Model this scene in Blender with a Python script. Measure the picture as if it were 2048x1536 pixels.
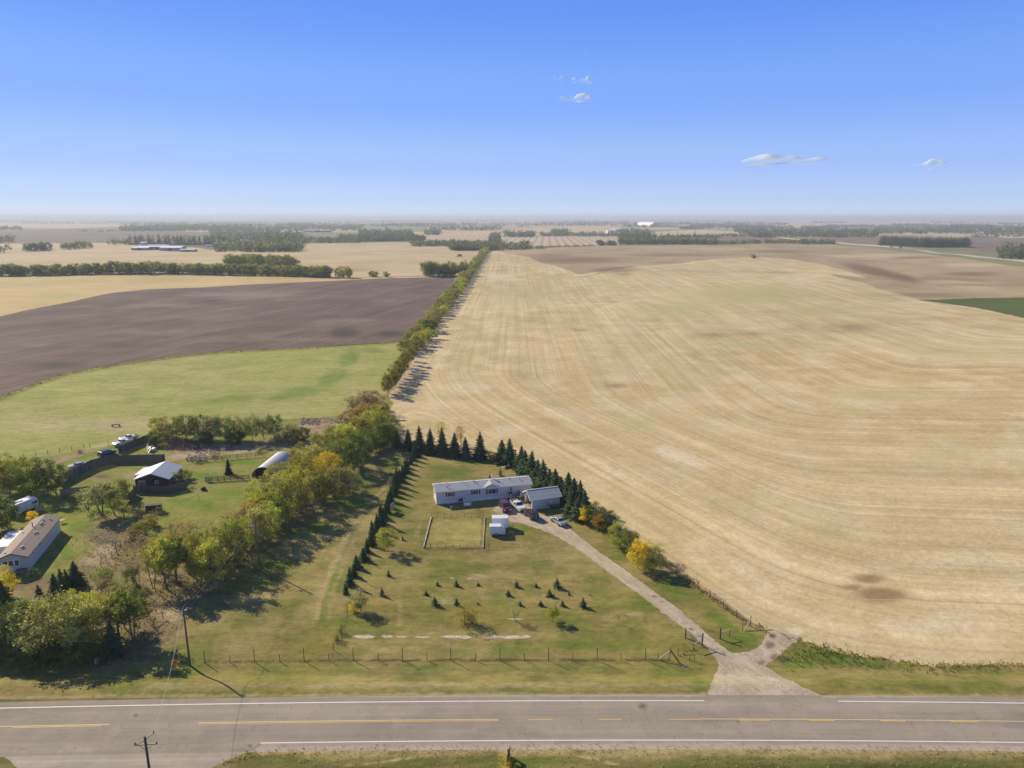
import bpy, bmesh, math, random
import numpy as np
from mathutils import Vector, Matrix, geometry

for o in list(bpy.data.objects): bpy.data.objects.remove(o)
SC = bpy.context.scene
COL = SC.collection
R = math.radians
HAZE = 1.25e-4

# ------------------------------------------------------------------ camera, sky, sun, exposure
H = 66.0; FPX = 1400.0; PITCH = R(13.4)
cam = bpy.data.cameras.new('camera'); cam.sensor_width = 36.0; cam.lens = 36.0*FPX/2048
cam.clip_start = 1.0; cam.clip_end = 80000
CAM = bpy.data.objects.new('camera', cam); COL.objects.link(CAM)
CAM.location = (0, 0, H); CAM.rotation_euler = (R(90)-PITCH, 0, 0)
SC.camera = CAM
SC.render.resolution_x = 1024; SC.render.resolution_y = 768
SC.view_settings.view_transform = 'Standard'; SC.view_settings.look = 'None'
SC.view_settings.exposure = 0.32; SC.view_settings.gamma = 1.0

SUN_EL = R(31.0); SUN_AZ = math.atan2(-0.79, 0.61)      # azimuth from +Y towards +X
W = bpy.data.worlds.new('World'); SC.world = W; W.use_nodes = True
wn = W.node_tree.nodes; wl = W.node_tree.links
bg = wn['Background']
sky = wn.new('ShaderNodeTexSky'); sky.sky_type = 'NISHITA'; sky.sun_disc = False
sky.sun_elevation = SUN_EL; sky.sun_rotation = SUN_AZ
sky.altitude = 700; sky.air_density = 1.0; sky.dust_density = 0.25; sky.ozone_density = 3.0
geo_w = wn.new('ShaderNodeTexCoord'); sx = wn.new('ShaderNodeSeparateXYZ'); wl.new(geo_w.outputs['Generated'], sx.inputs[0])
cr = wn.new('ShaderNodeValToRGB'); cr.color_ramp.interpolation = 'EASE'
mr = wn.new('ShaderNodeMath'); mr.operation = 'MULTIPLY'; mr.inputs[1].default_value = 1.6; mr.use_clamp = True
wl.new(sx.outputs[2], mr.inputs[0]); wl.new(mr.outputs[0], cr.inputs[0])
SKYC = [(0.0, (.66, .77, .97)), (.014, (.56, .70, .98)), (.04, (.45, .62, .99)), (.115, (.33, .51, 1.0)), (.25, (.205, .40, 1.0)), (.43, (.115, .29, .93)), (.62, (.07, .17, .52)), (1.0, (.045, .10, .30))]
el = cr.color_ramp.elements; el[0].position, el[0].color = 0, (*SKYC[0][1], 1); el[1].position, el[1].color = 1.0, (*SKYC[-1][1], 1)
for p_, c_ in SKYC[1:-1]:
    k_ = el.new(p_); k_.color = (*c_, 1)
# the clear air's own colour by height above the horizon, over the physical sky (whose glow round the sun the photograph lacks)
sc_ = wn.new('ShaderNodeVectorMath'); sc_.operation = 'SCALE'; sc_.inputs['Scale'].default_value = 6.0; wl.new(cr.outputs[0], sc_.inputs[0])
mx = wn.new('ShaderNodeMixRGB'); mx.inputs[0].default_value = 0.9; wl.new(sky.outputs[0], mx.inputs[1]); wl.new(sc_.outputs[0], mx.inputs[2])
wl.new(mx.outputs[0], bg.inputs[0])
bg.inputs[1].default_value = 0.13

sl = bpy.data.lights.new('sun', 'SUN'); sl.energy = 4.9; sl.angle = R(0.6); sl.color = (1.0, 0.87, 0.66)
SUN = bpy.data.objects.new('sun', sl); COL.objects.link(SUN)
sd = Vector((math.sin(SUN_AZ)*math.cos(SUN_EL), math.cos(SUN_AZ)*math.cos(SUN_EL), math.sin(SUN_EL)))
SUN.rotation_euler = sd.to_track_quat('Z', 'Y').to_euler(); SUN.location = (0, 0, 300)

# ------------------------------------------------------------------ terrain height and photo-pixel -> ground
def sstep(a, b, x):
    t = np.clip((x-a)/(b-a), 0, 1); return t*t*(3-2*t)
def hgt(x, y):
    x = np.asarray(x, float); y = np.asarray(y, float)
    r = np.hypot(x, y)
    rf = sstep(15, 120, x-0.0+0*y)*sstep(150, 300, y)            # the open field on the right rolls sooner
    w = np.maximum(sstep(300, 620, y), rf*0.75)
    h = w*(1.5*np.sin(x/83+0.7)*np.sin(y/71+1.3)+1.1*np.sin(x/47-y/120+2.0)*np.cos(y/93)
           +0.8*np.sin(y/37+0.6*np.sin(x/60)+x/210))
    h = h*(1-0.55*sstep(900, 2500, r))
    f = sstep(800, 2500, r)
    h = h+f*(3.0*np.sin(x/640+1.0)*np.sin(y/810+0.4)+2.0*np.sin(x/1700-y/1300))
    # the highway stands on a low embankment
    h = h+1.2*(1-sstep(86.6, 91.5, y-0.0006*(x*x)*0))
    return h
def ray(px, py):
    a = (px-1024)/FPX; b = -(py-768)/FPX
    return np.array((a, math.cos(PITCH)+b*math.sin(PITCH), -math.sin(PITCH)+b*math.cos(PITCH)))
def P(px, py, dz=0.0):
    """ground (terrain) point seen at photo pixel px,py (2048 wide); dz = height above that ground"""
    d = ray(px, py)
    z = dz
    t = (z-H)/min(d[2], -1e-5)
    for _ in range(12):
        x, y = d[0]*t, d[1]*t
        t = 0.5*t+0.5*(float(hgt(x, y))+dz-H)/min(d[2], -1e-5)
    return Vector((d[0]*t, d[1]*t, float(hgt(d[0]*t, d[1]*t))))
def G(x, y): return Vector((x, y, float(hgt(x, y))))

# ------------------------------------------------------------------ node helpers and materials
def new_mat(name):
    m = bpy.data.materials.new(name); m.use_nodes = True
    nt = m.node_tree; b = nt.nodes['Principled BSDF']
    return m, nt, b
def N(nt, t, **kw):
    n = nt.nodes.new(t)
    for k, v in kw.items():
        if k.startswith('i_'): n.inputs[k[2:].replace('_', ' ')].default_value = v
        else: setattr(n, k, v)
    return n
def math_n(nt, op, a, b=None, clamp=False):
    n = nt.nodes.new('ShaderNodeMath'); n.operation = op; n.use_clamp = clamp
    for i, v in enumerate((a, b)):
        if v is None: continue
        if isinstance(v, (int, float)): n.inputs[i].default_value = v
        else: nt.links.new(v, n.inputs[i])
    return n.outputs[0]
def mixc(nt, fac, a, b, mode='MIX'):
    n = nt.nodes.new('ShaderNodeMixRGB'); n.blend_type = mode
    for i, v in enumerate((fac, a, b)):
        if isinstance(v, (int, float)): n.inputs[i].default_value = v
        elif isinstance(v, (tuple, list)): n.inputs[i].default_value = (*v[:3], 1)
        else: nt.links.new(v, n.inputs[i])
    return n.outputs[0]
def ramp(nt, fac, lo, hi):
    n = nt.nodes.new('ShaderNodeMapRange'); n.clamp = True; n.interpolation_type = 'SMOOTHSTEP'
    n.inputs[1].default_value = lo; n.inputs[2].default_value = hi
    nt.links.new(fac, n.inputs[0]); return n.outputs[0]
def noise(nt, vec, scale, detail=3, rough=0.55, dist=0.0):
    n = nt.nodes.new('ShaderNodeTexNoise'); n.inputs['Scale'].default_value = scale
    n.inputs['Detail'].default_value = detail; n.inputs['Roughness'].default_value = rough
    n.inputs['Distortion'].default_value = dist
    nt.links.new(vec, n.inputs['Vector']); return n.outputs['Fac']
def sepxyz(nt, v):
    n = nt.nodes.new('ShaderNodeSeparateXYZ'); nt.links.new(v, n.inputs[0]); return n.outputs
def comb(nt, x, y, z=0.0):
    n = nt.nodes.new('ShaderNodeCombineXYZ')
    for i, v in enumerate((x, y, z)):
        if isinstance(v, (int, float)): n.inputs[i].default_value = v
        else: nt.links.new(v, n.inputs[i])
    return n.outputs[0]

_mats = {}
def paint(name, col, rough=0.6, metal=0.0, vary=0.12, scale=3.0, spec=0.5, bump=0.0, coat=0.0):
    """a plain surface with a little uneven wear"""
    if name in _mats: return _mats[name]
    m, nt, b = new_mat(name)
    tc = nt.nodes.new('ShaderNodeTexCoord')
    n = noise(nt, tc.outputs['Object'], scale, 4, 0.6)
    n2 = noise(nt, tc.outputs['Object'], scale*7, 2, 0.6)
    f = math_n(nt, 'ADD', math_n(nt, 'MULTIPLY', n, 0.7), math_n(nt, 'MULTIPLY', n2, 0.3))
    c = mixc(nt, f, tuple(v*(1-vary*1.6) for v in col), tuple(min(v*(1+vary*1.6), 1) for v in col))
    nt.links.new(c, b.inputs['Base Color'])
    b.inputs['Roughness'].default_value = rough; b.inputs['Metallic'].default_value = metal
    b.inputs['Specular IOR Level'].default_value = spec
    if coat: b.inputs['Coat Weight'].default_value = coat
    if bump:
        bp = nt.nodes.new('ShaderNodeBump'); bp.inputs['Strength'].default_value = bump; bp.inputs['Distance'].default_value = 0.05
        nt.links.new(n2, bp.inputs['Height']); nt.links.new(bp.outputs[0], b.inputs['Normal'])
    _mats[name] = m; return m
def banded(name, col, col2, axis=2, period=0.2, rough=0.7, frac=0.12, vary=0.12, metal=0.0, bump=0.4):
    """boards, siding, shingle courses or sheet ribs: thin lines across one axis"""
    if name in _mats: return _mats[name]
    m, nt, b = new_mat(name)
    tc = nt.nodes.new('ShaderNodeTexCoord')
    s = sepxyz(nt, tc.outputs['Object'])[axis]
    q = math_n(nt, 'FRACT', math_n(nt, 'DIVIDE', s, period))
    line = math_n(nt, 'LESS_THAN', q, frac)
    cell = math_n(nt, 'FLOOR', math_n(nt, 'DIVIDE', s, period))
    wn_ = nt.nodes.new('ShaderNodeTexWhiteNoise'); wn_.noise_dimensions = '1D'; nt.links.new(cell, wn_.inputs['W'])
    n = noise(nt, tc.outputs['Object'], 1.7, 4, 0.65)
    f = math_n(nt, 'ADD', math_n(nt, 'MULTIPLY', wn_.outputs['Value'], 0.5), math_n(nt, 'MULTIPLY', n, 0.5))
    c = mixc(nt, f, tuple(v*(1-vary*1.6) for v in col), tuple(min(v*(1+vary*1.6), 1) for v in col))
    c = mixc(nt, line, c, col2)
    nt.links.new(c, b.inputs['Base Color']); b.inputs['Roughness'].default_value = rough
    b.inputs['Metallic'].default_value = metal
    bp = nt.nodes.new('ShaderNodeBump'); bp.inputs['Strength'].default_value = bump; bp.inputs['Distance'].default_value = 0.03
    nt.links.new(math_n(nt, 'SUBTRACT', 1.0, line), bp.inputs['Height']); nt.links.new(bp.outputs[0], b.inputs['Normal'])
    _mats[name] = m; return m

# ------------------------------------------------------------------ ground materials
def ground_mat(name, c1, c2, c3, big=0.02, mid=0.15, fine=1.6, stripe=0.0, sfreq=0.35, salong=0.01,
               green=None, dry=None, dark=None, speck=0.35, bump=0.5, fine2=6.0, mott=0.30, sx=0.45, lines=None, crack=0.0):
    c1, c2, c3, green, dry, dark = [None if c is None else (c[0]*.93, c[1]*.93, c[2]*.84) for c in (c1, c2, c3, green, dry, dark)]
    m, nt, b = new_mat(name)
    geo = nt.nodes.new('ShaderNodeNewGeometry'); pos = geo.outputs['Position']
    xy = sepxyz(nt, pos)
    flat = comb(nt, xy[0], xy[1], 0.0)
    nb = noise(nt, flat, big, 5, 0.6, 0.6)
    nm = noise(nt, flat, mid, 4, 0.6, 0.3)
    nf = noise(nt, flat, fine, 4, 0.7)
    nf2 = noise(nt, flat, fine2, 2, 0.7)
    c = mixc(nt, ramp(nt, nb, 0.34, 0.66), c1, c2)
    c = mixc(nt, math_n(nt, 'MULTIPLY', ramp(nt, nm, 0.40, 0.66), 0.9), c, c3)
    if stripe:
        at = nt.nodes.new('ShaderNodeAttribute'); at.attribute_name = 'sw'
        s = sepxyz(nt, at.outputs['Vector'])
        u, v = s[0], s[1]
        for k, (fr, amp) in enumerate(((sfreq, 1.0), (sfreq*3.1, 0.8), (sfreq*0.27, 0.9))):
            n_ = noise(nt, comb(nt, math_n(nt, 'MULTIPLY', u, fr), math_n(nt, 'MULTIPLY', v, salong*(1+k)), float(k)*7), 1.0, 3, 0.6)
            f = math_n(nt, 'MULTIPLY', math_n(nt, 'SUBTRACT', n_, 0.5), stripe*amp*2.2)
            f = math_n(nt, 'ADD', f, 1.0)
            c = mixc(nt, 1.0, c, comb(nt, f, f, math_n(nt, 'ADD', math_n(nt, 'MULTIPLY', f, 1.15), -0.15)), 'MULTIPLY')
    if lines:
        at2 = nt.nodes.new('ShaderNodeAttribute'); at2.attribute_name = 'sw'; s2 = sepxyz(nt, at2.outputs['Vector'])
        wob = math_n(nt, 'MULTIPLY', noise(nt, flat, .012, 2, .5), 3.0)
        for per, wid, amt in lines:
            q = math_n(nt, 'ABSOLUTE', math_n(nt, 'SUBTRACT', math_n(nt, 'FRACT', math_n(nt, 'DIVIDE', math_n(nt, 'ADD', s2[0], wob), per)), .5))
            k = math_n(nt, 'SUBTRACT', 1.0, ramp(nt, q, wid/per*.5, wid/per*1.1))
            n_ = ramp(nt, noise(nt, comb(nt, math_n(nt, 'MULTIPLY', s2[0], .09), math_n(nt, 'MULTIPLY', s2[1], .012), per), 1.0, 2, .6), .45, .70)
            f = math_n(nt, 'ADD', math_n(nt, 'MULTIPLY', math_n(nt, 'MULTIPLY', k, n_), amt), 1.0)
            c = mixc(nt, 1.0, c, comb(nt, f, f, f), 'MULTIPLY')
    pa = nt.nodes.new('ShaderNodeAttribute'); pa.attribute_name = 'patch'
    pr = nt.nodes.new('ShaderNodeSeparateColor'); nt.links.new(pa.outputs['Color'], pr.inputs[0])
    brk = math_n(nt, 'ADD', math_n(nt, 'MULTIPLY', nm, 0.9), math_n(nt, 'MULTIPLY', nf, 0.5))   # ragged patch edges
    for ch, colr in ((0, green), (1, dry), (2, dark)):
        if colr is None: continue
        f = ramp(nt, math_n(nt, 'ADD', pr.outputs[ch], math_n(nt, 'SUBTRACT', brk, .70)), .16, .80)
        c = mixc(nt, f, c, colr)
    g = math_n(nt, 'ADD', math_n(nt, 'MULTIPLY', math_n(nt, 'SUBTRACT', nf, 0.5), speck*2.6),
               math_n(nt, 'MULTIPLY', math_n(nt, 'SUBTRACT', nf2, 0.5), speck*2.0))
    st = comb(nt, math_n(nt, 'MULTIPLY', xy[0], sx), xy[1], 3.0)
    for sc, am in ((.11, .8), (.42, 1.0), (1.5, .9)):
        g = math_n(nt, 'ADD', g, math_n(nt, 'MULTIPLY', math_n(nt, 'SUBTRACT', noise(nt, st, sc, 3, .6, .4), .5), mott*am*2))
    g = math_n(nt, 'MAXIMUM', math_n(nt, 'ADD', g, 1.0), .25)
    c = mixc(nt, 1.0, c, comb(nt, g, g, g), 'MULTIPLY')
    if crack:
        for vec, thr, am in ((comb(nt, math_n(nt, 'MULTIPLY', xy[0], .11), math_n(nt, 'MULTIPLY', xy[1], .05), 1.0), .0022, 1.0), (comb(nt, math_n(nt, 'MULTIPLY', xy[0], .05), math_n(nt, 'MULTIPLY', xy[1], .35), 9.0), .0016, 1.0)):
            q = math_n(nt, 'ABSOLUTE', math_n(nt, 'SUBTRACT', noise(nt, vec, 1.0, 5, .62), .5))
            f = math_n(nt, 'SUBTRACT', 1.0, math_n(nt, 'MULTIPLY', math_n(nt, 'SUBTRACT', 1.0, ramp(nt, q, thr*.4, thr*1.6)), crack*am))
            c = mixc(nt, 1.0, c, comb(nt, f, f, f), 'MULTIPLY')
        pt = ramp(nt, noise(nt, comb(nt, math_n(nt, 'MULTIPLY', xy[0], .05), math_n(nt, 'MULTIPLY', xy[1], .25), 4.0), 1.0, 2, .4), .60, .63)
        f = math_n(nt, 'SUBTRACT', 1.0, math_n(nt, 'MULTIPLY', pt, .10)); c = mixc(nt, 1.0, c, comb(nt, f, f, f), 'MULTIPLY')
    nt.links.new(c, b.inputs['Base Color']); b.inputs['Roughness'].default_value = 0.95
    b.inputs['Specular IOR Level'].default_value = 0.1
    if bump:
        bp = nt.nodes.new('ShaderNodeBump'); bp.inputs['Strength'].default_value = bump; bp.inputs['Distance'].default_value = 0.25
        nt.links.new(math_n(nt, 'ADD', nf, math_n(nt, 'MULTIPLY', nf2, 0.4)), bp.inputs['Height']); nt.links.new(bp.outputs[0], b.inputs['Normal'])
    return m

def patchwork_mat():
    """far farmland: quarter sections of stubble, hay, fallow"""
    m, nt, b = new_mat('far_farmland')
    geo = nt.nodes.new('ShaderNodeNewGeometry'); xy = sepxyz(nt, geo.outputs['Position'])
    fx = math_n(nt, 'FLOOR', math_n(nt, 'DIVIDE', math_n(nt, 'ADD', xy[0], 47.0), 810.0))
    fy = math_n(nt, 'FLOOR', math_n(nt, 'DIVIDE', math_n(nt, 'ADD', xy[1], 10.0), 805.0))
    w = nt.nodes.new('ShaderNodeTexWhiteNoise'); w.noise_dimensions = '2D'
    nt.links.new(comb(nt, fx, fy), w.inputs['Vector'])
    cr = nt.nodes.new('ShaderNodeValToRGB'); cr.color_ramp.interpolation = 'CONSTANT'
    cols = [(0.0, (.44, .33, .19)), (.22, (.15, .17, .08)), (.38, (.36, .27, .15)), (.52, (.20, .21, .09)), (.66, (.19, .14, .11)), (.76, (.50, .40, .25)), (.9, (.12, .13, .07))]
    e = cr.color_ramp.elements
    e[0].position = 0; e[0].color = (*cols[0][1], 1); e[1].position = cols[1][0]; e[1].color = (*cols[1][1], 1)
    for p_, c_ in cols[2:]:
        k = e.new(p_); k.color = (*c_, 1)
    nt.links.new(w.outputs['Value'], cr.inputs[0])
    n = noise(nt, geo.outputs['Position'], 0.004, 5, 0.6)
    c = mixc(nt, 1.0, cr.outputs[0], comb(nt, math_n(nt, 'ADD', n, 0.5), math_n(nt, 'ADD', n, 0.5), math_n(nt, 'ADD', n, 0.5)), 'MULTIPLY')
    nt.links.new(c, b.inputs['Base Color']); b.inputs['Roughness'].default_value = 0.95; b.inputs['Specular IOR Level'].default_value = 0.1
    return m

# lengths of the property's own edges used for the tillage direction
GRN = (.135, .165, .038)
M_LAWN = ground_mat('lawn_grass', (.25, .22, .062), (.345, .27, .12), (.165, .182, .042), big=0.022, mid=0.11, fine=0.9,
                    stripe=0.10, sfreq=0.55, salong=0.03, green=(.15, .20, .035), dry=(.36, .29, .155), dark=(.11, .10, .045), speck=0.26, mott=.44)
M_YARD = ground_mat('yard_grass', (.22, .24, .055), (.29, .26, .09), (.24, .265, .055), big=0.035, mid=0.16, fine=0.9,
                    green=(.16, .235, .03), dry=(.34, .27, .155), dark=(.17, .13, .085), speck=0.3, mott=.34, sx=.8)
M_WOODFLOOR = ground_mat('woodland_floor', (.28, .22, .12), (.17, .16, .06), (.23, .17, .10), big=0.05, mid=0.3, fine=1.2,
                    green=(.16, .19, .045), dry=(.42, .33, .21), dark=(.12, .10, .05), speck=0.6)
M_VERGE = ground_mat('verge_grass', (.19, .175, .055), (.15, .16, .045), (.25, .21, .09), big=0.03, mid=0.12, fine=0.9,
                    stripe=0.12, sfreq=0.9, salong=0.03, green=(.12, .165, .03), dry=(.40, .32, .16), dark=(.085, .10, .028), speck=0.3, mott=.4, sx=.3)
M_STUB = ground_mat('stubble', (.61, .485, .285), (.53, .41, .22), (.655, .535, .345), big=0.010, mid=0.05, fine=0.7,
                    stripe=0.27, sfreq=0.34, salong=0.005, green=(.46, .43, .21), dry=(.72, .61, .44), dark=(.34, .235, .13), speck=0.20, bump=0.6, mott=.16, sx=1.0, lines=((7.3, .45, -.17), (31.0, .7, -.12), (13.7, 1.1, .07)))
M_BROWNSTUB = ground_mat('brown_stubble', (.41, .32, .20), (.33, .245, .145), (.48, .38, .24), big=0.004, mid=0.015, fine=0.3,
                    stripe=0.12, sfreq=0.05, salong=0.002, green=(.33, .29, .13), dry=(.55, .45, .29), dark=(.22, .145, .095), mott=.10, speck=0.2)
M_PLOUGH = ground_mat('ploughed_soil', (.168, .122, .107), (.140, .103, .092), (.195, .145, .128), big=0.006, mid=0.03, fine=0.5,
                    stripe=0.34, sfreq=0.09, salong=0.004, green=(.2, .16, .14), dry=(.25, .205, .18), dark=(.085, .068, .062), speck=0.2, mott=.16, lines=((24.0, 3.0, -.26), (11.0, 1.2, .24), (6.5, .8, -.2)))
M_GOLD = ground_mat('gold_stubble', (.58, .445, .225), (.53, .40, .19), (.60, .47, .26), big=0.004, mid=0.02, fine=0.4,
                    stripe=0.10, sfreq=0.10, salong=0.004, green=(.47, .41, .17), dry=(.62, .50, .30), dark=(.42, .30, .16), mott=.10, speck=0.15)
M_TAN = ground_mat('pale_stubble', (.56, .445, .27), (.50, .39, .22), (.60, .48, .31), big=0.003, mid=0.012, fine=0.3,
                    stripe=0.06, sfreq=0.06, salong=0.003, green=(.40, .35, .18), dry=(.62, .50, .33), dark=(.42, .32, .19), mott=.10, speck=0.12)
M_PAST = ground_mat('pasture', (.335, .345, .105), (.385, .36, .14), (.30, .33, .09), big=0.012, mid=0.06, fine=0.5,
                    stripe=0.06, sfreq=0.2, salong=0.01, green=(.21, .27, .06), dry=(.42, .38, .19), dark=(.22, .21, .08), speck=0.22)
M_GREENF = ground_mat('green_crop', (.10, .135, .035), (.12, .15, .04), (.09, .12, .03), big=0.01, mid=0.05, fine=0.4,
                    dry=(.2, .2, .06), speck=0.2)
M_SWATH = None
M_GRAV = ground_mat('gravel', (.50, .42, .32), (.45, .38, .29), (.55, .47, .37), big=0.06, mid=0.4, fine=2.2,
                    stripe=0.30, sfreq=0.9, salong=0.05, mott=.16, green=(.26, .24, .12), dry=(.54, .46, .37), dark=(.24, .185, .13), speck=0.3, fine2=9)
M_SOIL = ground_mat('bare_soil', (.34, .26, .17), (.28, .22, .13), (.40, .31, .21), big=0.06, mid=0.3, fine=1.2,
                    green=(.2, .21, .07), dry=(.46, .38, .27), dark=(.17, .13, .09), speck=0.5)
M_DRYP = ground_mat('dry_grass', (.36, .31, .10), (.31, .275, .085), (.42, .345, .14), big=0.08, mid=0.4, fine=1.6,
                    green=(.2, .2, .06), dry=(.40, .32, .16), speck=0.3)
M_PALEG = ground_mat('pale_gravel', (.62, .54, .46), (.5, .43, .33), (.66, .58, .50), big=0.3, mid=0.8, fine=2.2, green=(.2, .21, .07), speck=0.7, mott=.4)
M_FALLOW = ground_mat('far_fallow', (.20, .16, .13), (.17, .135, .115), (.23, .18, .145), big=0.003, mid=0.01, fine=0.2, mott=.10, speck=0.1)
M_FGREEN = ground_mat('far_hay', (.25, .25, .12), (.28, .27, .14), (.21, .23, .10), big=0.003, mid=0.01, fine=0.2, mott=.10, speck=0.1)
M_RED = ground_mat('far_brown_field', (.25, .165, .12), (.21, .15, .11), (.28, .2, .14), big=0.003, mid=0.01, fine=0.2, mott=.10, speck=0.1)
M_FAR = patchwork_mat()
def swath_mat():
    m, nt, b = new_mat('swathed_stubble')
    geo = nt.nodes.new('ShaderNodeNewGeometry'); xy = sepxyz(nt, geo.outputs['Position'])
    q = math_n(nt, 'SINE', math_n(nt, 'MULTIPLY', math_n(nt, 'ADD', xy[0], math_n(nt, 'MULTIPLY', xy[1], -0.05)), 2*math.pi/21.0))
    n = noise(nt, geo.outputs['Position'], 0.02, 4, 0.6)
    f = ramp(nt, math_n(nt, 'ADD', q, math_n(nt, 'MULTIPLY', n, 0.8)), 0.2, 1.3)
    c = mixc(nt, f, (.50, .385, .25), (.33, .255, .155))
    nt.links.new(c, b.inputs['Base Color']); b.inputs['Roughness'].default_value = 0.95
    return m
M_SWATH = swath_mat()
def asphalt(name, a, b_, c_):
    m = ground_mat(name, a, b_, c_, big=0.05, mid=0.3, fine=3.0, stripe=0.20, sfreq=0.55, salong=0.008, mott=.10, sx=.08, crack=.16, dark=tuple(v*.45 for v in a), dry=tuple(v*1.35 for v in a), speck=0.10, bump=0.15, fine2=12)
    return m
M_ROAD = asphalt('asphalt', (.35, .305, .265), (.32, .28, .245), (.375, .325, .28))
M_SIDE = asphalt('worn_asphalt', (.43, .38, .33), (.40, .35, .305), (.46, .41, .355))

# ------------------------------------------------------------------ the ground, cut into fields
rng = np.random.default_rng(7)
def gp(pts, jit=0.0, closed=True, sub=0.006, seed=0, z=0.0):
    """pixel outline -> ground outline, subdivided and roughened"""
    q = [np.array(P(*p)[:2]) for p in pts]
    out = []; n = len(q); rs = np.random.default_rng(seed+1)
    for i in range(n if closed else n-1):
        a, b = q[i], q[(i+1) % n]; L = np.linalg.norm(b-a)
        r = max(np.linalg.norm(a), np.linalg.norm(b)); k = max(1, min(160, int(L/(min(np.linalg.norm(a), np.linalg.norm(b))*sub+0.2))))
        nn = np.array((-(b-a)[1], (b-a)[0]))/max(L, 1e-6)
        for j in range(k):
            p = a+(b-a)*j/k
            if jit and j > 0: p = p+nn*rs.normal()*jit
            out.append(p)
    if not closed: out.append(q[-1])
    return np.array(out)
def inpoly(pts, poly):
    x, y = pts[:, 0], pts[:, 1]; inside = np.zeros(len(pts), bool)
    mn, mx = poly.min(0), poly.max(0)
    sel = np.where((x >= mn[0]) & (x <= mx[0]) & (y >= mn[1]) & (y <= mx[1]))[0]
    if len(sel) == 0: return inside
    xs, ys = x[sel], y[sel]; c = np.zeros(len(sel), bool)
    n = len(poly); j = n-1
    for i in range(n):
        xi, yi = poly[i]; xj, yj = poly[j]
        if yi != yj:
            t = ((yi > ys) != (yj > ys)) & (xs < (xj-xi)*(ys-yi)/(yj-yi)+xi)
            c ^= t
        j = i
    inside[sel] = c; return inside

def world_poly(l): return np.array(l, float)
# highway centre line: a very gentle bend, from the pixels of its markings
RD = []
for px, yt, yb in ((-420, 1426, 1505), (0, 1420, 1497), (523, 1409, 1485), (1000, 1402.5, 1479.5), (1400, 1401, 1479), (1680, 1403, 1480), (2048, 1407, 1484), (2500, 1415, 1493)):
    a = P(px, yt); b = P(px, yb); RD.append(((a.x+b.x)/2, (a.y+b.y)/2))
RD = np.array(RD)
rc = np.polyfit(RD[:, 0], RD[:, 1], 2)
def road_y(x): return np.polyval(rc, np.clip(x, -130, 150))+np.polyval(np.polyder(rc), np.clip(x, -130, 150))*(x-np.clip(x, -130, 150))
def road_strip(x0, x1, o0, o1, n=120):
    xs = np.linspace(x0, x1, n)
    return np.array([(x, road_y(x)+o0) for x in xs]+[(x, road_y(x)+o1) for x in xs[::-1]])
EDGE = 3.75       # lane edge line from the centre
XR = (-900, 1000)

F = []   # (object name, label, material, outline, kind)
def field(name, mat, pts, jit=0.0, sub=0.006, label=None, world=False):
    poly = world_poly(pts) if world else gp(pts, jit, True, sub, len(F))
    F.append((name, mat, poly, label))

# broad near ground that is not otherwise covered
field('verge', M_VERGE, [(-700, -300), (900, -300), (900, 112), (-700, 112)], world=True)
field('lawn', M_LAWN, [(-300, 1395), (0, 925), (240, 885), (640, 820), (775, 790), (815, 845), (1000, 870), (1150, 985), (1240, 1055), (1345, 1128), (1420, 1186), (1500, 1243), (1560, 1275), (1650, 1300), (2400, 1330), (2500, 1400)], 0.2)
# left farm yard
field('yard', M_YARD, [(-300, 1330), (-100, 935), (0, 925), (130, 908), (240, 886), (300, 868), (640, 838), (700, 850), (640, 960), (560, 1040), (500, 1120), (420, 1170), (360, 1200), (200, 1150), (60, 1170), (-60, 1210)], 0.4)
field('woodland_floor', M_WOODFLOOR, [(-300, 1330), (-60, 1180), (60, 1160), (140, 1140), (200, 1090), (150, 1060), (230, 1030), (300, 1090), (420, 1090), (560, 1000), (640, 900), (700, 850), (770, 860), (720, 940), (650, 1010), (560, 1080), (470, 1150), (400, 1200), (340, 1290), (300, 1318), (0, 1325)], 0.5)
# pasture behind the farm
field('pasture', M_PAST, [(-700, 965), (-300, 870), (0, 798), (60, 773), (130, 750), (200, 736), (330, 717), (440, 705), (600, 697), (700, 692), (790, 686), (845, 676), (820, 720), (768, 792), (735, 800), (690, 832), (640, 835), (560, 838), (470, 838), (380, 848), (300, 868), (240, 886), (130, 908), (0, 925), (-300, 985)], 0.25)
field('ploughed_field', M_PLOUGH, [(-700, 760), (-300, 680), (0, 632), (50, 620), (150, 601), (230, 584), (300, 577), (400, 574), (500, 568), (640, 562), (760, 556), (850, 554), (912, 553), (885, 610), (850, 672), (790, 685), (700, 691), (600, 696), (440, 704), (330, 716), (200, 735), (130, 748), (60, 771), (0, 796), (-300, 866), (-700, 955)], 0.4)
field('gold_stubble_field', M_GOLD, [(-700, 553), (0, 552), (300, 548), (530, 549), (700, 556), (850, 553), (912, 552), (850, 555), (760, 557), (640, 563), (500, 569), (400, 575), (300, 578), (230, 585), (150, 602), (50, 621), (0, 633), (-300, 681), (-700, 760)], 0.3)
field('tan_stubble_field', M_TAN, [(-700, 515), (0, 507), (100, 499), (180, 490), (270, 483), (420, 500), (560, 488), (570, 487), (860, 492), (975, 492), (955, 525), (935, 540), (912, 551), (700, 555), (530, 548), (300, 547), (0, 551), (-700, 552)], 0.5)
field('pale_field', M_TAN, [(-700, 505), (0, 487), (180, 487), (270, 482), (180, 489), (100, 498), (0, 506), (-700, 514)], 0.5)
field('fallow_field', M_FALLOW, [(-700, 462), (0, 461), (250, 461), (420, 464), (430, 470), (270, 476), (240, 486), (0, 487), (-700, 500)], 1)
field('distant_field', M_TAN, [(-700, 448), (0, 444), (90, 444), (240, 446), (235, 454), (130, 457), (0, 457), (-700, 457)], 1)
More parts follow.
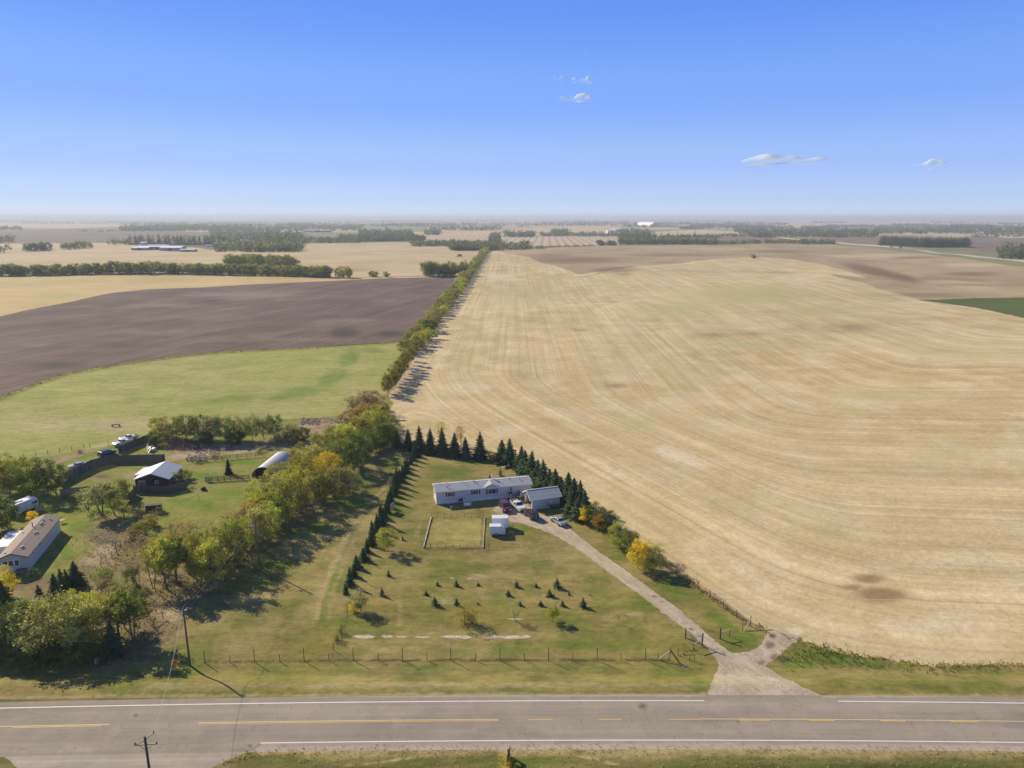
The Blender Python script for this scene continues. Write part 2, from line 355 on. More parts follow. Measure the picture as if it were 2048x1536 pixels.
field('distant_field', M_FGREEN, [(700, 450), (850, 447), (860, 462), (830, 466), (720, 462)], 1)
field('distant_field', M_TAN, [(790, 464), (1000, 461), (1010, 470), (830, 472)], 1)
field('swathed_field', M_SWATH, [(852, 471), (985, 470), (975, 482), (830, 484), (845, 476)], 1)
field('distant_field', M_SWATH, [(780, 484), (860, 486), (860, 492), (600, 487)], 1)
field('swathed_field', M_SWATH, [(1000, 473), (1240, 473), (1360, 474), (1240, 489), (1100, 494), (990, 497), (985, 492)], 1)
field('distant_field', M_TAN, [(1070, 455), (1240, 452), (1240, 470), (1010, 472), (1020, 460)], 1)
field('distant_field', M_RED, [(1330, 470), (1480, 469), (1600, 478), (1640, 486), (1440, 486), (1300, 486)], 1)
field('distant_field', M_TAN, [(1380, 460), (1500, 461), (1520, 469), (1300, 469), (1310, 463)], 1)
field('distant_field', M_TAN, [(1600, 439), (1900, 442), (2048, 441), (2500, 442), (2500, 447), (1900, 449), (1740, 451), (1600, 455), (1500, 450)], 1)
field('distant_field', M_RED, [(1640, 474), (1720, 472), (1880, 476), (2400, 500), (2400, 522), (2048, 512), (1960, 503), (1830, 492), (1700, 486), (1640, 480)], 1)
field('distant_field', M_FALLOW, [(1940, 470), (2060, 478), (2500, 490), (2500, 510), (2048, 500), (1945, 490)], 1)
field('distant_field', M_TAN, [(1735, 459), (1790, 458), (1785, 470), (1650, 470)], 1)
field('distant_field', M_FGREEN, [(600, 467), (700, 466), (820, 468), (820, 472), (650, 474)], 1)
# the brown stubble along the far hedgerow, then the big straw-coloured field
field('brown_stubble_field', M_BROWNSTUB, [(985, 497), (1100, 496), (1250, 491), (1450, 490), (1660, 488), (1760, 489), (1860, 500), (1960, 511), (2048, 519), (2500, 562), (2500, 640), (2048, 595), (1830, 600), (1750, 578), (1680, 558), (1640, 552), (1500, 540), (1300, 540), (1190, 556), (1100, 540), (985, 505)], 1.0)
field('stubble_field', M_STUB, [(775, 830), (790, 800), (822, 745), (850, 700), (880, 650), (918, 590), (945, 545), (966, 515), (985, 500), (1010, 506), (1060, 515), (1120, 535), (1160, 549), (1200, 544), (1260, 535), (1400, 522), (1490, 515), (1560, 516), (1640, 527), (1735, 556), (1660, 548), (1700, 560), (1755, 577), (1830, 596), (1850, 600), (1950, 616), (2048, 637), (2500, 750), (3200, 1000), (3400, 1300), (2500, 1345), (2048, 1328), (1850, 1330), (1720, 1312), (1650, 1300), (1590, 1270), (1540, 1258), (1500, 1246), (1420, 1189), (1345, 1131), (1240, 1058), (1165, 1008), (1110, 980), (1060, 942), (1000, 914), (960, 910), (900, 902), (800, 886), (782, 862)], 0.3, 0.003)
field('green_crop_field', M_GREENF, [(1836, 600), (1950, 596), (2048, 595), (2500, 590), (2500, 735), (2048, 636), (1950, 615), (1890, 607)], 0.6)
field('road_verge', M_FGREEN, [(1660, 488), (1740, 488), (1850, 498), (1950, 508), (2048, 517), (2500, 556), (2500, 600), (2048, 534), (1960, 522), (1900, 514), (1800, 503), (1700, 494)], 1)
field('gravel_road', M_PALEG, [(1370, 459.6), (1470, 466.4), (1530, 472.2), (1600, 478.2), (1670, 483.3), (1740, 489.4), (1850, 500.4), (1950, 511.2), (2048, 520.4), (2500, 562), (2500, 569), (2048, 524.4), (1950, 514.5), (1850, 503), (1740, 492), (1670, 485.4), (1600, 480.3), (1530, 474), (1470, 468), (1370, 461)], 0)
# property details
field('dry_pen_floor', M_DRYP, [(868, 1036), (962, 1036), (959, 1092), (851, 1092)], 0.15)
for gx0, gx1, gy, gh in ((705, 752, 1273.5, 4), (762, 788, 1273, 3), (790, 814, 1273.5, 1.8), (828, 862, 1274, 1.8), (880, 956, 1273.5, 3.4), (962, 1063, 1274, 4), (1013, 1048, 1238, 1.2), (935, 945, 1157, 1.0), (900, 908, 1156, .8)):
    field('gravel_patch', M_PALEG, [(gx0, gy), (gx0+(gx1-gx0)*.2, gy-gh), (gx0+(gx1-gx0)*.45, gy-gh*.6), (gx0+(gx1-gx0)*.7, gy-gh*.9), (gx1, gy), (gx0+(gx1-gx0)*.8, gy+gh*.7), (gx0+(gx1-gx0)*.5, gy+gh*.9), (gx0+(gx1-gx0)*.25, gy+gh*.7)], 0.4)
field('earth_track', M_SOIL, [(330, 905), (420, 890), (560, 880), (640, 880), (640, 893), (520, 900), (430, 912), (330, 925)], 0.4)
field('dirt_bank', M_SOIL, [(590, 850), (640, 835), (700, 832), (735, 838), (700, 862), (640, 868), (600, 872)], 0.4)
# house drive and its apron on the highway
field('driveway', M_GRAV, [(985, 1020), (1000, 1003), (1030, 998), (1048, 1000), (1066, 1021), (1100, 1036), (1135, 1052), (1152, 1068), (1190, 1098), (1240, 1133), (1300, 1177), (1360, 1220), (1408, 1262), (1440, 1290), (1466, 1306), (1500, 1303), (1525, 1288), (1535, 1262), (1560, 1258), (1600, 1272), (1580, 1292), (1555, 1315), (1530, 1332), (1560, 1352), (1600, 1372), (1648, 1393), (1412, 1393), (1425, 1360), (1438, 1330), (1425, 1305), (1390, 1274), (1340, 1236), (1280, 1190), (1220, 1146), (1160, 1102), (1120, 1076), (1080, 1058), (1040, 1046), (1012, 1040)], 0.12, 0.003)
# highway and side road (world outlines)
SR = gp([(-60, 1494), (60, 1496), (520, 1486), (500, 1503), (455, 1520), (405, 1545), (330, 1600), (100, 1600), (40, 1540), (0, 1505), (-60, 1497)], 0.05, True, 0.01)
F.append(('side_road', M_SIDE, SR, None))
field('road', M_ROAD, road_strip(XR[0], XR[1], -5.3, 4.95, 260), world=True)

# adaptive point grid, finest where the camera is near
def polar(r0, r1, k, a0, a1, ka=None):
    out = []; r = r0; i = 0
    while r < r1:
        n = max(3, int((a1-a0)/(ka or k)))
        a = a0+(np.arange(n)+0.5*(i % 2))*(a1-a0)/n
        rr = r*(1+rng.uniform(-.25, .25, n)*k); aa = a+rng.uniform(-.25, .25, n)*(ka or k)
        out.append(np.stack([np.sin(aa)*rr, np.cos(aa)*rr], 1)); r *= 1+k; i += 1
    return np.concatenate(out)
RMAX = 30000.0
pts = np.concatenate([polar(72, 240, 0.0062, -0.92, 0.92), polar(240, 1600, 0.0095, -0.92, 0.92), polar(1600, RMAX, 0.016, -0.92, 0.92),
                      polar(6, 72, 0.12, -math.pi, math.pi), polar(72, RMAX, 0.11, 0.94, 2*math.pi-0.94),
                      polar(RMAX, RMAX*1.001, 0.5, -math.pi, math.pi, 0.05)])
verts = [pts]; edges = []; off = len(pts)
for name, mat, poly, label in F:
    n = len(poly); verts.append(poly); edges += [(off+i, off+(i+1) % n) for i in range(n)]; off += n
allv = np.concatenate(verts)
res = geometry.delaunay_2d_cdt([Vector((float(x), float(y))) for x, y in allv], edges, [], 0, 1e-4, False)
gv = np.array([(v.x, v.y) for v in res[0]]); gf = np.array(res[2], dtype=np.int64)
cen = gv[gf].mean(1)
rid = np.full(len(gf), -1, int)
for k, (name, mat, poly, label) in enumerate(F):
    rid[inpoly(cen, poly)] = k

# projection of ground points, only to place coloured patches of soil and grass by the photograph
z = hgt(gv[:, 0], gv[:, 1])
yy = gv[:, 1]*math.cos(PITCH)-(z-H)*math.sin(PITCH); zz = gv[:, 1]*math.sin(PITCH)+(z-H)*math.cos(PITCH)
yy = np.where(yy < 1, 1, yy)
ppx = 1024+FPX*gv[:, 0]/yy; ppy = 768-FPX*zz/yy
front = gv[:, 1] > 20
patch = np.zeros((len(gv), 4)); patch[:, 3] = 1
def blob(ch, px, py, rx, ry, s=1.0, ang=0.0, flat=0.0):
    c, d = math.cos(R(ang)), math.sin(R(ang)); x = ppx-px; y = ppy-py
    u = (x*c+y*d)/rx; v = (-x*d+y*c)/ry; q = u*u+v*v
    patch[:, ch] = np.maximum(patch[:, ch], np.where(front, s*(np.exp(-np.maximum(q-flat, 0))), 0))
def trail(ch, pl, w, s=1.0):
    """a worn or greener line; w in metres"""
    q = np.array([P(*p)[:2] for p in pl]); dmin = np.full(len(gv), 1e9)
    for a, b in zip(q[:-1], q[1:]):
        ab = b-a; t = np.clip(((gv-a)@ab)/(ab@ab), 0, 1); d = np.linalg.norm(gv-(a+t[:, None]*ab), axis=1); dmin = np.minimum(dmin, d)
    patch[:, ch] = np.maximum(patch[:, ch], s*np.exp(-(dmin/w)**2))
GR, DR, DK = 0, 1, 2
# --- big stubble field
for a in ((1420, 672, 70, 10, .55), (1500, 668, 50, 9, .5), (1700, 655, 90, 16, .55), (1230, 772, 40, 7, .6), (1310, 640, 60, 8, .4), (1160, 660, 30, 6, .5), (1760, 735, 60, 12, .4),
          (1900, 700, 90, 10, .35), (1060, 640, 30, 8, .4), (1760, 1190, 62, 20, 1.0), (1738, 1158, 40, 12, .8), (1705, 1175, 34, 8, .8), (1620, 850, 60, 10, .3), (1480, 770, 60, 8, .3), (1200, 825, 40, 8, .3),
          (1560, 545, 60, 5, .5), (1250, 548, 26, 6, .6), (1880, 1010, 80, 12, .25), (1330, 790, 60, 9, .3), (930, 845, 40, 7, .35), (1150, 885, 40, 5, .5)):
    blob(DK, *a)
for a in ((1500, 590, 150, 22, .8), (1350, 620, 120, 20, .6), (1050, 590, 90, 30, .5), (1640, 620, 90, 14, .6), (1500, 690, 120, 10, .5), (1900, 900, 120, 40, .35), (1450, 1000, 90, 24, .4), (1280, 850, 60, 20, .5),
          (1650, 1060, 90, 26, .4), (1060, 720, 60, 30, .3), (1800, 790, 120, 18, .4), (1220, 560, 60, 8, .4), (1760, 590, 60, 8, .5)):
    blob(GR, *a)
for a in ((1350, 910, 50, 14, 1.0, 15), (1380, 925, 50, 9, .8, 20), (1600, 560, 60, 12, .5), (950, 760, 60, 30, .4), (1000, 860, 90, 12, .4), (1800, 850, 160, 20, .35, 20), (1550, 780, 90, 16, .4, 10), (1900, 1120, 160, 26, .6), (1500, 1150, 120, 20, .5, 40),
          (1400, 1120, 90, 12, .5, 40), (1850, 1250, 200, 26, .6), (1250, 960, 90, 10, .5, 35), (920, 610, 18, 60, .5), (880, 700, 20, 60, .5), (1000, 555, 60, 12, .5)):
    blob(DR, *a)
# brown stubble beyond
for a in ((1150, 520, 130, 10, .7), (1350, 510, 160, 5, .6), (1230, 540, 60, 7, .8), (1740, 540, 70, 10, .9, 12), (1800, 555, 60, 9, .8, 12), (1560, 503, 90, 5, .6), (1820, 515, 60, 4, .6), (1950, 548, 80, 6, .6), (1860, 590, 120, 6, .5), (1100, 512, 60, 7, .6)):
    blob(DK, *a)
for a in ((1750, 512, 120, 6, .8), (1950, 530, 90, 5, .9), (1900, 565, 120, 7, .6), (1950, 575, 100, 6, .6), (1450, 497, 120, 4, .5)): blob(DR, *a)
for a in ((1640, 500, 130, 6, .6), (1780, 505, 90, 4, .5), (1850, 498, 90, 4, .6)): blob(GR, *a)
trail(DR, [(1160, 552), (1200, 543), (1260, 534), (1400, 522), (1500, 514)], 4, .9)
trail(DK, [(1168, 553), (1200, 547), (1235, 538), (1262, 533)], 2.5, .9)
trail(DK, [(1165, 552), (1200, 560), (1230, 566)], 3, .5)
# brown stain on the lawn side of the plough land and its smooth tones
for a in ((690, 665, 40, 12, .9), (780, 668, 40, 8, .8), (250, 690, 90, 10, .5), (100, 730, 90, 12, .6), (560, 655, 90, 8, .4), (120, 650, 80, 14, .5), (700, 600, 90, 12, .3), (480, 690, 60, 6, .5)): blob(DK, *a)
for a in ((500, 590, 160, 9, .7), (300, 610, 120, 10, .5), (700, 640, 80, 8, .5), (200, 640, 100, 7, .4), (550, 678, 120, 8, .5), (80, 690, 80, 7, .5), (330, 665, 100, 7, .4)): blob(DR, *a)
# left fields
for a in ((330, 560, 90, 8, .7), (110, 590, 60, 8, .9), (60, 570, 80, 6, .5)): blob(GR, *a)
for a in ((560, 557, 120, 4, .5), (700, 540, 80, 6, .6), (850, 525, 60, 6, .5)): blob(DK, *a)
# pasture
for a in ((700, 715, 26, 18, 1.0, -40), (660, 760, 40, 14, 1.0, -25), (590, 785, 60, 12, .95, -12), (470, 797, 90, 9, .8, -4), (320, 800, 120, 8, .5, 2), (740, 700, 40, 8, .7), (430, 740, 120, 10, .3), (200, 905, 90, 6, .9, -15), (60, 900, 60, 6, .6, -10)): blob(GR, *a)
for a in ((250, 850, 160, 18, .8), (100, 850, 120, 26, .7), (430, 760, 120, 12, .4), (550, 820, 120, 8, .6), (200, 770, 120, 10, .4), (720, 780, 40, 12, .5)): blob(DR, *a)
trail(DR, [(20, 960), (110, 925), (200, 893), (250, 878)], 2.2, .9)
trail(DR, [(20, 945), (110, 917), (190, 892)], 0.8, .6)
for l in ([(-300, 868), (0, 798), (60, 774), (130, 751), (200, 737), (330, 718), (440, 706), (600, 698), (700, 692), (790, 686), (838, 677)],):
    trail(GR, l, 3.0, .9); trail(DK, [(x, y-1.5) for x, y in l], 1.5, 1.0)
# lawn
for a in ((900, 950, 60, 9, .9, -8), (980, 925, 50, 6, .9), (730, 960, 26, 20, .8), (700, 1010, 60, 14, .9), (620, 1060, 60, 14, .7), (560, 1130, 40, 12, .8), (880, 930, 60, 12, .6), (780, 920, 30, 8, .6), (800, 1000, 20, 40, .5),
          (480, 1230, 60, 8, .5), (1180, 1180, 60, 12, .5), (1180, 1290, 160, 18, .7), (1000, 1300, 160, 10, .5), (1290, 1210, 50, 14, .5), (1280, 1120, 40, 14, .9, 35), (1440, 1240, 50, 16, .9, 35), (1490, 1275, 40, 10, 1), (1340, 1180, 40, 12, .7, 35), (1400, 1370, 30, 14, 1),
          (1640, 1310, 50, 14, 1.0), (1680, 1320, 60, 10, 1.), (1600, 1330, 40, 10, .9), (1750, 1330, 90, 8, .7), (640, 1240, 60, 6, .6), (800, 1290, 60, 7, .7), (1010, 1060, 60, 14, .6), (1000, 1030, 16, 14, .6), (500, 1300, 80, 6, .4), (560, 1180, 40, 9, .5)): blob(GR, *a)
for a in ((690, 1110, 26, 40, .5, 25), (640, 1180, 26, 40, .5, 20), (560, 1260, 90, 12, .35), (730, 1060, 20, 30, .4), (1010, 1150, 60, 12, .5), (960, 1155, 30, 7, .8), (430, 1240, 26, 14, .7), (880, 1200, 60, 10, .45), (1080, 1200, 60, 10, .4), (760, 1390, 500, 10, .45),
          (900, 1345, 300, 8, .35), (1270, 1228, 24, 5, .9), (1215, 1238, 30, 4, .6), (1060, 1205, 60, 6, .4), (1100, 940, 0.1, 0.1, 0), (1350, 1245, 40, 8, .4), (1000, 1010, 24, 9, .8), (1720, 1345, 120, 8, .5), (1540, 1290, 20, 20, .5), (1100, 1110, 60, 20, .35), (990, 1100, 50, 10, .3)): blob(DR, *a)
for a in ((760, 1350, 200, 10, .4), (1100, 1355, 200, 10, .4), (600, 1345, 120, 8, .4), (1330, 1300, 50, 8, .5), (1700, 1355, 90, 5, .3), (1650, 1322, 50, 6, .5)): blob(DK, *a)
trail(DR, [(632, 1240), (640, 1195), (668, 1125), (700, 1060), (745, 1000), (790, 950), (820, 915)], 0.55, .9)
trail(DR, [(655, 1240), (662, 1195), (688, 1125), (718, 1060), (760, 1000), (800, 950), (828, 915)], 0.35, .5)
trail(GR, [(642, 1240), (652, 1195), (678, 1125), (708, 1060), (750, 1002)], 1.0, .6)
trail(DR, [(800, 1250), (800, 1180), (815, 1130), (830, 1080), (850, 1020)], 0.7, .5)
trail(DR, [(850, 1120), (835, 1160), (790, 1200), (775, 1240)], 0.4, .35)
trail(DR, [(835, 1150), (850, 1110), (900, 1105), (990, 1100), (1080, 1090)], 0.7, .4)
trail(GR, [(300, 1386), (700, 1387), (1410, 1387)], .5, .8)
trail(DR, [(300, 1371), (700, 1370), (1410, 1370)], 1.3, .55)
trail(GR, [(300, 1345), (700, 1341), (1410, 1342)], 1.6, .45)
trail(DR, [(0, 1395), (300, 1392), (700, 1391), (1410, 1389)], .35, 1.)
trail(DK, [(410, 1324), (700, 1321), (1000, 1320), (1340, 1320)], 0.35, .9)
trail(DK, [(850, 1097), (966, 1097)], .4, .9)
trail(DR, [(1648, 1392), (1900, 1391), (2300, 1394)], .3, 1.)
for k in range(14):      # faint mower lines along the highway
    y0 = 1330+k*4.2
    trail(DR if k % 2 else DK, [(380, y0+3), (900, y0), (1400, y0)], .28, .14)
# strip along the diagonal fence, house and hedge
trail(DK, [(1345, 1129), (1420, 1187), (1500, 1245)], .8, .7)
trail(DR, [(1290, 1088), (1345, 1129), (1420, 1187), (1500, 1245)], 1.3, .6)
# south verge
trail(DR, [(520, 1503), (560, 1500), (900, 1497), (1500, 1496), (2048, 1500), (2400, 1505)], .8, 1.)
trail(DR, [(600, 1512), (900, 1507), (1500, 1507), (2048, 1512)], .8, .6)
trail(DR, [(780, 1522), (880, 1508), (960, 1501), (1060, 1501), (1160, 1512), (1240, 1530)], .22, .8)
trail(DR, [(640, 1536), (760, 1525), (860, 1512)], .22, .6)
for a in ((1050, 1525, 80, 12, .8), (820, 1520, 60, 8, .7), (600, 1525, 80, 10, .6), (1400, 1530, 160, 12, .5), (1900, 1530, 160, 12, .6), (1640, 1530, 60, 12, .5)): blob(GR, *a)
for a in ((1700, 1534, 500, 8, .7), (700, 1538, 200, 8, .6)): blob(DK, *a)
# yard
for a in ((400, 950, 40, 8, 1), (480, 925, 60, 8, .9), (400, 1010, 60, 14, .8), (460, 985, 60, 10, .7), (160, 1055, 30, 14, .9), (210, 1010, 50, 10, .8), (360, 1000, 30, 8, .9), (130, 1100, 26, 14, .9, 50), (250, 935, 30, 8, .5), (80, 1190, 30, 6, .6)): blob(GR, *a)
for a in ((390, 912, 60, 6, .9), (500, 905, 40, 8, .8), (260, 950, 30, 10, .7), (420, 1060, 40, 5, .6), (200, 960, 40, 6, .6), (500, 970, 30, 8, .5), (150, 945, 30, 5, .5), (340, 885, 50, 5, .6)): blob(DR, *a)
for a in ((205, 953, 18, 4, .9), (235, 960, 16, 3, .7), (340, 890, 60, 8, .6), (350, 925, 20, 4, .5)): blob(DK, *a)
for a in ((210, 1100, 40, 16, .8), (190, 1120, 50, 14, .7), (340, 1230, 50, 20, .6), (310, 1150, 30, 16, .6), (350, 1195, 40, 10, .5), (60, 1210, 50, 14, .7), (370, 1270, 30, 14, .6)): blob(DR, *a)
for a in ((230, 1165, 30, 10, .8), (100, 1150, 60, 8, .6), (370, 1310, 40, 6, .6), (300, 1120, 30, 8, .5), (190, 1150, 30, 6, .6)): blob(GR, *a)
# roads
trail(DK, [(-60, 1499), (300, 1495), (520, 1488)], .16, .5)
trail(DK, [(-60, 1400), (523, 1394), (1000, 1392.5), (1500, 1393), (2048, 1397), (2300, 1400)], .5, .28)
trail(DK, [(560, 1492), (1000, 1491), (2048, 1497)], .5, .30)
for l in ([(525, 1401), (512, 1440), (500, 1478), (502, 1500)], [(1470, 1395), (1474, 1430), (1485, 1490)], [(300, 1404), (262, 1440), (240, 1490)]): trail(DK, l, .09, .6)
blob(DK, 1285, 1412, 11, 8, .75); blob(DK, 1290, 1426, 8, 6, .5); blob(DR, 225, 1465, 26, 16, .5, -40); blob(DR, 160, 1500, 60, 10, .4)
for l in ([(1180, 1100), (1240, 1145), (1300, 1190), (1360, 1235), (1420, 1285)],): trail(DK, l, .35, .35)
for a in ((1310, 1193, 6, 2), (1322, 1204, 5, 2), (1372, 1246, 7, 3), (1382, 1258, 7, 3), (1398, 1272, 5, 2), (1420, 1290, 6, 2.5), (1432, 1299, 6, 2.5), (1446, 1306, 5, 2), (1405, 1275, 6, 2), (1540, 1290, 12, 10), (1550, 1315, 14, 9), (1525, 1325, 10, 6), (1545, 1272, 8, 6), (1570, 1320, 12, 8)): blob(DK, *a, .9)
for a in ((1590, 1262, 20, 9, 1.), (1480, 1320, 24, 10, .7), (1500, 1360, 60, 10, .4), (1090, 1045, 20, 8, .4), (1030, 1040, 20, 6, .5)): blob(DR, *a)
for l in ([(1438, 1330), (1460, 1350), (1475, 1380), (1485, 1393)], [(1500, 1345), (1530, 1370), (1550, 1393)], [(1530, 1350), (1570, 1372), (1600, 1393)], [(1445, 1345), (1452, 1370), (1450, 1393)], [(1480, 1340), (1510, 1372), (1520, 1393)]): trail(DK, l, .12, .4)
patch = np.clip(patch, 0, 1)

# tillage / wheel direction coordinates per field type
def ldist(a, b, p=gv):
    a = np.array(a[:2]); b = np.array(b[:2]); d = (b-a)/np.linalg.norm(b-a); n = np.array((-d[1], d[0])); q = p-a
    return q@n, q@d
def smin(a, b, k): h = np.clip(.5+.5*(b-a)/k, 0, 1); return b*(1-h)+a*h-k*h*(1-h)
dA, vA = ldist(P(985, 500), P(775, 830)); dB, vB = ldist(P(1540, 1262), P(1000, 900)); dC, vC = ldist(P(2500, 1345), P(1650, 1305))
dA, dB, dC = dA, -dB, -dC
dB = np.abs(dB); dC = np.abs(dC); dA = np.abs(dA)
u_stub = smin(smin(dA, dB+38*sstep(25, 95, dB), 22), dC, 18)
v_stub = np.where(dA < np.minimum(dB, dC), vA, vB)
swu = {}
swu['stubble'] = (u_stub, gv[:, 1]*0.6+gv[:, 0]*0.4)
swu['ploughed_soil'] = ldist(P(250, 690), P(820, 575))
swu['brown_stubble'] = (gv[:, 0]*0.25+gv[:, 1]*0.97, gv[:, 0]); swu['gold_stubble'] = (gv[:, 1]+gv[:, 0]*.2, gv[:, 0]); swu['pale_stubble'] = (gv[:, 1], gv[:, 0])
swu['lawn_grass'] = (gv[:, 1]*np.where(gv[:, 1] < 112, 1, .5)+gv[:, 0]*.1, gv[:, 0]); swu['verge_grass'] = (gv[:, 1], gv[:, 0])
ry = road_y(gv[:, 0]); swu['asphalt'] = (gv[:, 1]-ry, gv[:, 0]); swu['worn_asphalt'] = swu['asphalt']; swu['pasture'] = (gv[:, 1], gv[:, 0])
g1 = ldist(P(1160, 1085), P(1440, 1300)); swu['gravel'] = g1

def ground_object(name, faces, mat, label=None):
    if len(faces) == 0: return
    used, inv = np.unique(faces, return_inverse=True); inv = inv.reshape(faces.shape)
    # make all triangles face up
    a, b, c = gv[faces[:, 0]], gv[faces[:, 1]], gv[faces[:, 2]]
    flip = ((b-a)[:, 0]*(c-a)[:, 1]-(b-a)[:, 1]*(c-a)[:, 0]) < 0
    inv[flip] = inv[flip][:, ::-1]
    me = bpy.data.meshes.new(name); n = len(used)
    co = np.column_stack([gv[used], z[used]]).astype(np.float32)
    me.vertices.add(n); me.vertices.foreach_set('co', co.ravel())
    me.loops.add(len(inv)*3); me.loops.foreach_set('vertex_index', inv.astype(np.int32).ravel())
    me.polygons.add(len(inv)); me.polygons.foreach_set('loop_start', np.arange(0, len(inv)*3, 3, dtype=np.int32))
    me.polygons.foreach_set('loop_total', np.full(len(inv), 3, dtype=np.int32)); me.polygons.foreach_set('use_smooth', np.ones(len(inv), bool))
    me.update(calc_edges=True)
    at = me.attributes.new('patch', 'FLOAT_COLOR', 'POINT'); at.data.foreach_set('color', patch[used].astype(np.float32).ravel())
    u, v = swu.get(mat.name, (gv[:, 0], gv[:, 1]))
    at = me.attributes.new('sw', 'FLOAT_VECTOR', 'POINT'); at.data.foreach_set('vector', np.column_stack([u[used], v[used], 0*v[used]]).astype(np.float32).ravel())
    me.materials.append(mat)
    o = bpy.data.objects.new(name, me); COL.objects.link(o); o['kind'] = 'structure'
    if label: o['label'] = label
    return o
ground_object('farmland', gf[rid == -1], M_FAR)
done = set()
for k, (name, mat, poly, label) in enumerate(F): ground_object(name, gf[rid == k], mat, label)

# ------------------------------------------------------------------ mesh builder
class MB:
    def __init__(s): s.v = []; s.f = []; s.m = []
    def add(s, vs, fs, mi=0):
        o = len(s.v); s.v += [tuple(v) for v in vs]; s.f += [tuple(i+o for i in f) for f in fs]; s.m += [mi]*len(fs); return s
    def box(s, x0, x1, y0, y1, z0, z1, mi=0):
        return s.add([(x0, y0, z0), (x1, y0, z0), (x1, y1, z0), (x0, y1, z0), (x0, y0, z1), (x1, y0, z1), (x1, y1, z1), (x0, y1, z1)],
                     [(0, 3, 2, 1), (4, 5, 6, 7), (0, 1, 5, 4), (1, 2, 6, 5), (2, 3, 7, 6), (3, 0, 4, 7)], mi)
    def beam(s, a, b, w, h=None, mi=0):
        a = Vector(a); b = Vector(b); h = h or w; d = (b-a); L = d.length; d.normalize()
        up = Vector((0, 0, 1)) if abs(d.z) < .95 else Vector((1, 0, 0)); x = d.cross(up).normalized(); y = x.cross(d)
        vs = [a+x*i*w/2+y*j*h/2 for i, j in ((-1, -1), (1, -1), (1, 1), (-1, 1))]+[b+x*i*w/2+y*j*h/2 for i, j in ((-1, -1), (1, -1), (1, 1), (-1, 1))]
        return s.add(vs, [(0, 3, 2, 1), (4, 5, 6, 7), (0, 1, 5, 4), (1, 2, 6, 5), (2, 3, 7, 6), (3, 0, 4, 7)], mi)
    def tube(s, a, b, r0, r1=None, n=8, mi=0, cap=True):
        a = Vector(a); b = Vector(b); r1 = r0 if r1 is None else r1; d = (b-a).normalized()
        up = Vector((0, 0, 1)) if abs(d.z) < .95 else Vector((1, 0, 0)); x = d.cross(up).normalized(); y = x.cross(d)
        vs = [a+(x*math.cos(t)+y*math.sin(t))*r0 for t in [2*math.pi*i/n for i in range(n)]]+[b+(x*math.cos(t)+y*math.sin(t))*r1 for t in [2*math.pi*i/n for i in range(n)]]
        fs = [(i, (i+1) % n, n+(i+1) % n, n+i) for i in range(n)]
        if cap: fs += [tuple(range(n))[::-1], tuple(range(n, 2*n))]
        return s.add(vs, fs, mi)
    def prism(s, prof, y0, y1, mi=0):
        """profile in x,z extruded along y"""
        n = len(prof); vs = [(x, y0, z) for x, z in prof]+[(x, y1, z) for x, z in prof]
        return s.add(vs, [tuple(range(n)), tuple(range(n, 2*n))[::-1]]+[((i+1) % n, i, n+i, n+(i+1) % n) for i in range(n)], mi)
    def prismx(s, prof, x0, x1, mi=0):
        """profile in y,z extruded along x"""
        n = len(prof); vs = [(x0, y, z) for y, z in prof]+[(x1, y, z) for y, z in prof]
        return s.add(vs, [tuple(range(n))[::-1], tuple(range(n, 2*n))]+[(i, (i+1) % n, n+(i+1) % n, n+i) for i in range(n)], mi)
    def build(s, name, mats, parent=None, bevel=0.0, smooth=False, label=None):
        me = bpy.data.meshes.new(name); me.from_pydata(s.v, [], s.f)
        for m in (mats if isinstance(mats, (list, tuple)) else [mats]): me.materials.append(m)
        if any(s.m): me.polygons.foreach_set('material_index', s.m)
        bm = bmesh.new(); bm.from_mesh(me); bmesh.ops.recalc_face_normals(bm, faces=bm.faces); bm.to_mesh(me); bm.free()
        if smooth: me.polygons.foreach_set('use_smooth', [True]*len(me.polygons))
        o = bpy.data.objects.new(name, me); COL.objects.link(o)
        if parent: o.parent = parent
        if bevel:
            b = o.modifiers.new('bevel', 'BEVEL'); b.width = bevel; b.segments = 2; b.limit_method = 'ANGLE'
        if label: o['label'] = label
        return o
def thing(name, label, cat, loc, rz=0.0, group=None):
    o = bpy.data.objects.new(name, None); COL.objects.link(o); o.empty_display_size = .5
    o.location = loc; o.rotation_euler = (0, 0, rz); o['label'] = label; o['category'] = cat
    if group: o['group'] = group
    return o
def tag(o, label, cat, group=None, kind=None):
    o['label'] = label; o['category'] = cat
    if group: o['group'] = group
    if kind: o['kind'] = kind
    return o

# road paint: thin sheets 4 mm above the asphalt
M_WHITE = paint('road_paint_white', (.78, .76, .72), .7, vary=.12, scale=.6)
M_YEL = paint('road_paint_yellow', (.72, .47, .07), .7, vary=.15, scale=.6)
M_YEL2 = paint('worn_yellow_paint', (.72, .58, .28), .7, vary=.15, scale=.6)
def road_line(name, px0, px1, y, off, w, mat):
    x0 = P(px0, y).x if px0 > -900 else XR[0]; x1 = P(px1, y).x if px1 < 2900 else XR[1]
    n = max(2, int(abs(x1-x0)/4)); xs = np.linspace(x0, x1, n+1); mb = MB()
    vs = [(x, float(road_y(x))+off-w/2, float(hgt(x, road_y(x)))+.008) for x in xs]+[(x, float(road_y(x))+off+w/2, float(hgt(x, road_y(x)))+.008) for x in xs]
    mb.add(vs, [(i, i+1, n+2+i, n+1+i) for i in range(n)])
    o = mb.build(name, mat); o['kind'] = 'structure'; return o
road_line('road_marking', -999, 1410, 1404, EDGE, .17, M_WHITE); road_line('road_marking', 1678, 2999, 1405, EDGE, .17, M_WHITE)
road_line('road_marking', 523, 2999, 1482, -EDGE, .16, M_WHITE)
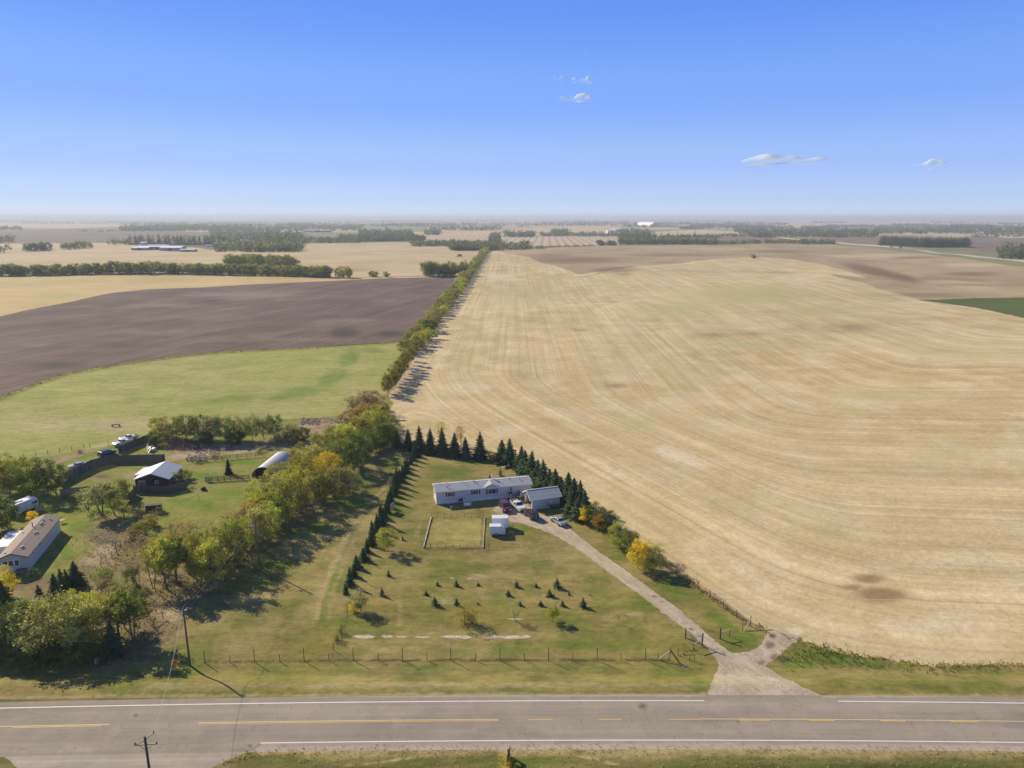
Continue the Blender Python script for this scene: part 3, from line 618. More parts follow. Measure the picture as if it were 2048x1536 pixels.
road_line('road_marking', 400, 997, 1442, .12, .11, M_YEL2); road_line('road_marking', 400, 997, 1442, -.13, .11, M_YEL)
road_line('road_marking', -999, 219, 1450, .12, .11, M_YEL2); road_line('road_marking', 30, 205, 1450, -.13, .11, M_YEL)
for a, b in ((1057, 1106), (1197, 1244), (1337, 1400)): road_line('road_marking', a, b, 1438, .05, .13, M_YEL)
road_line('road_marking', 1398, 2999, 1438, .13, .11, M_YEL2)
for a, b in ((1477, 1540), (1618, 1668), (1759, 1810), (1898, 1952), (2044, 2096)): road_line('road_marking', a, b, 1440, -.06, .15, M_YEL)

# ------------------------------------------------------------------ vegetation
def leaf_mat(name='foliage', trans=0.3):
    m = bpy.data.materials.new(name); m.use_nodes = True; nt = m.node_tree; nt.nodes.remove(nt.nodes['Principled BSDF'])
    out = nt.nodes['Material Output']; oi = nt.nodes.new('ShaderNodeObjectInfo')
    at = nt.nodes.new('ShaderNodeAttribute'); at.attribute_name = 'tint'
    t = sepxyz(nt, at.outputs['Vector'])
    f = math_n(nt, 'ADD', math_n(nt, 'MULTIPLY', t[0], 0.9), 0.55)
    c = mixc(nt, 1.0, oi.outputs['Color'], comb(nt, f, f, f), 'MULTIPLY')
    # some leaf clumps have turned further than the rest
    c2 = mixc(nt, 1.0, c, (1.3, 1.15, .85), 'MULTIPLY')
    c = mixc(nt, math_n(nt, 'MULTIPLY', t[1], 0.8), c, c2)
    d = nt.nodes.new('ShaderNodeBsdfDiffuse'); tr = nt.nodes.new('ShaderNodeBsdfTranslucent'); mx_ = nt.nodes.new('ShaderNodeMixShader')
    mx_.inputs[0].default_value = trans
    nt.links.new(c, d.inputs[0]); nt.links.new(mixc(nt, 1.0, c, (1.3, 1.25, .7), 'MULTIPLY'), tr.inputs[0])
    nt.links.new(d.outputs[0], mx_.inputs[1]); nt.links.new(tr.outputs[0], mx_.inputs[2]); nt.links.new(mx_.outputs[0], out.inputs[0])
    return m
M_LEAF = leaf_mat('foliage', .42); M_NEEDLE = leaf_mat('needles', .25)
M_BARK = paint('bark', (.16, .13, .10), .95, vary=.25, scale=1.5, spec=.1); M_TWIG = paint('bare_twigs', (.23, .18, .14), .95, vary=.3, scale=1.5, spec=.1)
M_DEADW = paint('dark_dead_wood', (.085, .065, .05), .95, vary=.3, scale=1.5, spec=.1)

def quads_mesh(name, c, ax, ay, tint, mat):
    """c centres, ax/ay half axes (n,3) -> one mesh of leaf-sized quads; tint (n,2)"""
    n = len(c); v = np.stack([c-ax-ay*.6, c+ax*.35-ay, c+ax+ay*.6, c-ax*.35+ay], 1).reshape(-1, 3).astype(np.float32)
    me = bpy.data.meshes.new(name); me.vertices.add(4*n); me.vertices.foreach_set('co', v.ravel())
    me.loops.add(4*n); me.loops.foreach_set('vertex_index', np.arange(4*n, dtype=np.int32))
    me.polygons.add(n); me.polygons.foreach_set('loop_start', np.arange(0, 4*n, 4, dtype=np.int32)); me.polygons.foreach_set('loop_total', np.full(n, 4, dtype=np.int32))
    me.update(calc_edges=True)
    at = me.attributes.new('tint', 'FLOAT_VECTOR', 'FACE'); at.data.foreach_set('vector', np.column_stack([tint, np.zeros(n)]).astype(np.float32).ravel())
    me.materials.append(mat); return me
def unit(v): return v/np.maximum(np.linalg.norm(v, axis=-1, keepdims=True), 1e-6)

def crown_data(rs, clumps=55, per=55, size=.030, rx=.40, z0=.22, z1=1.0, sig=.06, power=1.0, full=0.55, low=0.0):
    """crown of height 1: leaf clumps set through an uneven ellipsoid, thicker outside"""
    k = rs.normal(size=(6, 3)); amp = rs.uniform(-.16, .16, 6)
    cc = []
    while len(cc) < clumps:
        d = unit(rs.normal(size=3)); r = rs.uniform(full, 1)**.6
        mod = 1+sum(a*math.sin(3.0*float(kk@d)) for a, kk in zip(amp, k))
        zc = (z0+z1)/2; hz = (z1-z0)/2
        p = np.array((d[0]*rx*r*mod, d[1]*rx*r*mod, zc+d[2]*hz*r*min(mod, 1.05)))
        if power != 1.0: t = (p[2]-z0)/(z1-z0); p[:2] *= max(.15, 1-abs(t)**power*.65)
        if p[2] > z0-.03: cc.append(p)
    cc = np.array(cc)
    ci = rs.integers(0, clumps, clumps*per); g = rs.normal(size=(clumps*per, 3))*sig*np.array((1.1, 1.1, .75))
    pos = cc[ci]+g
    nrm = unit(unit(pos-np.array((0, 0, (z0+z1)/2)))*.7+rs.normal(size=pos.shape)*.8+np.array((0, 0, .35)))
    t1 = unit(np.cross(nrm, rs.normal(size=pos.shape))); t2 = np.cross(nrm, t1)
    s = size*rs.uniform(.6, 1.3, (len(pos), 1))
    ct = rs.uniform(0, 1, clumps); cy = (rs.random(clumps) < .25)*rs.uniform(.3, 1, clumps)
    tint = np.column_stack([np.clip(ct[ci]*.55+rs.uniform(0, .5, len(pos)), 0, 1), np.clip(cy[ci]+(rs.random(len(pos)) < .08)*.6, 0, 1)])
    return cc, pos, t1*s, t2*s*.75, tint
def limbs(mb, targets, base_r, fork=.25, stems=1, rs=None, spread=.05):
    for s in range(stems):
        a0 = rs.uniform(0, 6.28); off = Vector((math.cos(a0), math.sin(a0), 0))*spread*(stems > 1)
        bent = Vector((rs.normal()*.02, rs.normal()*.02, 0)); f = Vector((0, 0, fork))+off*1.4+bent
        mb.tube(off*.4, f, base_r, base_r*.72, 7); top = Vector((bent.x*3, bent.y*3, .62))+off*2; mb.tube(f, top, base_r*.7, base_r*.32, 6)
        for t in targets[s::stems]:
            t = Vector(t); q = rs.uniform(.0, .8); st = f.lerp(top, q); mid = st.lerp(t, .5)+Vector((rs.normal()*.02, rs.normal()*.02, .02))
            mb.tube(st, mid, base_r*.36, base_r*.22, 5, cap=False); mb.tube(mid, t, base_r*.22, base_r*.07, 4, cap=False)
def bare_mesh(rs, mat, stems=1, dens=1.0, upright=.6):
    mb = MB()
    def grow(p, d, L, r, lev):
        q = p+d*L; mb.tube(p, q, r, r*.68, 5 if lev < 2 else 3, cap=False)
        if lev >= 5: return
        n = 2+(rs.random() < .6*dens)+(lev > 2)
        for _ in range(n):
            dd = Vector(rs.normal(size=3))*(.52 if lev else .4)+d+Vector((0, 0, .22*upright)); dd.normalize()
            grow(p.lerp(q, rs.uniform(.65, 1.0)), dd, L*rs.uniform(.6, .82), r*.6, lev+1)
    for s in range(stems):
        a = rs.uniform(0, 6.28); d = Vector((math.cos(a)*.25*(stems > 1)+rs.normal()*.06, math.sin(a)*.25*(stems > 1)+rs.normal()*.06, 1)).normalized()
        grow(Vector((0, 0, 0)), d, .30, .016/math.sqrt(stems)*1.2, 0)
    me = bpy.data.meshes.new('branches'); me.from_pydata(mb.v, [], mb.f); me.materials.append(mat); return me
def trunk_mesh(mb, mat):
    me = bpy.data.meshes.new('trunk'); me.from_pydata(mb.v, [], mb.f); me.materials.append(mat); return me

CROWN = {}    # kind -> list of (crown mesh, trunk mesh)
def make_kind(kind, n, seed, stems=1, base_r=.018, **kw):
    L = []
    for i in range(n):
        rs = np.random.default_rng(seed+i*17); cc, p, a, b, t = crown_data(rs, **kw)
        cm = quads_mesh('crown', p, a, b, t, M_LEAF)
        mb = MB(); limbs(mb, cc[rs.permutation(len(cc))[:18]], base_r, kw.get('z0', .2)*1.1, stems, rs, .06)
        L.append((cm, trunk_mesh(mb, M_BARK)))
    CROWN[kind] = L
make_kind('round', 5, 11, clumps=64, per=70, size=.0165, rx=.46, z0=.10, z1=.97, sig=.05)
make_kind('tall', 4, 61, clumps=50, per=60, size=.0165, rx=.27, z0=.15, z1=.98, sig=.045)
make_kind('highcrown', 3, 91, stems=2, clumps=50, per=62, size=.020, rx=.34, z0=.36, z1=.98, sig=.045)
make_kind('sparse', 4, 131, stems=2, clumps=46, per=20, size=.017, rx=.30, z0=.25, z1=.98, sig=.055)
make_kind('bush', 4, 171, stems=4, base_r=.022, clumps=50, per=58, size=.026, rx=.62, z0=.02, z1=.95, sig=.075)
make_kind('sparsebush', 3, 211, stems=5, base_r=.02, clumps=46, per=16, size=.024, rx=.42, z0=.05, z1=.95, sig=.07)
# lighter ones for the middle distance
make_kind('farround', 5, 251, clumps=26, per=34, size=.042, rx=.44, z0=.03, z1=.97, sig=.085)
make_kind('fartall', 3, 291, clumps=22, per=22, size=.050, rx=.30, z0=.03, z1=.98, sig=.07)
BARE = [bare_mesh(np.random.default_rng(400+i), M_TWIG, 1+(i % 3), 1.0) for i in range(5)]
DEAD = [bare_mesh(np.random.default_rng(450+i), M_DEADW, 3, 1.2, .2) for i in range(2)]

def spruce_parts(rs, tiers=26, size=1.0, wid=.26, lod=0):
    c, ax, ay, ti = [], [], [], []
    n0 = 15 if lod == 0 else 8
    for k in range(tiers):
        z = .05+.93*(k/tiers)**.94; rad = wid*(1-z)**.86*rs.uniform(.70, 1.22)+.014; n = max(4, int(n0*(1-z)**.55)+2); a0 = rs.uniform(0, 6.28); tt = rs.uniform(0, .5)
        for j in range(n):
            a = a0+6.283*j/n+rs.normal()*.12; rr = rad*rs.uniform(.55, 1.28); dr = np.array((math.cos(a), math.sin(a), 0)); lat = np.array((-dr[1], dr[0], 0))
            segs = 4 if lod == 0 else 2
            for s_ in range(segs):
                f = (s_+.6)/segs; droop = -.30*f*rr+.05*rr*(f > .8)
                p = dr*rr*f+np.array((0, 0, z+droop)); w = rr*.30*(1.15-f*.75)
                for side in (-1, 1):
                    c.append(p+lat*side*w*.45+np.array((0, 0, rs.normal()*.004))); ax.append(dr*rr/segs*.62+np.array((0, 0, -.012))); ay.append(lat*w*.55+np.array((0, 0, -.010*side)))
                    ti.append((np.clip(tt+rs.uniform(0, .5)+.15*f, 0, 1), 0))
    c.append(np.array((0, 0, .985))); ax.append(np.array((0, 0, .02))); ay.append(np.array((.006, 0, 0))); ti.append((.5, 0))
    cm = quads_mesh('crown', np.array(c), np.array(ax), np.array(ay), np.array(ti), M_NEEDLE)
    mb = MB(); mb.tube((0, 0, 0), (0, 0, .97), .020, .003, 6); return cm, trunk_mesh(mb, M_BARK)
CROWN['spruce'] = [spruce_parts(np.random.default_rng(500+i), 25+i % 3, wid=(.25, .29, .23, .27, .31)[i % 5]) for i in range(5)]
CROWN['farspruce'] = [spruce_parts(np.random.default_rng(540+i), 13, wid=(.24, .20)[i % 2], lod=1) for i in range(3)]
CROWN['sapling'] = [spruce_parts(np.random.default_rng(560+i), 12, wid=(.40, .34, .44)[i % 3], lod=1) for i in range(3)]

C_DG = (.115, .155, .05); C_G = (.185, .235, .062); C_O = (.28, .29, .09); C_YG = (.39, .415, .09); C_Y = (.64, .53, .055)
C_OR = (.37, .30, .10); C_S = (.33, .36, .18); C_B = (.30, .25, .16); C_SP = (.085, .125, .058); C_BS = (.16, .21, .20); C_PG = (.41, .42, .16)
CNAME = {C_DG: 'dark green', C_G: 'green', C_O: 'olive green', C_YG: 'yellow-green', C_Y: 'bright yellow', C_OR: 'orange-brown', C_S: 'silvery green', C_B: 'brown', C_SP: 'dark green', C_PG: 'pale green'}
_o = 'first second third fourth fifth sixth seventh eighth ninth tenth eleventh twelfth thirteenth fourteenth fifteenth sixteenth seventeenth eighteenth nineteenth twentieth'.split()
ORD = _o+[t+('-'+_o[k-1] if k else '') for t, e in (('twenty', ''), ('thirty', 'thirtieth'), ('forty', 'fortieth'), ('fifty', 'fiftieth'), ('sixty', 'sixtieth')) for k in range(10) if (k or e)]
ORD = [{'thirty': 'thirtieth', 'forty': 'fortieth', 'fifty': 'fiftieth', 'sixty': 'sixtieth'}.get(w, w) for w in ORD]
PR = random.Random(5)
def jitc(c, a=.14):
    k = PR.uniform(1-a, 1+a); return tuple(min(1, v*k*PR.uniform(.95, 1.05)) for v in c)+(1,)
WREF = {'round': .46, 'tall': .27, 'highcrown': .34, 'sparse': .30, 'bush': .62, 'sparsebush': .42, 'farround': .44, 'fartall': .30, 'spruce': .25, 'farspruce': .22, 'sapling': .40}
def plant(loc, kind, h, w, col, name, label, cat, group=None, parts=True):
    """one tree or shrub: an Empty with crown and trunk, or a single crown mesh when it is tiny in the picture"""
    cm, tm = PR.choice(CROWN[kind]); sx_ = w/(2*WREF[kind]*1.12)
    loc = (loc[0], loc[1], loc[2]-.04); rz = PR.uniform(0, 6.28)
    if not parts:
        o = bpy.data.objects.new(name, cm); COL.objects.link(o); o.location = loc; o.rotation_euler = (0, 0, rz); o.scale = (sx_, sx_, h); o.color = jitc(col)
        return tag(o, label, cat, group)
    t = thing(name, label, cat, loc, rz, group); t.scale = (sx_, sx_, h)
    t.rotation_euler = (PR.gauss(0, .02), PR.gauss(0, .02), rz)
    c = bpy.data.objects.new('crown', cm); COL.objects.link(c); c.parent = t; c.color = jitc(col)
    k = bpy.data.objects.new('trunk', tm); COL.objects.link(k); k.parent = t
    return t
def bare(loc, h, name, label, cat, w=1.0, dead=False, group=None):
    me = PR.choice(DEAD if dead else BARE); o = bpy.data.objects.new(name, me); COL.objects.link(o)
    o.location = loc; o.scale = (h*w*.75, h*w*.75, h*.78); o.rotation_euler = (0, 0, PR.uniform(0, 6.28)); return tag(o, label, cat, group)

# --- the tangle of broadleaf trees between the farm and the lawn: (px, py, height, width, colour, kind)
ZONES = [
 ('in the roadside grove', 'trees of the roadside grove', [
  (112, 1307, 9.5, 10.5, C_PG, 'round'), (165, 1304, 9.2, 9.0, C_PG, 'round'), (192, 1290, 9.0, 7.0, C_YG, 'round'), (60, 1300, 8.0, 8.0, C_S, 'round'), (135, 1288, 9.0, 8.0, C_PG, 'round'),
  (270, 1284, 9.0, 5.8, C_G, 'highcrown'), (236, 1272, 7.5, 5.0, C_PG, 'highcrown'), (18, 1300, 8.5, 8.0, C_DG, 'round'), (-24, 1275, 9.0, 9.0, C_DG, 'round'), (52, 1275, 7.0, 6.0, C_S, 'round'),
  (160, 1258, 7.0, 6.0, C_YG, 'round'), (252, 1255, 6.5, 4.5, C_O, 'highcrown'), (90, 1262, 6.0, 5.0, C_S, 'bush'), (-60, 1300, 8, 8, C_DG, 'round'), (5, 1195, 6.0, 5.0, C_Y, 'round'), (-14, 1215, 7, 5, C_O, 'round'), (128, 1318, 3.4, 5.0, C_DG, 'bush'), (205, 1318, 3.0, 5, C_DG, 'bush'), (40, 1320, 3.4, 6, C_DG, 'bush'), (85, 1320, 3.2, 6, C_G, 'bush'), (165, 1320, 3.0, 6, C_G, 'bush')]),
 ('by the brown clearing', 'tall thin trees by the clearing', [
  (308, 1178, 9.5, 3.6, C_O, 'sparse'), (336, 1180, 10.0, 5.2, C_YG, 'highcrown'), (352, 1168, 9.5, 5.0, C_G, 'highcrown'), (322, 1150, 8.0, 5.0, C_YG, 'sparse'), (296, 1130, 7.0, 5.0, C_B, 'sparse'), (378, 1150, 7.5, 5.0, C_YG, 'sparse'), (360, 1110, 7.5, 5.0, C_OR, 'sparse'), (388, 1118, 8.0, 4.5, C_B, 'sparse')]),
 ('in the dense row beside the lawn', 'trees of the dense row', [
  (400, 1172, 7.0, 4.6, C_YG, 'highcrown'), (425, 1168, 9.5, 6.0, C_YG, 'round'), (410, 1140, 9.0, 6.0, C_O, 'round'), (448, 1150, 10.0, 6.5, C_O, 'round'), (470, 1132, 9.5, 6.0, C_G, 'round'), (440, 1112, 8.0, 6.0, C_PG, 'round'),
  (487, 1118, 9.0, 5.5, C_YG, 'round'), (470, 1092, 7.5, 6.0, C_OR, 'sparse'), (505, 1098, 8.0, 5.5, C_B, 'sparse'), (520, 1090, 8.5, 6.0, C_PG, 'round'), (543, 1082, 9.0, 6.5, C_YG, 'round'), (560, 1062, 8.5, 6.0, C_G, 'round'),
  (505, 1060, 7.0, 6.5, C_OR, 'round'), (528, 1045, 8.0, 7.0, C_YG, 'round'), (488, 1075, 6.5, 6, C_B, 'round'), (574, 1040, 10.0, 9.0, C_O, 'round'), (603, 1028, 9.5, 9.5, C_O, 'round'), (555, 1015, 8.5, 8.0, C_PG, 'round'), (520, 1015, 7.5, 6.0, C_YG, 'round'),
  (590, 1000, 9.0, 8.0, C_YG, 'round'), (560, 985, 8.0, 7.0, C_PG, 'round'), (618, 985, 8.5, 7.5, C_O, 'round'), (640, 1005, 8.0, 7.5, C_G, 'round'), (670, 995, 8.5, 8.0, C_O, 'round'), (698, 990, 7.5, 6.5, C_PG, 'round'), (655, 970, 9.0, 7.5, C_Y, 'round'),
  (600, 960, 7.5, 7.0, C_O, 'round'), (632, 945, 8.0, 7.5, C_PG, 'round'), (600, 935, 7.0, 7, C_O, 'round'), (680, 948, 9.5, 10.0, C_G, 'round'), (716, 936, 10.5, 10.5, C_DG, 'round'), (655, 920, 8.5, 9.0, C_O, 'round'), (690, 905, 9.0, 9.0, C_YG, 'round'), (728, 912, 8.5, 8, C_G, 'round'),
  (665, 895, 7.0, 7.0, C_O, 'round'), (720, 888, 9.0, 9.0, C_O, 'round'), (752, 900, 9.0, 9.0, C_G, 'round'), (742, 880, 9.5, 9.0, C_YG, 'round')]),
 ('where row and hedge meet', 'trees where row and hedge meet', [
  (775, 896, 8.5, 7.0, C_G, 'round'), (768, 876, 9.0, 8.0, C_O, 'round'), (738, 862, 9.5, 9.0, C_OR, 'round'), (760, 856, 8.0, 8.0, C_YG, 'round'), (720, 858, 8.0, 8.0, C_OR, 'round'), (700, 862, 7.0, 7.0, C_B, 'round'), (712, 838, 8.0, 10.0, C_B, 'sparse'), (725, 832, 8.0, 9.0, C_B, 'round'), (745, 828, 8.5, 9.0, C_B, 'round'),
  (795, 880, 5.5, 5.0, C_B, 'sparse'), (735, 812, 6.0, 7.0, C_B, 'sparse')]),
 ('behind the farm yard', 'bushes behind the farm yard', [
  (318, 872, 6.5, 7.0, C_YG, 'round'), (345, 876, 7.0, 8.0, C_O, 'round'), (372, 880, 8.0, 9.0, C_G, 'round'), (400, 880, 8.0, 9.0, C_DG, 'round'), (425, 882, 8.5, 9.0, C_S, 'round'), (452, 882, 8.0, 8.0, C_S, 'round'), (480, 882, 7.5, 8.0, C_G, 'round'), (505, 880, 8.5, 7.0, C_S, 'round'), (528, 878, 7.5, 7, C_S, 'round'),
  (548, 876, 8.0, 6.0, C_G, 'round'), (560, 884, 5.0, 6.0, C_S, 'bush'), (585, 880, 5.5, 6.5, C_S, 'bush'), (605, 884, 5.0, 6.0, C_DG, 'bush'), (310, 890, 4.5, 5, C_DG, 'bush'), (470, 888, 4, 6, C_DG, 'bush'), (410, 888, 4, 7, C_DG, 'bush')]),
 ('by the brown-roofed home', 'trees near the brown-roofed home', [
  (20, 990, 9.0, 8.0, C_O, 'round'), (45, 975, 8.0, 8.0, C_YG, 'round'), (72, 990, 10.0, 9.0, C_G, 'round'), (98, 992, 9.5, 8.0, C_DG, 'round'), (5, 965, 8.0, 7.0, C_YG, 'round'), (-15, 985, 10, 8, C_O, 'round'), (15, 1056, 7.5, 7.5, C_DG, 'round'), (-10, 1070, 8, 8, C_DG, 'round'), (112, 985, 6.0, 5.0, C_B, 'sparse'),
  (203, 1030, 7.5, 7.5, C_S, 'highcrown'), (176, 1018, 5.5, 5.0, C_S, 'sparse'), (238, 1004, 5.5, 6.5, C_G, 'bush'), (250, 1038, 5.0, 3.5, C_YG, 'sparse'), (230, 1030, 5.0, 4.0, C_O, 'sparse'), (66, 1042, 2.6, 2.5, C_Y, 'bush')]),
]
def bycount(zone, group, L, cat='tree'):
    L = sorted(L, key=lambda t: -t[1]); seen = {}
    for t in L: seen.setdefault((t[4], t[5]), []).append(t)
    for key, ts in seen.items():
        kn = {'round': 'broad', 'tall': 'slim', 'highcrown': 'bare-stemmed', 'sparse': 'thin', 'bush': 'low', 'sparsebush': 'thin low'}[key[1]]
        for i, (px, py, h, w, c, kd) in enumerate(ts):
            o = '' if len(ts) == 1 else ', %s such from road' % ORD[i]
            sh = kd in ('bush', 'sparsebush')
            plant(P(px, py), kd, h, w, c, 'shrub' if sh else 'broadleaf_tree', '%s %s %s %s%s' % (kn, CNAME[c], 'shrub' if sh else 'tree', zone, o), 'shrub' if sh else 'tree', group)
for zn, grp, L in ZONES: bycount(zn, grp, L)
# undergrowth in the tangle and yard
for px, py, h, w, c, kd, lab in [
  (230, 1212, 5.0, 4.5, C_B, 'sparsebush', 'brown leafless thicket in the middle of the left clearing'), (247, 1195, 3.5, 4.0, C_S, 'bush', 'grey-green shrub beside the brown thicket in the clearing'),
  (266, 1170, 3.8, 3.4, C_DG, 'bush', 'small dark shrub just left of the forked dead tree'), (212, 1168, 3.6, 4.5, C_S, 'bush', 'grey-green shrub above the brown thicket near the wire fence'),
  (278, 1070, 3.2, 4.5, C_O, 'bush', 'olive shrub below the dark red trough in the yard'), (262, 1078, 2.6, 4.2, C_B, 'sparsebush', 'brown weedy shrub left of the olive shrub in the yard'), (300, 1052, 2.8, 4.5, C_O, 'bush', 'dark olive shrub among fallen branches below the trough'),
  (318, 1028, 1.8, 3.6, C_S, 'sparsebush', 'pale weedy shrub in front of the dark red trough'), (360, 968, 4.0, 5.0, C_S, 'sparsebush', 'grey-green shrub at the right end of the dark barn'), (372, 958, 3.0, 3.5, C_G, 'bush', 'dark shrub behind the right corner of the barn'),
  (60, 1068, 1.6, 3, C_S, 'bush', 'small shrub behind the white lean-to'), (36, 1135, 1.4, 3.5, C_DG, 'bush', 'low dark shrub under the end window of the brown-roofed home'), (62, 1152, 1.8, 3.0, C_S, 'sparsebush', 'pale shrub on the small deck of the brown-roofed home'),
  (140, 945, 1.6, 3.5, C_O, 'sparsebush', 'dry weeds beside the wrecked white car'), (160, 905, 1.2, 2.4, C_B, 'sparsebush', 'brown weed clump on the track behind the board fence'), (308, 893, 2.6, 3.4, C_DG, 'bush', 'dark shrub beside the scrap sheet metal'),
  (430, 915, 1.6, 4.0, C_B, 'sparsebush', 'thin brown weeds along the yard rail fence'), (400, 925, 1.4, 4.0, C_S, 'sparsebush', 'pale weeds at the left end of the yard rail fence'), (520, 905, 1.6, 4, C_PG, 'sparsebush', 'pale weeds by the far end of the arched shed'),
  (520, 1128, 2.0, 3.5, C_YG, 'sparsebush', 'weeds around the foot of the lamp pole'), (505, 955, 2.2, 2, C_S, 'sparsebush', 'weeds at the left corner of the arched shed'), (770, 838, 4.0, 4.5, C_DG, 'bush', 'dark shrub at the corner of the stubble field'), (765, 822, 3.5, 5, C_G, 'bush', 'green shrub just above the dark corner shrub'),
  (674, 1280, 1.6, 1.6, C_O, 'sparsebush', 'tall grass clump on the short cross fence, lower one'), (681, 1266, 1.6, 1.6, C_O, 'sparsebush', 'tall grass clump on the short cross fence, upper one'),
  (1087, 1012, 2.9, 3.6, C_DG, 'sparsebush', 'dark shrub against the garage side wall'), (1107, 1016, 1.0, 3.0, C_DG, 'bush', 'low dark shrub at the back corner of the garage'),
  (1018, 1534, 1.2, 2.6, C_Y, 'sparsebush', 'yellow weeds at the foot of the near sign post')]:
    plant(P(px, py), kd, h, w, c, 'shrub', lab, 'shrub')
bare(P(283, 1183), 10.5, 'dead_tree', 'tall forked dead tree standing alone in the brown clearing', 'dead tree', .45)
bare(P(236, 1118), 6.5, 'dead_tree', 'thin leafless tree by the stone pile in the yard', 'dead tree', .6)
bare(P(345, 1092), 8.5, 'dead_tree', 'leafless forked tree below the green yard, left of the belt', 'dead tree', .6)
bare(P(320, 1100), 7.0, 'dead_tree', 'leafless tree with thin branches, leftmost at the yard bottom', 'dead tree', .7)
bare(P(385, 1155), 9.0, 'dead_tree', 'grey leafless tree between the thin belt and the dense row', 'dead tree', .5)
bare(P(480, 1095), 9.0, 'dead_tree', 'leafless tree rising among the dense row left of the lamp pole', 'dead tree', .6)
for i_, (bx, by, bh) in enumerate([(395, 1168, 7.5), (418, 1150, 9.0), (436, 1130, 9.5), (462, 1140, 8.0), (495, 1112, 8.0), (512, 1090, 8.5), (530, 1068, 8.5), (550, 1040, 9.0), (500, 1050, 7.0), (585, 1012, 9.0), (610, 965, 8.0), (645, 955, 9.0), (700, 880, 8.5), (372, 1130, 8.0), (330, 1140, 8.0)]):
    bare(P(bx, by), bh, 'dead_tree', 'grey leafless crown poking through the dense row, %s from the road' % ORD[i_], 'dead tree', .6, group='leafless trees within the dense row')
bare(P(726, 1162), 4.0, 'dead_tree', 'spindly leaning leafless sapling right of the spruce row', 'sapling', .5)
bare(P(742, 1128), 3.6, 'dead_tree', 'thin leafless sapling below the yellow-green lawn tree', 'sapling', .5)
bare(P(1237, 1246), 3.2, 'bare_sapling', 'leafless sapling at the right of the front lawn', 'sapling', .7)
# single trees and shrubs on the lawn
for px, py, h, w, c, kd, nm, lab in [
  (776, 1103, 5.2, 5.0, C_YG, 'round', 'broadleaf_tree', 'round yellow-green tree on the lawn beside the spruce row'),
  (722, 1222, 4.4, 3.0, C_S, 'tall', 'broadleaf_tree', 'silvery tree at the bottom of the spruce row'), (708, 1224, 2.2, 1.6, C_Y, 'bush', 'shrub', 'small yellow shrub left of the silvery tree'),
  (932, 1248, 3.9, 3.8, (.36, .29, .06), 'sparsebush', 'shrub', 'thin yellow-leaved shrub on the front lawn'), (946, 1246, 2.8, 2.2, C_O, 'sparsebush', 'shrub', 'low olive shrub touching the thin yellow-leaved shrub'), (1031, 1243, 2.8, 1.8, C_S, 'sparse', 'broadleaf_tree', 'small pale sapling between the yellow shrub and the lime sapling'),
  (1104, 1243, 3.0, 2.2, C_YG, 'tall', 'broadleaf_tree', 'small lime green sapling on the front lawn'),
  (1170, 1048, 4.2, 3.2, C_Y, 'tall', 'broadleaf_tree', 'yellowing tree at the lower end of the spruces by the garage'), (1187, 1050, 5.2, 5.5, C_G, 'round', 'broadleaf_tree', 'dense green tree behind the small orange-yellow one'),
  (1198, 1062, 4.0, 3.2, (.40, .30, .06), 'tall', 'broadleaf_tree', 'small orange-yellow tree beside the driveway hedge'), (1215, 1058, 4.2, 5.0, C_DG, 'round', 'broadleaf_tree', 'dark green tree right of the small orange-yellow one'),
  (1240, 1098, 6.0, 5.2, C_YG, 'round', 'broadleaf_tree', 'yellow-green tree above the big yellow one'), (1262, 1098, 4.0, 4.0, C_O, 'round', 'broadleaf_tree', 'olive tree hidden behind the yellow-green one by the fence'),
  (1277, 1138, 6.3, 5.4, C_Y, 'round', 'broadleaf_tree', 'big bright yellow tree beside the driveway'), (1300, 1142, 5.0, 5.0, C_O, 'round', 'broadleaf_tree', 'olive tree touching the big bright yellow tree'), (1308, 1122, 4, 4, C_YG, 'sparse', 'broadleaf_tree', 'thin yellow-green tree behind the big bright yellow tree'),
  (882, 885, 7.0, 4.0, C_PG, 'sparse', 'broadleaf_tree', 'thin pale tree rising behind the back spruces'), (922, 890, 6.6, 3.0, C_OR, 'sparse', 'broadleaf_tree', 'thin rusty tree rising behind the back spruces'),
  (880, 912, 1.6, 1.4, C_OR, 'sparsebush', 'shrub', 'small rusty shrub before the back spruces, left one'), (904, 916, 1.6, 1.4, C_OR, 'sparsebush', 'shrub', 'small rusty shrub before the back spruces, right one'), (858, 905, 1.5, 2.0, C_B, 'sparsebush', 'shrub', 'brown weeds at the top of the spruce row'),
  (980, 915, 2.0, 4, C_O, 'bush', 'shrub', 'low olive shrub in the gap of the back spruces')]:
    plant(P(px, py), kd, h, w, c, nm, lab, 'shrub' if nm == 'shrub' else 'tree')

# --- spruces
def spruce(px, py, h, lab, grp, w=None, c=C_SP, cat='spruce'): plant(P(px, py), 'spruce', h, w or h*.55, c, 'spruce_tree', lab, cat, grp)
for i, (px, py, h, w) in enumerate([(84, 1217, 4.8, 3.0), (113, 1205, 5.8, 3.4), (127, 1189, 5.3, 2.7), (138, 1177, 4.2, 2.3), (151, 1170, 5.0, 3.4)]):
    spruce(px, py, h, 'young spruce in the slanting row below the brown-roofed home, %s from the left' % ORD[i], 'spruces below the brown-roofed home', w)
spruce(227, 1312, 6.6, 'lone small spruce in front of the roadside grove', None, 4.4)
spruce(14, 1252, 8.5, 'large spruce at the left edge above the roadside grove', None, 5.6)
back = [(795, 895, 6.8), (817, 899, 7.0), (839, 903, 8.8), (861, 906, 8.2), (885, 909, 9.0), (909, 912, 7.8), (931, 914, 6.6), (960, 918, 9.0)]
for i, (px, py, h) in enumerate(back): spruce(px, py, h*.93, 'tall spruce in the back row behind the house lawn, %s from the left' % ORD[i], 'back row of spruces', h*.60)
spruce(930, 918, 3.4, 'small bluish spruce in front of the back row', None, 2.2, C_BS)
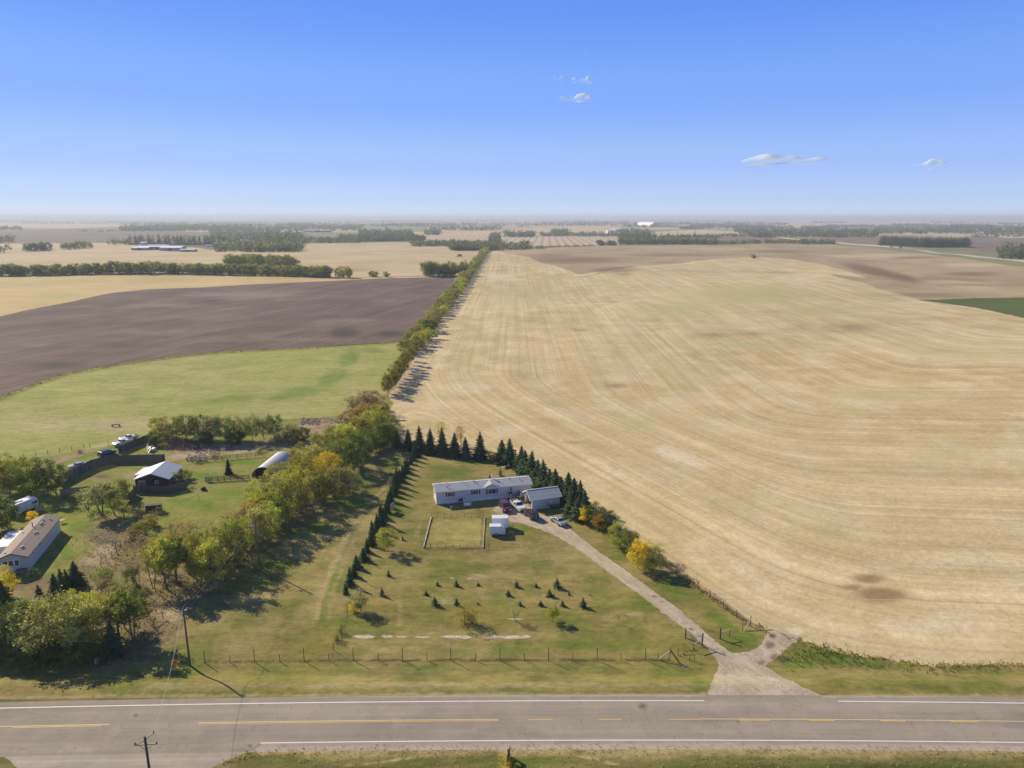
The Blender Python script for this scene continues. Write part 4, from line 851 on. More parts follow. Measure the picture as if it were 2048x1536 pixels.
rr_ = [(1004, 925, 8.2), (1020, 931, 8.8), (1040, 940, 7.4), (1050, 950, 8.2), (1062, 958, 8.6), (1075, 970, 7.8), (1088, 978, 8.8), (1100, 988, 8.2), (1112, 997, 8), (1122, 1003, 7.6), (1136, 1008, 8.4), (1148, 1014, 8.8), (1160, 1018, 8.2), (1142, 1030, 6.4), (1155, 1040, 6.0), (1170, 1030, 6.5)]
for i, (px, py, h) in enumerate(rr_): spruce(px, py, h*PR.uniform(.84, 1.0), 'tall spruce in the slanting row from the lawn to the garage, %s from the top' % ORD[i], 'slanting row of spruces by the garage', h*.68)
ctl = [(693, 1188, 2.6), (700, 1166, 4.3), (712, 1142, 3.0), (719, 1128, 4.6), (733, 1104, 3.2), (738, 1094, 4.2), (752, 1066, 4.4), (763, 1050, 5.0), (770, 1028, 4.0), (782, 1008, 4.4), (790, 985, 4.8), (799, 965, 5.0), (806, 950, 4.6), (815, 935, 4.0), (825, 918, 4.2), (835, 905, 4.6)]
cg = [P(a, b) for a, b, _ in ctl]; seg = [(cg[i+1]-cg[i]).length for i in range(len(cg)-1)]; tot = sum(seg); n = 25; L = []
for i in range(n):
    s = tot*i/(n-1); j = 0
    while j < len(seg)-1 and s > seg[j]: s -= seg[j]; j += 1
    p = cg[j].lerp(cg[j+1], s/seg[j]); h = ctl[j][2]+(ctl[j+1][2]-ctl[j][2])*s/seg[j]
    x = p.x+PR.uniform(-.35, .35); plant(G(x, p.y), 'spruce', h*PR.uniform(.62, 1.15), h*PR.uniform(.46, .58), C_SP, 'spruce_tree', 'young spruce in the long row up the lawn, %s from the highway end' % ORD[i], 'spruce', 'long row of young spruces')
rows = [('top', [(875, 1171, 1.0), (913, 1172, 1.5), (956, 1171, .8), (1033, 1174, 1.5), (1072, 1174, 1.0), (1114, 1175, 2.2)]),
        ('second', [(852, 1190, 1.1), (1016, 1191, 1.3), (1099, 1192, 1.6), (1138, 1190, .8), (1180, 1191, .5)]),
        ('bottom', [(870, 1210, 1.9), (913, 1210, 1.6), (956, 1209, .7), (1040, 1211, 1.1), (1081, 1211, 1.2), (1125, 1212, 1.3), (1166, 1214, 2.0)])]
for rn, L in rows:
    for i, (px, py, h) in enumerate(L):
        plant(P(px, py), 'sapling', h, h*1.05, C_SP, 'spruce_sapling', 'tiny spruce planted on the front lawn, %s from left in the %s row' % (ORD[i], rn), 'young spruce', 'tiny spruces on the front lawn')
plant(P(777, 1152), 'sapling', 1.5, 1.3, C_SP, 'spruce_sapling', 'tiny spruce alone right of the spruce row, upper one', 'young spruce')
plant(P(764, 1191), 'sapling', 1.9, 1.6, C_SP, 'spruce_sapling', 'tiny spruce alone right of the spruce row, lower one', 'young spruce')
plant(P(980, 957), 'sapling', 1.7, 1.3, C_SP, 'spruce_sapling', 'tiny spruce behind the grey-roofed house, left one', 'young spruce'); plant(P(1001, 952), 'sapling', 2.8, 1.8, C_SP, 'spruce_sapling', 'small spruce behind the grey-roofed house, right one', 'young spruce')
plant(P(805, 1080), 'sapling', 1.2, 1.2, C_B, 'spruce_sapling', 'tiny brown conifer right of the yellow-green lawn tree', 'young spruce')

# --- the long hedge running away between the fields
for i in range(13):
    f = i/12; px, py = 776+f*42, 792-f*62
    plant(P(px, py)+Vector((PR.uniform(-1, 1), 0, 0)), 'tall', PR.uniform(7.5, 9.5), 4.2, (.24, .235, .05), 'poplar', 'slim pale yellow-green poplar beside the pasture corner, %s up the hedge' % ORD[i], 'tree', 'pale poplars by the pasture')
for i, (px, py, h, w, c, lab) in enumerate([(822, 722, 7, 4, C_G, 'lower green tree of the thin part of the hedge'), (829, 712, 6, 4, C_O, 'olive tree just above the lower green hedge tree'), (834, 700, 8, 4.5, C_G, 'green tree below the bright yellow hedge tree'), (847, 690, 9, 5, C_Y, 'bright yellow tree standing in the hedge'), (843, 698, 5, 5, C_OR, 'small orange tree under the yellow hedge tree'),
                               (855, 682, 7, 6, C_YG, 'yellow-green tree just above the bright yellow hedge tree'), (866, 678, 6, 7, C_YG, 'low yellow-green tree beside the dark round hedge bush'), (862, 665, 8, 11, C_DG, 'dark round bush where the dense hedge starts')]):
    plant(P(px, py), 'round', h, w, c, 'broadleaf_tree', lab, 'tree')
hl = [P(862, 660), P(893, 622), P(915, 590), P(935, 560), P(955, 530), P(971, 508), P(984, 492)]
hx = [p.x for p in hl]; hy = [p.y for p in hl]
y = 345.0; k = 0
while y < 1750:
    for row in (0, 1):
        x = float(np.interp(y, hy, hx))+(-5.5 if row else 0)+PR.uniform(-1.3, 1.3); yy_ = y+PR.uniform(-2, 2)
        f = PR.random(); c = C_O if f < .42 else C_G if f < .62 else C_YG if f < .9 else C_B
        plant(G(x, yy_), 'farround' if y > 520 else 'round', PR.uniform(5.5, 9.5)*(.82+.3*sstep(500, 1000, y)), PR.uniform(6, 8.5), c, 'hedge_tree', ('leafy tree in the field hedge, %s row, %s from its near end' % (('right', 'left')[row], ORD[k])) if k < 60 else 'hazy tree in the farthest stretch of the long field hedge', 'tree', 'trees of the long field hedge', parts=y < 520)
    y += 7.5+y*.0035; k += 1

# --- belts of trees across the middle distance, each tree its own object
def belt(pts, spacing, rows_, h, w, cols, label, group, kind='farround', name='belt_tree', rowgap=6, cat='tree', hv=.18):
    q = [P(*p) for p in pts]; cnt = {}
    for a, b in zip(q[:-1], q[1:]):
        n = max(1, int((b-a).length/spacing))
        for i in range(n):
            for r_ in range(rows_):
                p = a.lerp(b, (i+PR.uniform(.1, .9))/n); g = G(p.x, p.y+r_*rowgap+PR.uniform(-2, 2))
                cnt[r_] = cnt.get(r_, -1)+1; rn = '' if rows_ == 1 else ', %s row' % (('front', 'back') if rows_ == 2 else ('front', 'second', 'third', 'back'))[r_ if r_ < rows_-1 else -1]
                plant(g, kind, h*PR.uniform(1-hv, 1+hv), w*PR.uniform(.85, 1.2), PR.choice(cols), name, label+('%s, %s from left' % (rn, ORD[cnt[r_]]) if cnt[r_] < len(ORD) else ''), cat, group, parts=False)
belt([(-60, 553), (0, 552), (300, 547), (420, 549), (530, 552), (660, 556)], 8.0, 2, 12.5, 14, [C_O, C_G, C_O, C_DG, (.19, .19, .05)], 'tree of the long belt behind the gold stubble', 'trees of the belt behind the gold stubble')
belt([(668, 556), (704, 556)], 9, 2, 12, 9, [C_O, C_B, C_O], 'olive tree at the right end of the long belt', 'trees at the right end of the belt', )
belt([(735, 554), (758, 554)], 9, 2, 7, 10, [C_DG, C_G], 'dark bush standing alone right of the long belt', 'lone dark bushes at the field corner')
plant(P(773, 554), 'farround', 6.5, 8, C_DG, 'bush', 'single small dark round bush right of the lone pair', 'shrub', None, False)
belt([(848, 553), (935, 552)], 6, 3, 15, 10, [C_O, C_G, C_O], 'tall tree of the short belt touching the long hedge', 'trees of the short belt by the hedge')
belt([(450, 532), (524, 532)], 10, 4, 15, 13, [C_O, C_G], 'tree of the clump behind the long belt', 'trees of the clump behind the belt', rowgap=10)
belt([(538, 535), (588, 533)], 10, 3, 15, 14, [C_O, (.2, .19, .07)], 'tree of the paler clump behind the long belt', 'trees of the pale clump', rowgap=10)
belt([(50, 503), (90, 502)], 12, 3, 19, 17, [C_DG, C_G], 'tree of the square dark grove in the pale field', 'trees of the square grove', rowgap=12)
belt([(126, 499), (176, 496)], 13, 2, 15, 14, [C_G, C_O], 'tree of the long low grove in the pale field', 'trees of the low grove', rowgap=12)
belt([(258, 489), (450, 490)], 10, 2, 26, 22, [C_SP, C_DG], 'dark conifer behind the white farm', 'conifers behind the white farm', 'farspruce', 'shelterbelt_conifer', 8, hv=.12)
belt([(1765, 490), (1850, 495), (1940, 494)], 8, 3, 24, 20, [C_SP, C_SP, C_DG], 'dark conifer beside the gravel road', 'conifers beside the gravel road', 'farspruce', 'shelterbelt_conifer', 8, hv=.12)
belt([(1240, 489), (1432, 489)], 10, 2, 15, 15, [C_DG, C_G, C_O], 'tree in the dense half of the far hedgerow', 'trees of the hedgerow, left half', rowgap=10)
belt([(1432, 489), (1668, 488)], 11, 1, 11, 13, [C_O, C_G, C_B], 'low tree in the right half of the far hedgerow', 'trees of the hedgerow, right half')
belt([(1275, 486), (1390, 486)], 13, 1, 28, 20, [C_SP], 'dark conifer above the far hedgerow', 'conifers above the hedgerow', 'farspruce', 'shelterbelt_conifer', 8, hv=.3)
belt([(1192, 491), (1232, 491)], 12, 2, 13, 14, [C_G, C_DG], 'tree of the small grove left of the dark hedgerow', 'trees of the small grove')
belt([(1060, 496), (1188, 492)], 12, 1, 3.5, 9, [C_O, C_DG], 'low bush on the fence line behind the brown stubble', 'low bushes on the far fence line', name='bush', cat='shrub')
plant(P(1507, 517), 'farround', 7, 9, C_DG, 'bush', 'single dark bush standing in the middle of the stubble', 'shrub', None, False)
for i, (px, py) in enumerate([(1762, 492), (1783, 495), (1801, 497)]): plant(P(px, py), 'farround', 6, 6, C_G, 'bush', 'small roadside bush along the far gravel road, %s from left' % ORD[i], 'shrub', 'bushes along the gravel road', False)

# --- far woods that read as one mass
def wood(name, label, areas, kind='leafy', seed=0, hmul=0.78):
    """areas: (px0,px1,py0(far),py1(near), height m, colour factor, count)"""
    rs = np.random.default_rng(seed); c, ax, ay, ti = [], [], [], []
    for (x0, x1, y0, y1, h, cf, n) in areas:
        for i in range(n):
            px = rs.uniform(x0, x1); py = y1+(y0-y1)*rs.random()**1.3
            g = P(px, py); hh = h*rs.uniform(.7, 1.2)*hmul; k = 14; r = hh*.45
            p = rs.normal(size=(k, 3))*np.array((r*.6, r*.6, hh*.26))+np.array((g.x, g.y, g.z+hh*.48)); p[:, 2] = np.maximum(p[:, 2], g.z+hh*.06)
            nn = unit(rs.normal(size=(k, 3))+np.array((0, 0, .5))); t1 = unit(np.cross(nn, rs.normal(size=(k, 3)))); t2 = np.cross(nn, t1); s = hh*.17*rs.uniform(.7, 1.3, (k, 1))
            c.append(p); ax.append(t1*s); ay.append(t2*s); tt = rs.uniform(0, .5)
            ti.append(np.column_stack([np.clip(tt+cf+rs.uniform(0, .3, k), 0, 1), (rs.random(k) < .1)*.6]))
    me = quads_mesh(name, np.concatenate(c), np.concatenate(ax), np.concatenate(ay), np.concatenate(ti), M_LEAF)
    o = bpy.data.objects.new(name, me); COL.objects.link(o); o.color = (.12, .14, .075, 1); return tag(o, label, 'woodland', None, 'stuff')
wood('woodland', 'broad wood right of the white farm, ending at the tan field', [(430, 600, 490, 504, 18, .25, 420), (520, 605, 470, 490, 22, .1, 260), (420, 560, 460, 482, 20, .15, 300)], seed=1)
wood('woodland', 'wood along the far edge of the tan field beside the long hedge', [(600, 720, 480, 486, 14, .1, 110), (680, 850, 477, 483, 20, .0, 240), (720, 820, 467, 476, 26, 0, 160), (825, 1000, 489, 493, 15, .2, 160), (900, 1000, 497, 501, 15, .25, 140), (975, 1060, 489, 500, 14, .2, 90), (1000, 1090, 496, 499, 7, .2, 60), (980, 1000, 470, 486, 18, .1, 60)], seed=2)
wood('woodland', 'wood at the left edge beyond the pale field', [(-60, 34, 479, 486, 20, 0, 70), (-60, 14, 497, 506, 14, 0, 30), (215, 257, 486, 489, 14, 0, 18), (140, 240, 462, 464, 8, 0, 30)], seed=3)
wood('woodland', 'groves beyond the swathed field in the middle', [(1012, 1068, 470, 474, 20, 0, 80), (1082, 1240, 470, 473, 17, .05, 160), (850, 880, 464, 470, 22, 0, 40), (1105, 1135, 464, 471, 26, .1, 40), (1240, 1300, 462, 484, 22, .0, 160), (1300, 1440, 474, 478, 14, .1, 100), (1440, 1500, 470, 474, 12, .1, 60)], seed=4)
wood('woodland', 'dark woods between the gravel road and the horizon on the right', [(1500, 1760, 462, 475, 22, .0, 480), (1470, 1530, 452, 468, 24, 0, 140), (1600, 1668, 484, 489, 12, .1, 70), (1760, 2060, 450, 468, 20, .2, 560), (2000, 2200, 500, 518, 16, .3, 200), (1950, 2300, 468, 474, 14, .2, 160), (1380, 1500, 448, 458, 22, 0, 200)], seed=5)
rs_ = np.random.default_rng(99); far_areas = []
for i in range(150):
    py = 437.5+rs_.random()**1.5*22; w_ = rs_.uniform(20, 160)*(1 if py < 450 else .7); px = rs_.uniform(-300, 2400)
    if 700 < px < 1060 and py > 452: continue
    if 1500 < px+w_ and px < 1950 and 438 < py < 450 and rs_.random() < .7: continue
    if px < 240 and 443 < py < 458 and rs_.random() < .8: continue
    far_areas.append((px, px+w_, py-.8, py+.9, rs_.uniform(14, 24), rs_.uniform(0, .25), int(w_*.9)+8))
for x0, x1, y0, y1, n in ((260, 720, 446, 462, 700), (860, 1000, 455, 461, 150), (790, 1060, 442, 455, 260), (1060, 1240, 444, 452, 180), (1300, 1500, 441, 449, 200), (240, 440, 452, 463, 300)): far_areas.append((x0, x1, y0, y1, 20, .1, n))
wood('distant_woodland', 'hazy bands of woodland just under the whole horizon', far_areas, seed=6)

def tall_grass(name, label, lines, seed, col):
    rs = np.random.default_rng(seed); c, ax, ay, ti = [], [], [], []
    for pts_, width, dens_, h in lines:
        q = [P(*p) for p in pts_]
        for a, b in zip(q[:-1], q[1:]):
            n = int((b-a).length*dens_)
            for i in range(n):
                if rs.random() < .35: continue
                p = a.lerp(b, rs.random()); x = p.x+rs.normal()*width; y = p.y+rs.normal()*width; z0 = float(hgt(x, y)); hh = h*rs.uniform(.5, 1.3)
                for _ in range(4):
                    an = rs.uniform(0, 6.28); d = np.array((math.cos(an), math.sin(an), 0)); c.append(np.array((x, y, z0+hh*.45))+d*hh*.25*rs.random()); ax.append(np.array((d[0]*hh*.22, d[1]*hh*.22, hh*.5))); ay.append(np.array((-d[1], d[0], 0))*hh*.13); ti.append((rs.uniform(0, 1), rs.random() < .3))
    me = quads_mesh(name, np.array(c), np.array(ax), np.array(ay), np.array(ti, float), M_LEAF); o = bpy.data.objects.new(name, me); COL.objects.link(o); o.color = (*col, 1)
    return tag(o, label, 'grass', None, 'stuff')
tall_grass('tall_grass', 'dry uncut grass along the wire fences', [([(385, 1330), (660, 1322), (1000, 1321), (1340, 1320)], .15, 4, .16), ([(1290, 1096), (1373, 1163), (1446, 1215), (1505, 1254)], .35, 9, .4), ([(1339, 1320), (1404, 1293)], .3, 8, .35), ([(658, 1321), (684, 1264), (702, 1218)], .15, 2.5, .35), ([(1505, 1252), (1530, 1262)], .7, 12, .4)], 31, (.30, .27, .10))
tall_grass('tall_grass', 'straw-coloured rough grass along the far shoulder of the highway', [([(540, 1503), (1000, 1499), (1500, 1498), (2060, 1504)], .5, 14, .2), ([(440, 1528), (520, 1506)], .4, 14, .3), ([(560, 1525), (2060, 1530)], 1.4, 9, .22)], 32, (.55, .45, .25))
tall_grass('tall_grass', 'green weeds on the bank right of the driveway mouth', [([(1580, 1320), (1640, 1300), (1720, 1322)], 1.2, 30, .4), ([(1640, 1325), (1800, 1335), (2060, 1335)], .7, 9, .35)], 33, (.20, .26, .08))
tall_grass('tall_grass', 'dry stalks left standing along the stubble field edge', [([(1560, 1268), (1650, 1302), (1760, 1318), (1850, 1331), (2060, 1329)], .35, 12, .35), ([(782, 862), (800, 886), (900, 902), (1000, 914), (1060, 942), (1165, 1008), (1240, 1058), (1345, 1131), (1500, 1246)], .4, 7, .35)], 34, (.50, .41, .2))
tall_grass('tall_grass', 'pale scrubby weeds over the brown clearing and grove floor', [([(60, 1205), (160, 1215), (260, 1235)], 3.0, 14, .4), ([(190, 1140), (270, 1100), (330, 1110)], 3.0, 16, .45), ([(240, 1180), (330, 1210), (350, 1260)], 2.5, 12, .35), ([(300, 1180), (420, 1185)], 1.5, 12, .4), ([(150, 1080), (230, 1110)], 3, 12, .35), ([(0, 1325), (180, 1328), (330, 1325)], 1.0, 9, .4)], 35, (.40, .36, .17))
tall_grass('tall_grass', 'weedy grass band where the pasture meets the ploughed soil', [([(-40, 809), (0, 797), (60, 772), (130, 749), (200, 736), (330, 717), (440, 705), (600, 697), (700, 691), (790, 685), (842, 676)], .9, 4, .8)], 36, (.33, .31, .12))

# ------------------------------------------------------------------ buildings
M_SIDING = banded('pale_siding', (.63, .61, .58), (.52, .50, .48), 2, .2, .6, .12, .05); M_TRIM = paint('white_trim', (.80, .79, .76), .5, vary=.05)
M_SHING = banded('grey_shingles', (.40, .42, .42), (.33, .35, .35), 1, .28, .85, .15, .10); M_SHING2 = banded('green_grey_shingles', (.44, .49, .46), (.38, .42, .40), 1, .28, .85, .15, .14)
M_SHBR = banded('brown_shingles', (.31, .235, .185), (.25, .19, .15), 1, .28, .85, .15, .10)
M_SKIRT = paint('white_skirting', (.76, .76, .76), .6, vary=.06); M_GLASS = paint('window_glass', (.035, .04, .05), .08, vary=.2, spec=.8)
M_SHUT = paint('dark_shutter', (.035, .035, .045), .6); M_DARK = paint('dark_interior', (.03, .027, .025), .9); M_STEEL = paint('galvanised_steel', (.42, .42, .42), .45, .6, vary=.2, scale=1.2)
M_WSIDE = banded('white_siding', (.66, .65, .63), (.55, .54, .53), 0, .4, .6, .06, .08); M_BLACK = paint('black_rubber', (.02, .02, .02), .8); M_WOODG = banded('grey_boards', (.155, .13, .115), (.06, .05, .045), 0, .16, .9, .14, .30)
M_WOODP = paint('weathered_post', (.17, .14, .11), .9, vary=.25); M_WOODL = paint('pale_timber', (.42, .36, .28), .85, vary=.2, scale=1.5); M_PLANK = paint('pale_plank', (.58, .49, .36), .85, vary=.15); M_CREO = paint('dark_pole_wood', (.12, .095, .07), .9, vary=.3, scale=.8)  # the plank colour is one even, paler timber tone for the pen boards
M_DKWALL = banded('dark_barn_boards', (.085, .065, .068), (.05, .04, .04), 0, .25, .9, .12, .25); M_TINR = banded('pale_sheet_roof', (.50, .53, .52), (.42, .45, .44), 0, .45, .4, .08, .07, .2)
M_WIRE = paint('fence_wire', (.16, .14, .12), .6, .3); M_WIREP = paint('pale_wire', (.55, .52, .42), .5); M_RUST = paint('rusty_metal', (.16, .07, .045), .9, vary=.35)
M_ROCK = paint('grey_fieldstone', (.36, .30, .23), .95, vary=.35, scale=.7)

def gable_roof(mb, x0, x1, y0, y1, ze, zr, t=.12, mi=0):
    ym = (y0+y1)/2
    for a, b, za, zb in ((y0, ym, ze, zr), (ym, y1, zr, ze)):
        mb.add([(x0, a, za), (x1, a, za), (x1, b, zb), (x0, b, zb), (x0, a, za+t), (x1, a, za+t), (x1, b, zb+t), (x0, b, zb+t)],
               [(0, 3, 2, 1), (4, 5, 6, 7), (0, 1, 5, 4), (1, 2, 6, 5), (2, 3, 7, 6), (3, 0, 4, 7)], mi)
def gable_body(mb, x0, x1, y0, y1, z0, ze, zr):
    ym = (y0+y1)/2; mb.prismx([(y0, z0), (y1, z0), (y1, ze), (ym, zr), (y0, ze)], x0, x1)
def window(parent, x, y, z, w, h, side=-1, axis='y', shutters=0.0, bars=1, name='window'):
    """framed pane standing proud of a wall; side = outward direction along the axis"""
    fr = MB(); t = .11
    def bx(u0, u1, d0, d1, z0, z1, mb):
        d0, d1 = sorted((d0*side, d1*side))
        if axis == 'y': mb.box(x+u0, x+u1, y+d0, y+d1, z0, z1)
        else: mb.box(x+d0, x+d1, y+u0, y+u1, z0, z1)
    for a in ((-w/2-t, -w/2, z, z+h), (w/2, w/2+t, z, z+h), (-w/2-t, w/2+t, z-t, z), (-w/2-t, w/2+t, z+h, z+h+t)): bx(a[0], a[1], .002, .07, a[2], a[3], fr)
    for i in range(bars): u = -w/2+w*(i+1)/(bars+1); bx(u-.025, u+.025, .025, .06, z, z+h, fr)
    f = fr.build(name, M_TRIM, parent); p = MB(); bx(-w/2+.002, w/2-.002, .003, .022, z+.002, z+h-.002, p); p.build('pane', M_GLASS, f)
    if shutters:
        for sgn in (-1, 1):
            s = MB(); c = sgn*(w/2+t+shutters/2+.03); bx(c-shutters/2, c+shutters/2, .002, .05, z-.05, z+h+.05, s); s.build('shutter', M_SHUT, f)
    return f
def wallx(root, px, py=None, base=None):
    """local x on the front wall plane (local y=0) seen at a photo column"""
    o = root.location; a = root.rotation_euler.z; ex = Vector((math.cos(a), math.sin(a), 0)); ny = Vector((-math.sin(a), math.cos(a), 0))
    d = ray(px, py or 995); d = Vector(d); c = Vector((0, 0, H)); t = (o-c).dot(ny)/d.dot(ny); return (c+d*t-o).dot(ex)

# --- the long grey-roofed house
a0, a1 = P(873, 1009), P(1062, 991.5); ang = math.atan2(a1.y-a0.y, a1.x-a0.x); Lh = (a1-a0).length; Dh = 5.0
hs = thing('mobile_home', 'long low grey-roofed house with pale siding and dark shutters on the lawn', 'house', (a0.x, a0.y, 0), ang)
MB().box(0, Lh, .0, Dh, .75, 3.15).build('wall', M_SIDING, hs)
mb = MB(); mb.prismx([(0, 3.15), (Dh, 3.15), (Dh/2, 3.98)], 0.0, .12); mb.prismx([(0, 3.15), (Dh, 3.15), (Dh/2, 3.98)], Lh-.12, Lh); mb.build('gable_end', M_SIDING, hs)
MB().box(-.02, Lh+.02, -.03, Dh+.02, 0, .748).build('skirting', M_SKIRT, hs)
mb = MB(); gable_roof(mb, -.25, Lh+.25, -.28, Dh+.28, 3.11, 4.0, .11); rf = mb.build('roof', M_SHING, hs)
mb = MB(); mb.box(-.29, Lh+.29, -.33, -.285, 3.02, 3.24); mb.box(-.29, Lh+.29, Dh+.285, Dh+.33, 3.02, 3.24); mb.build('gutter', M_TRIM, rf)
for xx in (-.27, Lh+.27):
    mb = MB(); mb.beam((xx, -.28, 3.1), (xx, Dh/2, 3.99), .05, .22); mb.beam((xx, Dh+.28, 3.1), (xx, Dh/2, 3.99), .05, .22); mb.build('barge_board', M_TRIM, rf)
MB().box(-.25, Lh+.25, Dh/2-.1, Dh/2+.1, 4.085, 4.13).build('ridge_cap', M_TRIM, rf)
xa = wallx(hs, 967, 985); xb = wallx(hs, 999, 985); xm = (xa+xb)/2; hw = (xb-xa)/2+.1
mb = MB(); mb.prism([(xm-hw+.25, 3.05), (xm+hw-.25, 3.05), (xm, 4.0)], -.16, .6); mb.build('dormer_wall', M_SIDING, hs)
mb = MB()
for s in (-1, 1):
    vs = [(xm, -.35, 4.06), (xm+s*hw, -.35, 3.08), (xm+s*hw, .0, 3.2), (xm, Dh/2, 4.1)]
    mb.add(vs+[(x, y, z_+.1) for x, y, z_ in vs], [(0, 1, 2, 3), (4, 5, 6, 7), (0, 1, 5, 4), (1, 2, 6, 5), (2, 3, 7, 6), (3, 0, 4, 7)])
dr = mb.build('dormer_roof', M_SHING, hs)
mb = MB(); mb.beam((xm, -.38, 4.1), (xm-hw, -.38, 3.12), .05, .2); mb.beam((xm, -.38, 4.1), (xm+hw, -.38, 3.12), .05, .2); mb.build('fascia', M_TRIM, dr)
window(hs, wallx(hs, 900.6), 0, 1.75, 1.15, .95, shutters=.32); window(hs, wallx(hs, 951.6), 0, 1.75, 1.25, .95, shutters=.32); window(hs, wallx(hs, 984), 0, 1.5, 1.85, 1.15, shutters=.36)
window(hs, 0, 2.6, 1.7, .8, .9, -1, 'x')
xd = wallx(hs, 1021.7, 985)
mb = MB(); mb.box(xd-.5, xd-.42, -.06, -.001, 1.0, 3.0); mb.box(xd+.42, xd+.5, -.06, -.001, 1.0, 3.0); mb.box(xd-.5, xd+.5, -.06, -.001, 3.0, 3.08); dfr = mb.build('door', M_SHUT, hs)
mb = MB(); mb.box(xd-.42, xd+.42, -.035, -.002, 1.0, 3.0); mb.build('door_leaf', M_TRIM, dfr); mb = MB(); mb.box(xd-.2, xd+.2, -.05, -.036, 1.75, 2.75); mb.box(xd-.36, xd+.36, -.05, -.036, 1.05, 1.6); mb.build('pane', M_SHUT, dfr)
for i, (x, y, hh, r) in enumerate([(2.7, 1.1, .35, .10), (1.2, 2.5, .3, .05), (2.8, 2.55, .4, .06), (6.6, 2.5, .3, .05), (7.4, 1.2, .3, .07), (9.5, 1.7, .55, .05), (9.3, 2.6, .5, .09), (15.4, 1.5, .4, .06), (18.2, 2.0, .45, .05), (20.6, 1.6, .3, .11)]):
    zr = 3.11+(4.0-3.11)*(1-abs(y-Dh/2)/(Dh/2+.28))+.1; mb = MB(); mb.tube((x, y, zr-.1), (x, y, zr+hh), r, r, 8); mb.tube((x, y, zr+hh), (x, y, zr+hh+.07), r*1.6, r*1.3, 8); mb.build('roof_vent', M_DARK if i in (5, 8) else M_STEEL, rf)
mb = MB(); mb.tube((14.0, 3.0, 3.9), (14.0, 3.0, 5.0), .16, .16, 10); mb.tube((14.0, 3.0, 5.0), (14.0, 3.0, 5.12), .26, .1, 10); mb.build('flue', M_TRIM, rf)
# front deck with steps
dk = thing('deck', 'small raised entrance deck with dark rails and white posts at the house door', 'deck', (hs.matrix_basis @ Vector((xd-.35, 0, 0))), ang)
MB().box(-.35, 2.3, -1.9, -.03, .82, .95).build('platform', M_WOODL, dk)
for x, y in ((-.25, -1.85), (2.2, -1.85), (-.25, -.2), (2.2, -.2)): MB().box(x-.06, x+.06, y-.06, y+.06, 0, 1.85).build('post', M_TRIM, dk)
mb = MB()
for x0, y0_, x1, y1_ in ((2.2, -.2, 2.2, -1.85), (.8, -1.85, 2.2, -1.85), (-.25, -.2, -.25, -1.85)):
    for zz in (1.1, 1.85): mb.beam((x0, y0_, zz), (x1, y1_, zz), .06, .06)
    nn = int(math.hypot(x1-x0, y1_-y0_)/.14)
    for i in range(nn): t = (i+.5)/nn; mb.box(x0+(x1-x0)*t-.02, x0+(x1-x0)*t+.02, y0_+(y1_-y0_)*t-.02, y0_+(y1_-y0_)*t+.02, 1.1, 1.85)
mb.build('railing', M_SHUT, dk)
mb = MB()
for i in range(4): mb.box(-.2, .8, -1.9-.28*(i+1), -1.9-.28*i-.003, .62-.2*i, .68-.2*i)
mb.beam((-.2, -1.9, .78), (-.2, -3.05, .05), .05, .2); mb.beam((.8, -1.9, .78), (.8, -3.05, .05), .05, .2); mb.build('steps', M_WOODL, dk)
# things standing before the house
def chair_swing(loc, rz, label):
    t = thing('garden_bench', label, 'bench', loc, rz); MB().box(-.75, .75, -.25, .25, .42, .5).build('seat', M_TRIM, t); MB().box(-.75, .75, .25, .31, .45, 1.0).build('backrest', M_TRIM, t)
    for s in (-1, 1):
        mb = MB(); mb.beam((s*.85, -.5, 0), (s*.85, 0, 1.7), .06); mb.beam((s*.85, .5, 0), (s*.85, 0, 1.7), .06); mb.build('leg', M_STEEL, t)
    MB().beam((-.9, 0, 1.7), (.9, 0, 1.7), .08).build('top_bar', M_STEEL, t)
chair_swing(P(935, 1014), ang, 'white garden swing bench on the grass before the grey-roofed house')
t = thing('planter_pot', 'white round pot on the shaded grass before the house', 'pot', P(903, 1015)); mb = MB(); mb.tube((0, 0, 0), (0, 0, .55), .28, .42, 12); mb.build('pot', M_TRIM, t); mb = MB(); mb.tube((0, 0, .551), (0, 0, .6), .36, .3, 10); mb.build('soil', M_DARK, t)
t = thing('barbecue', 'dark barbecue standing against the house front by the bench', 'barbecue', P(922, 1007), ang); MB().box(-.4, .4, -.25, .25, .7, 1.1).build('lid', M_SHUT, t); MB().box(-.75, -.42, -.25, .25, .7, .76).build('side_shelf', M_SHUT, t)
for s in (-.33, .33): MB().box(s-.03, s+.03, -.2, .2, 0, .69).build('leg', M_SHUT, t)
t = thing('yard_light', 'small white yard light on a pole behind the house', 'light pole', P(1008, 956)); MB().tube((0, 0, 0), (0, 0, 3.0), .05, .04).build('pole', M_STEEL, t); MB().box(-.45, .25, -.15, .15, 3.0, 3.12).build('lamp_head', M_TRIM, t)

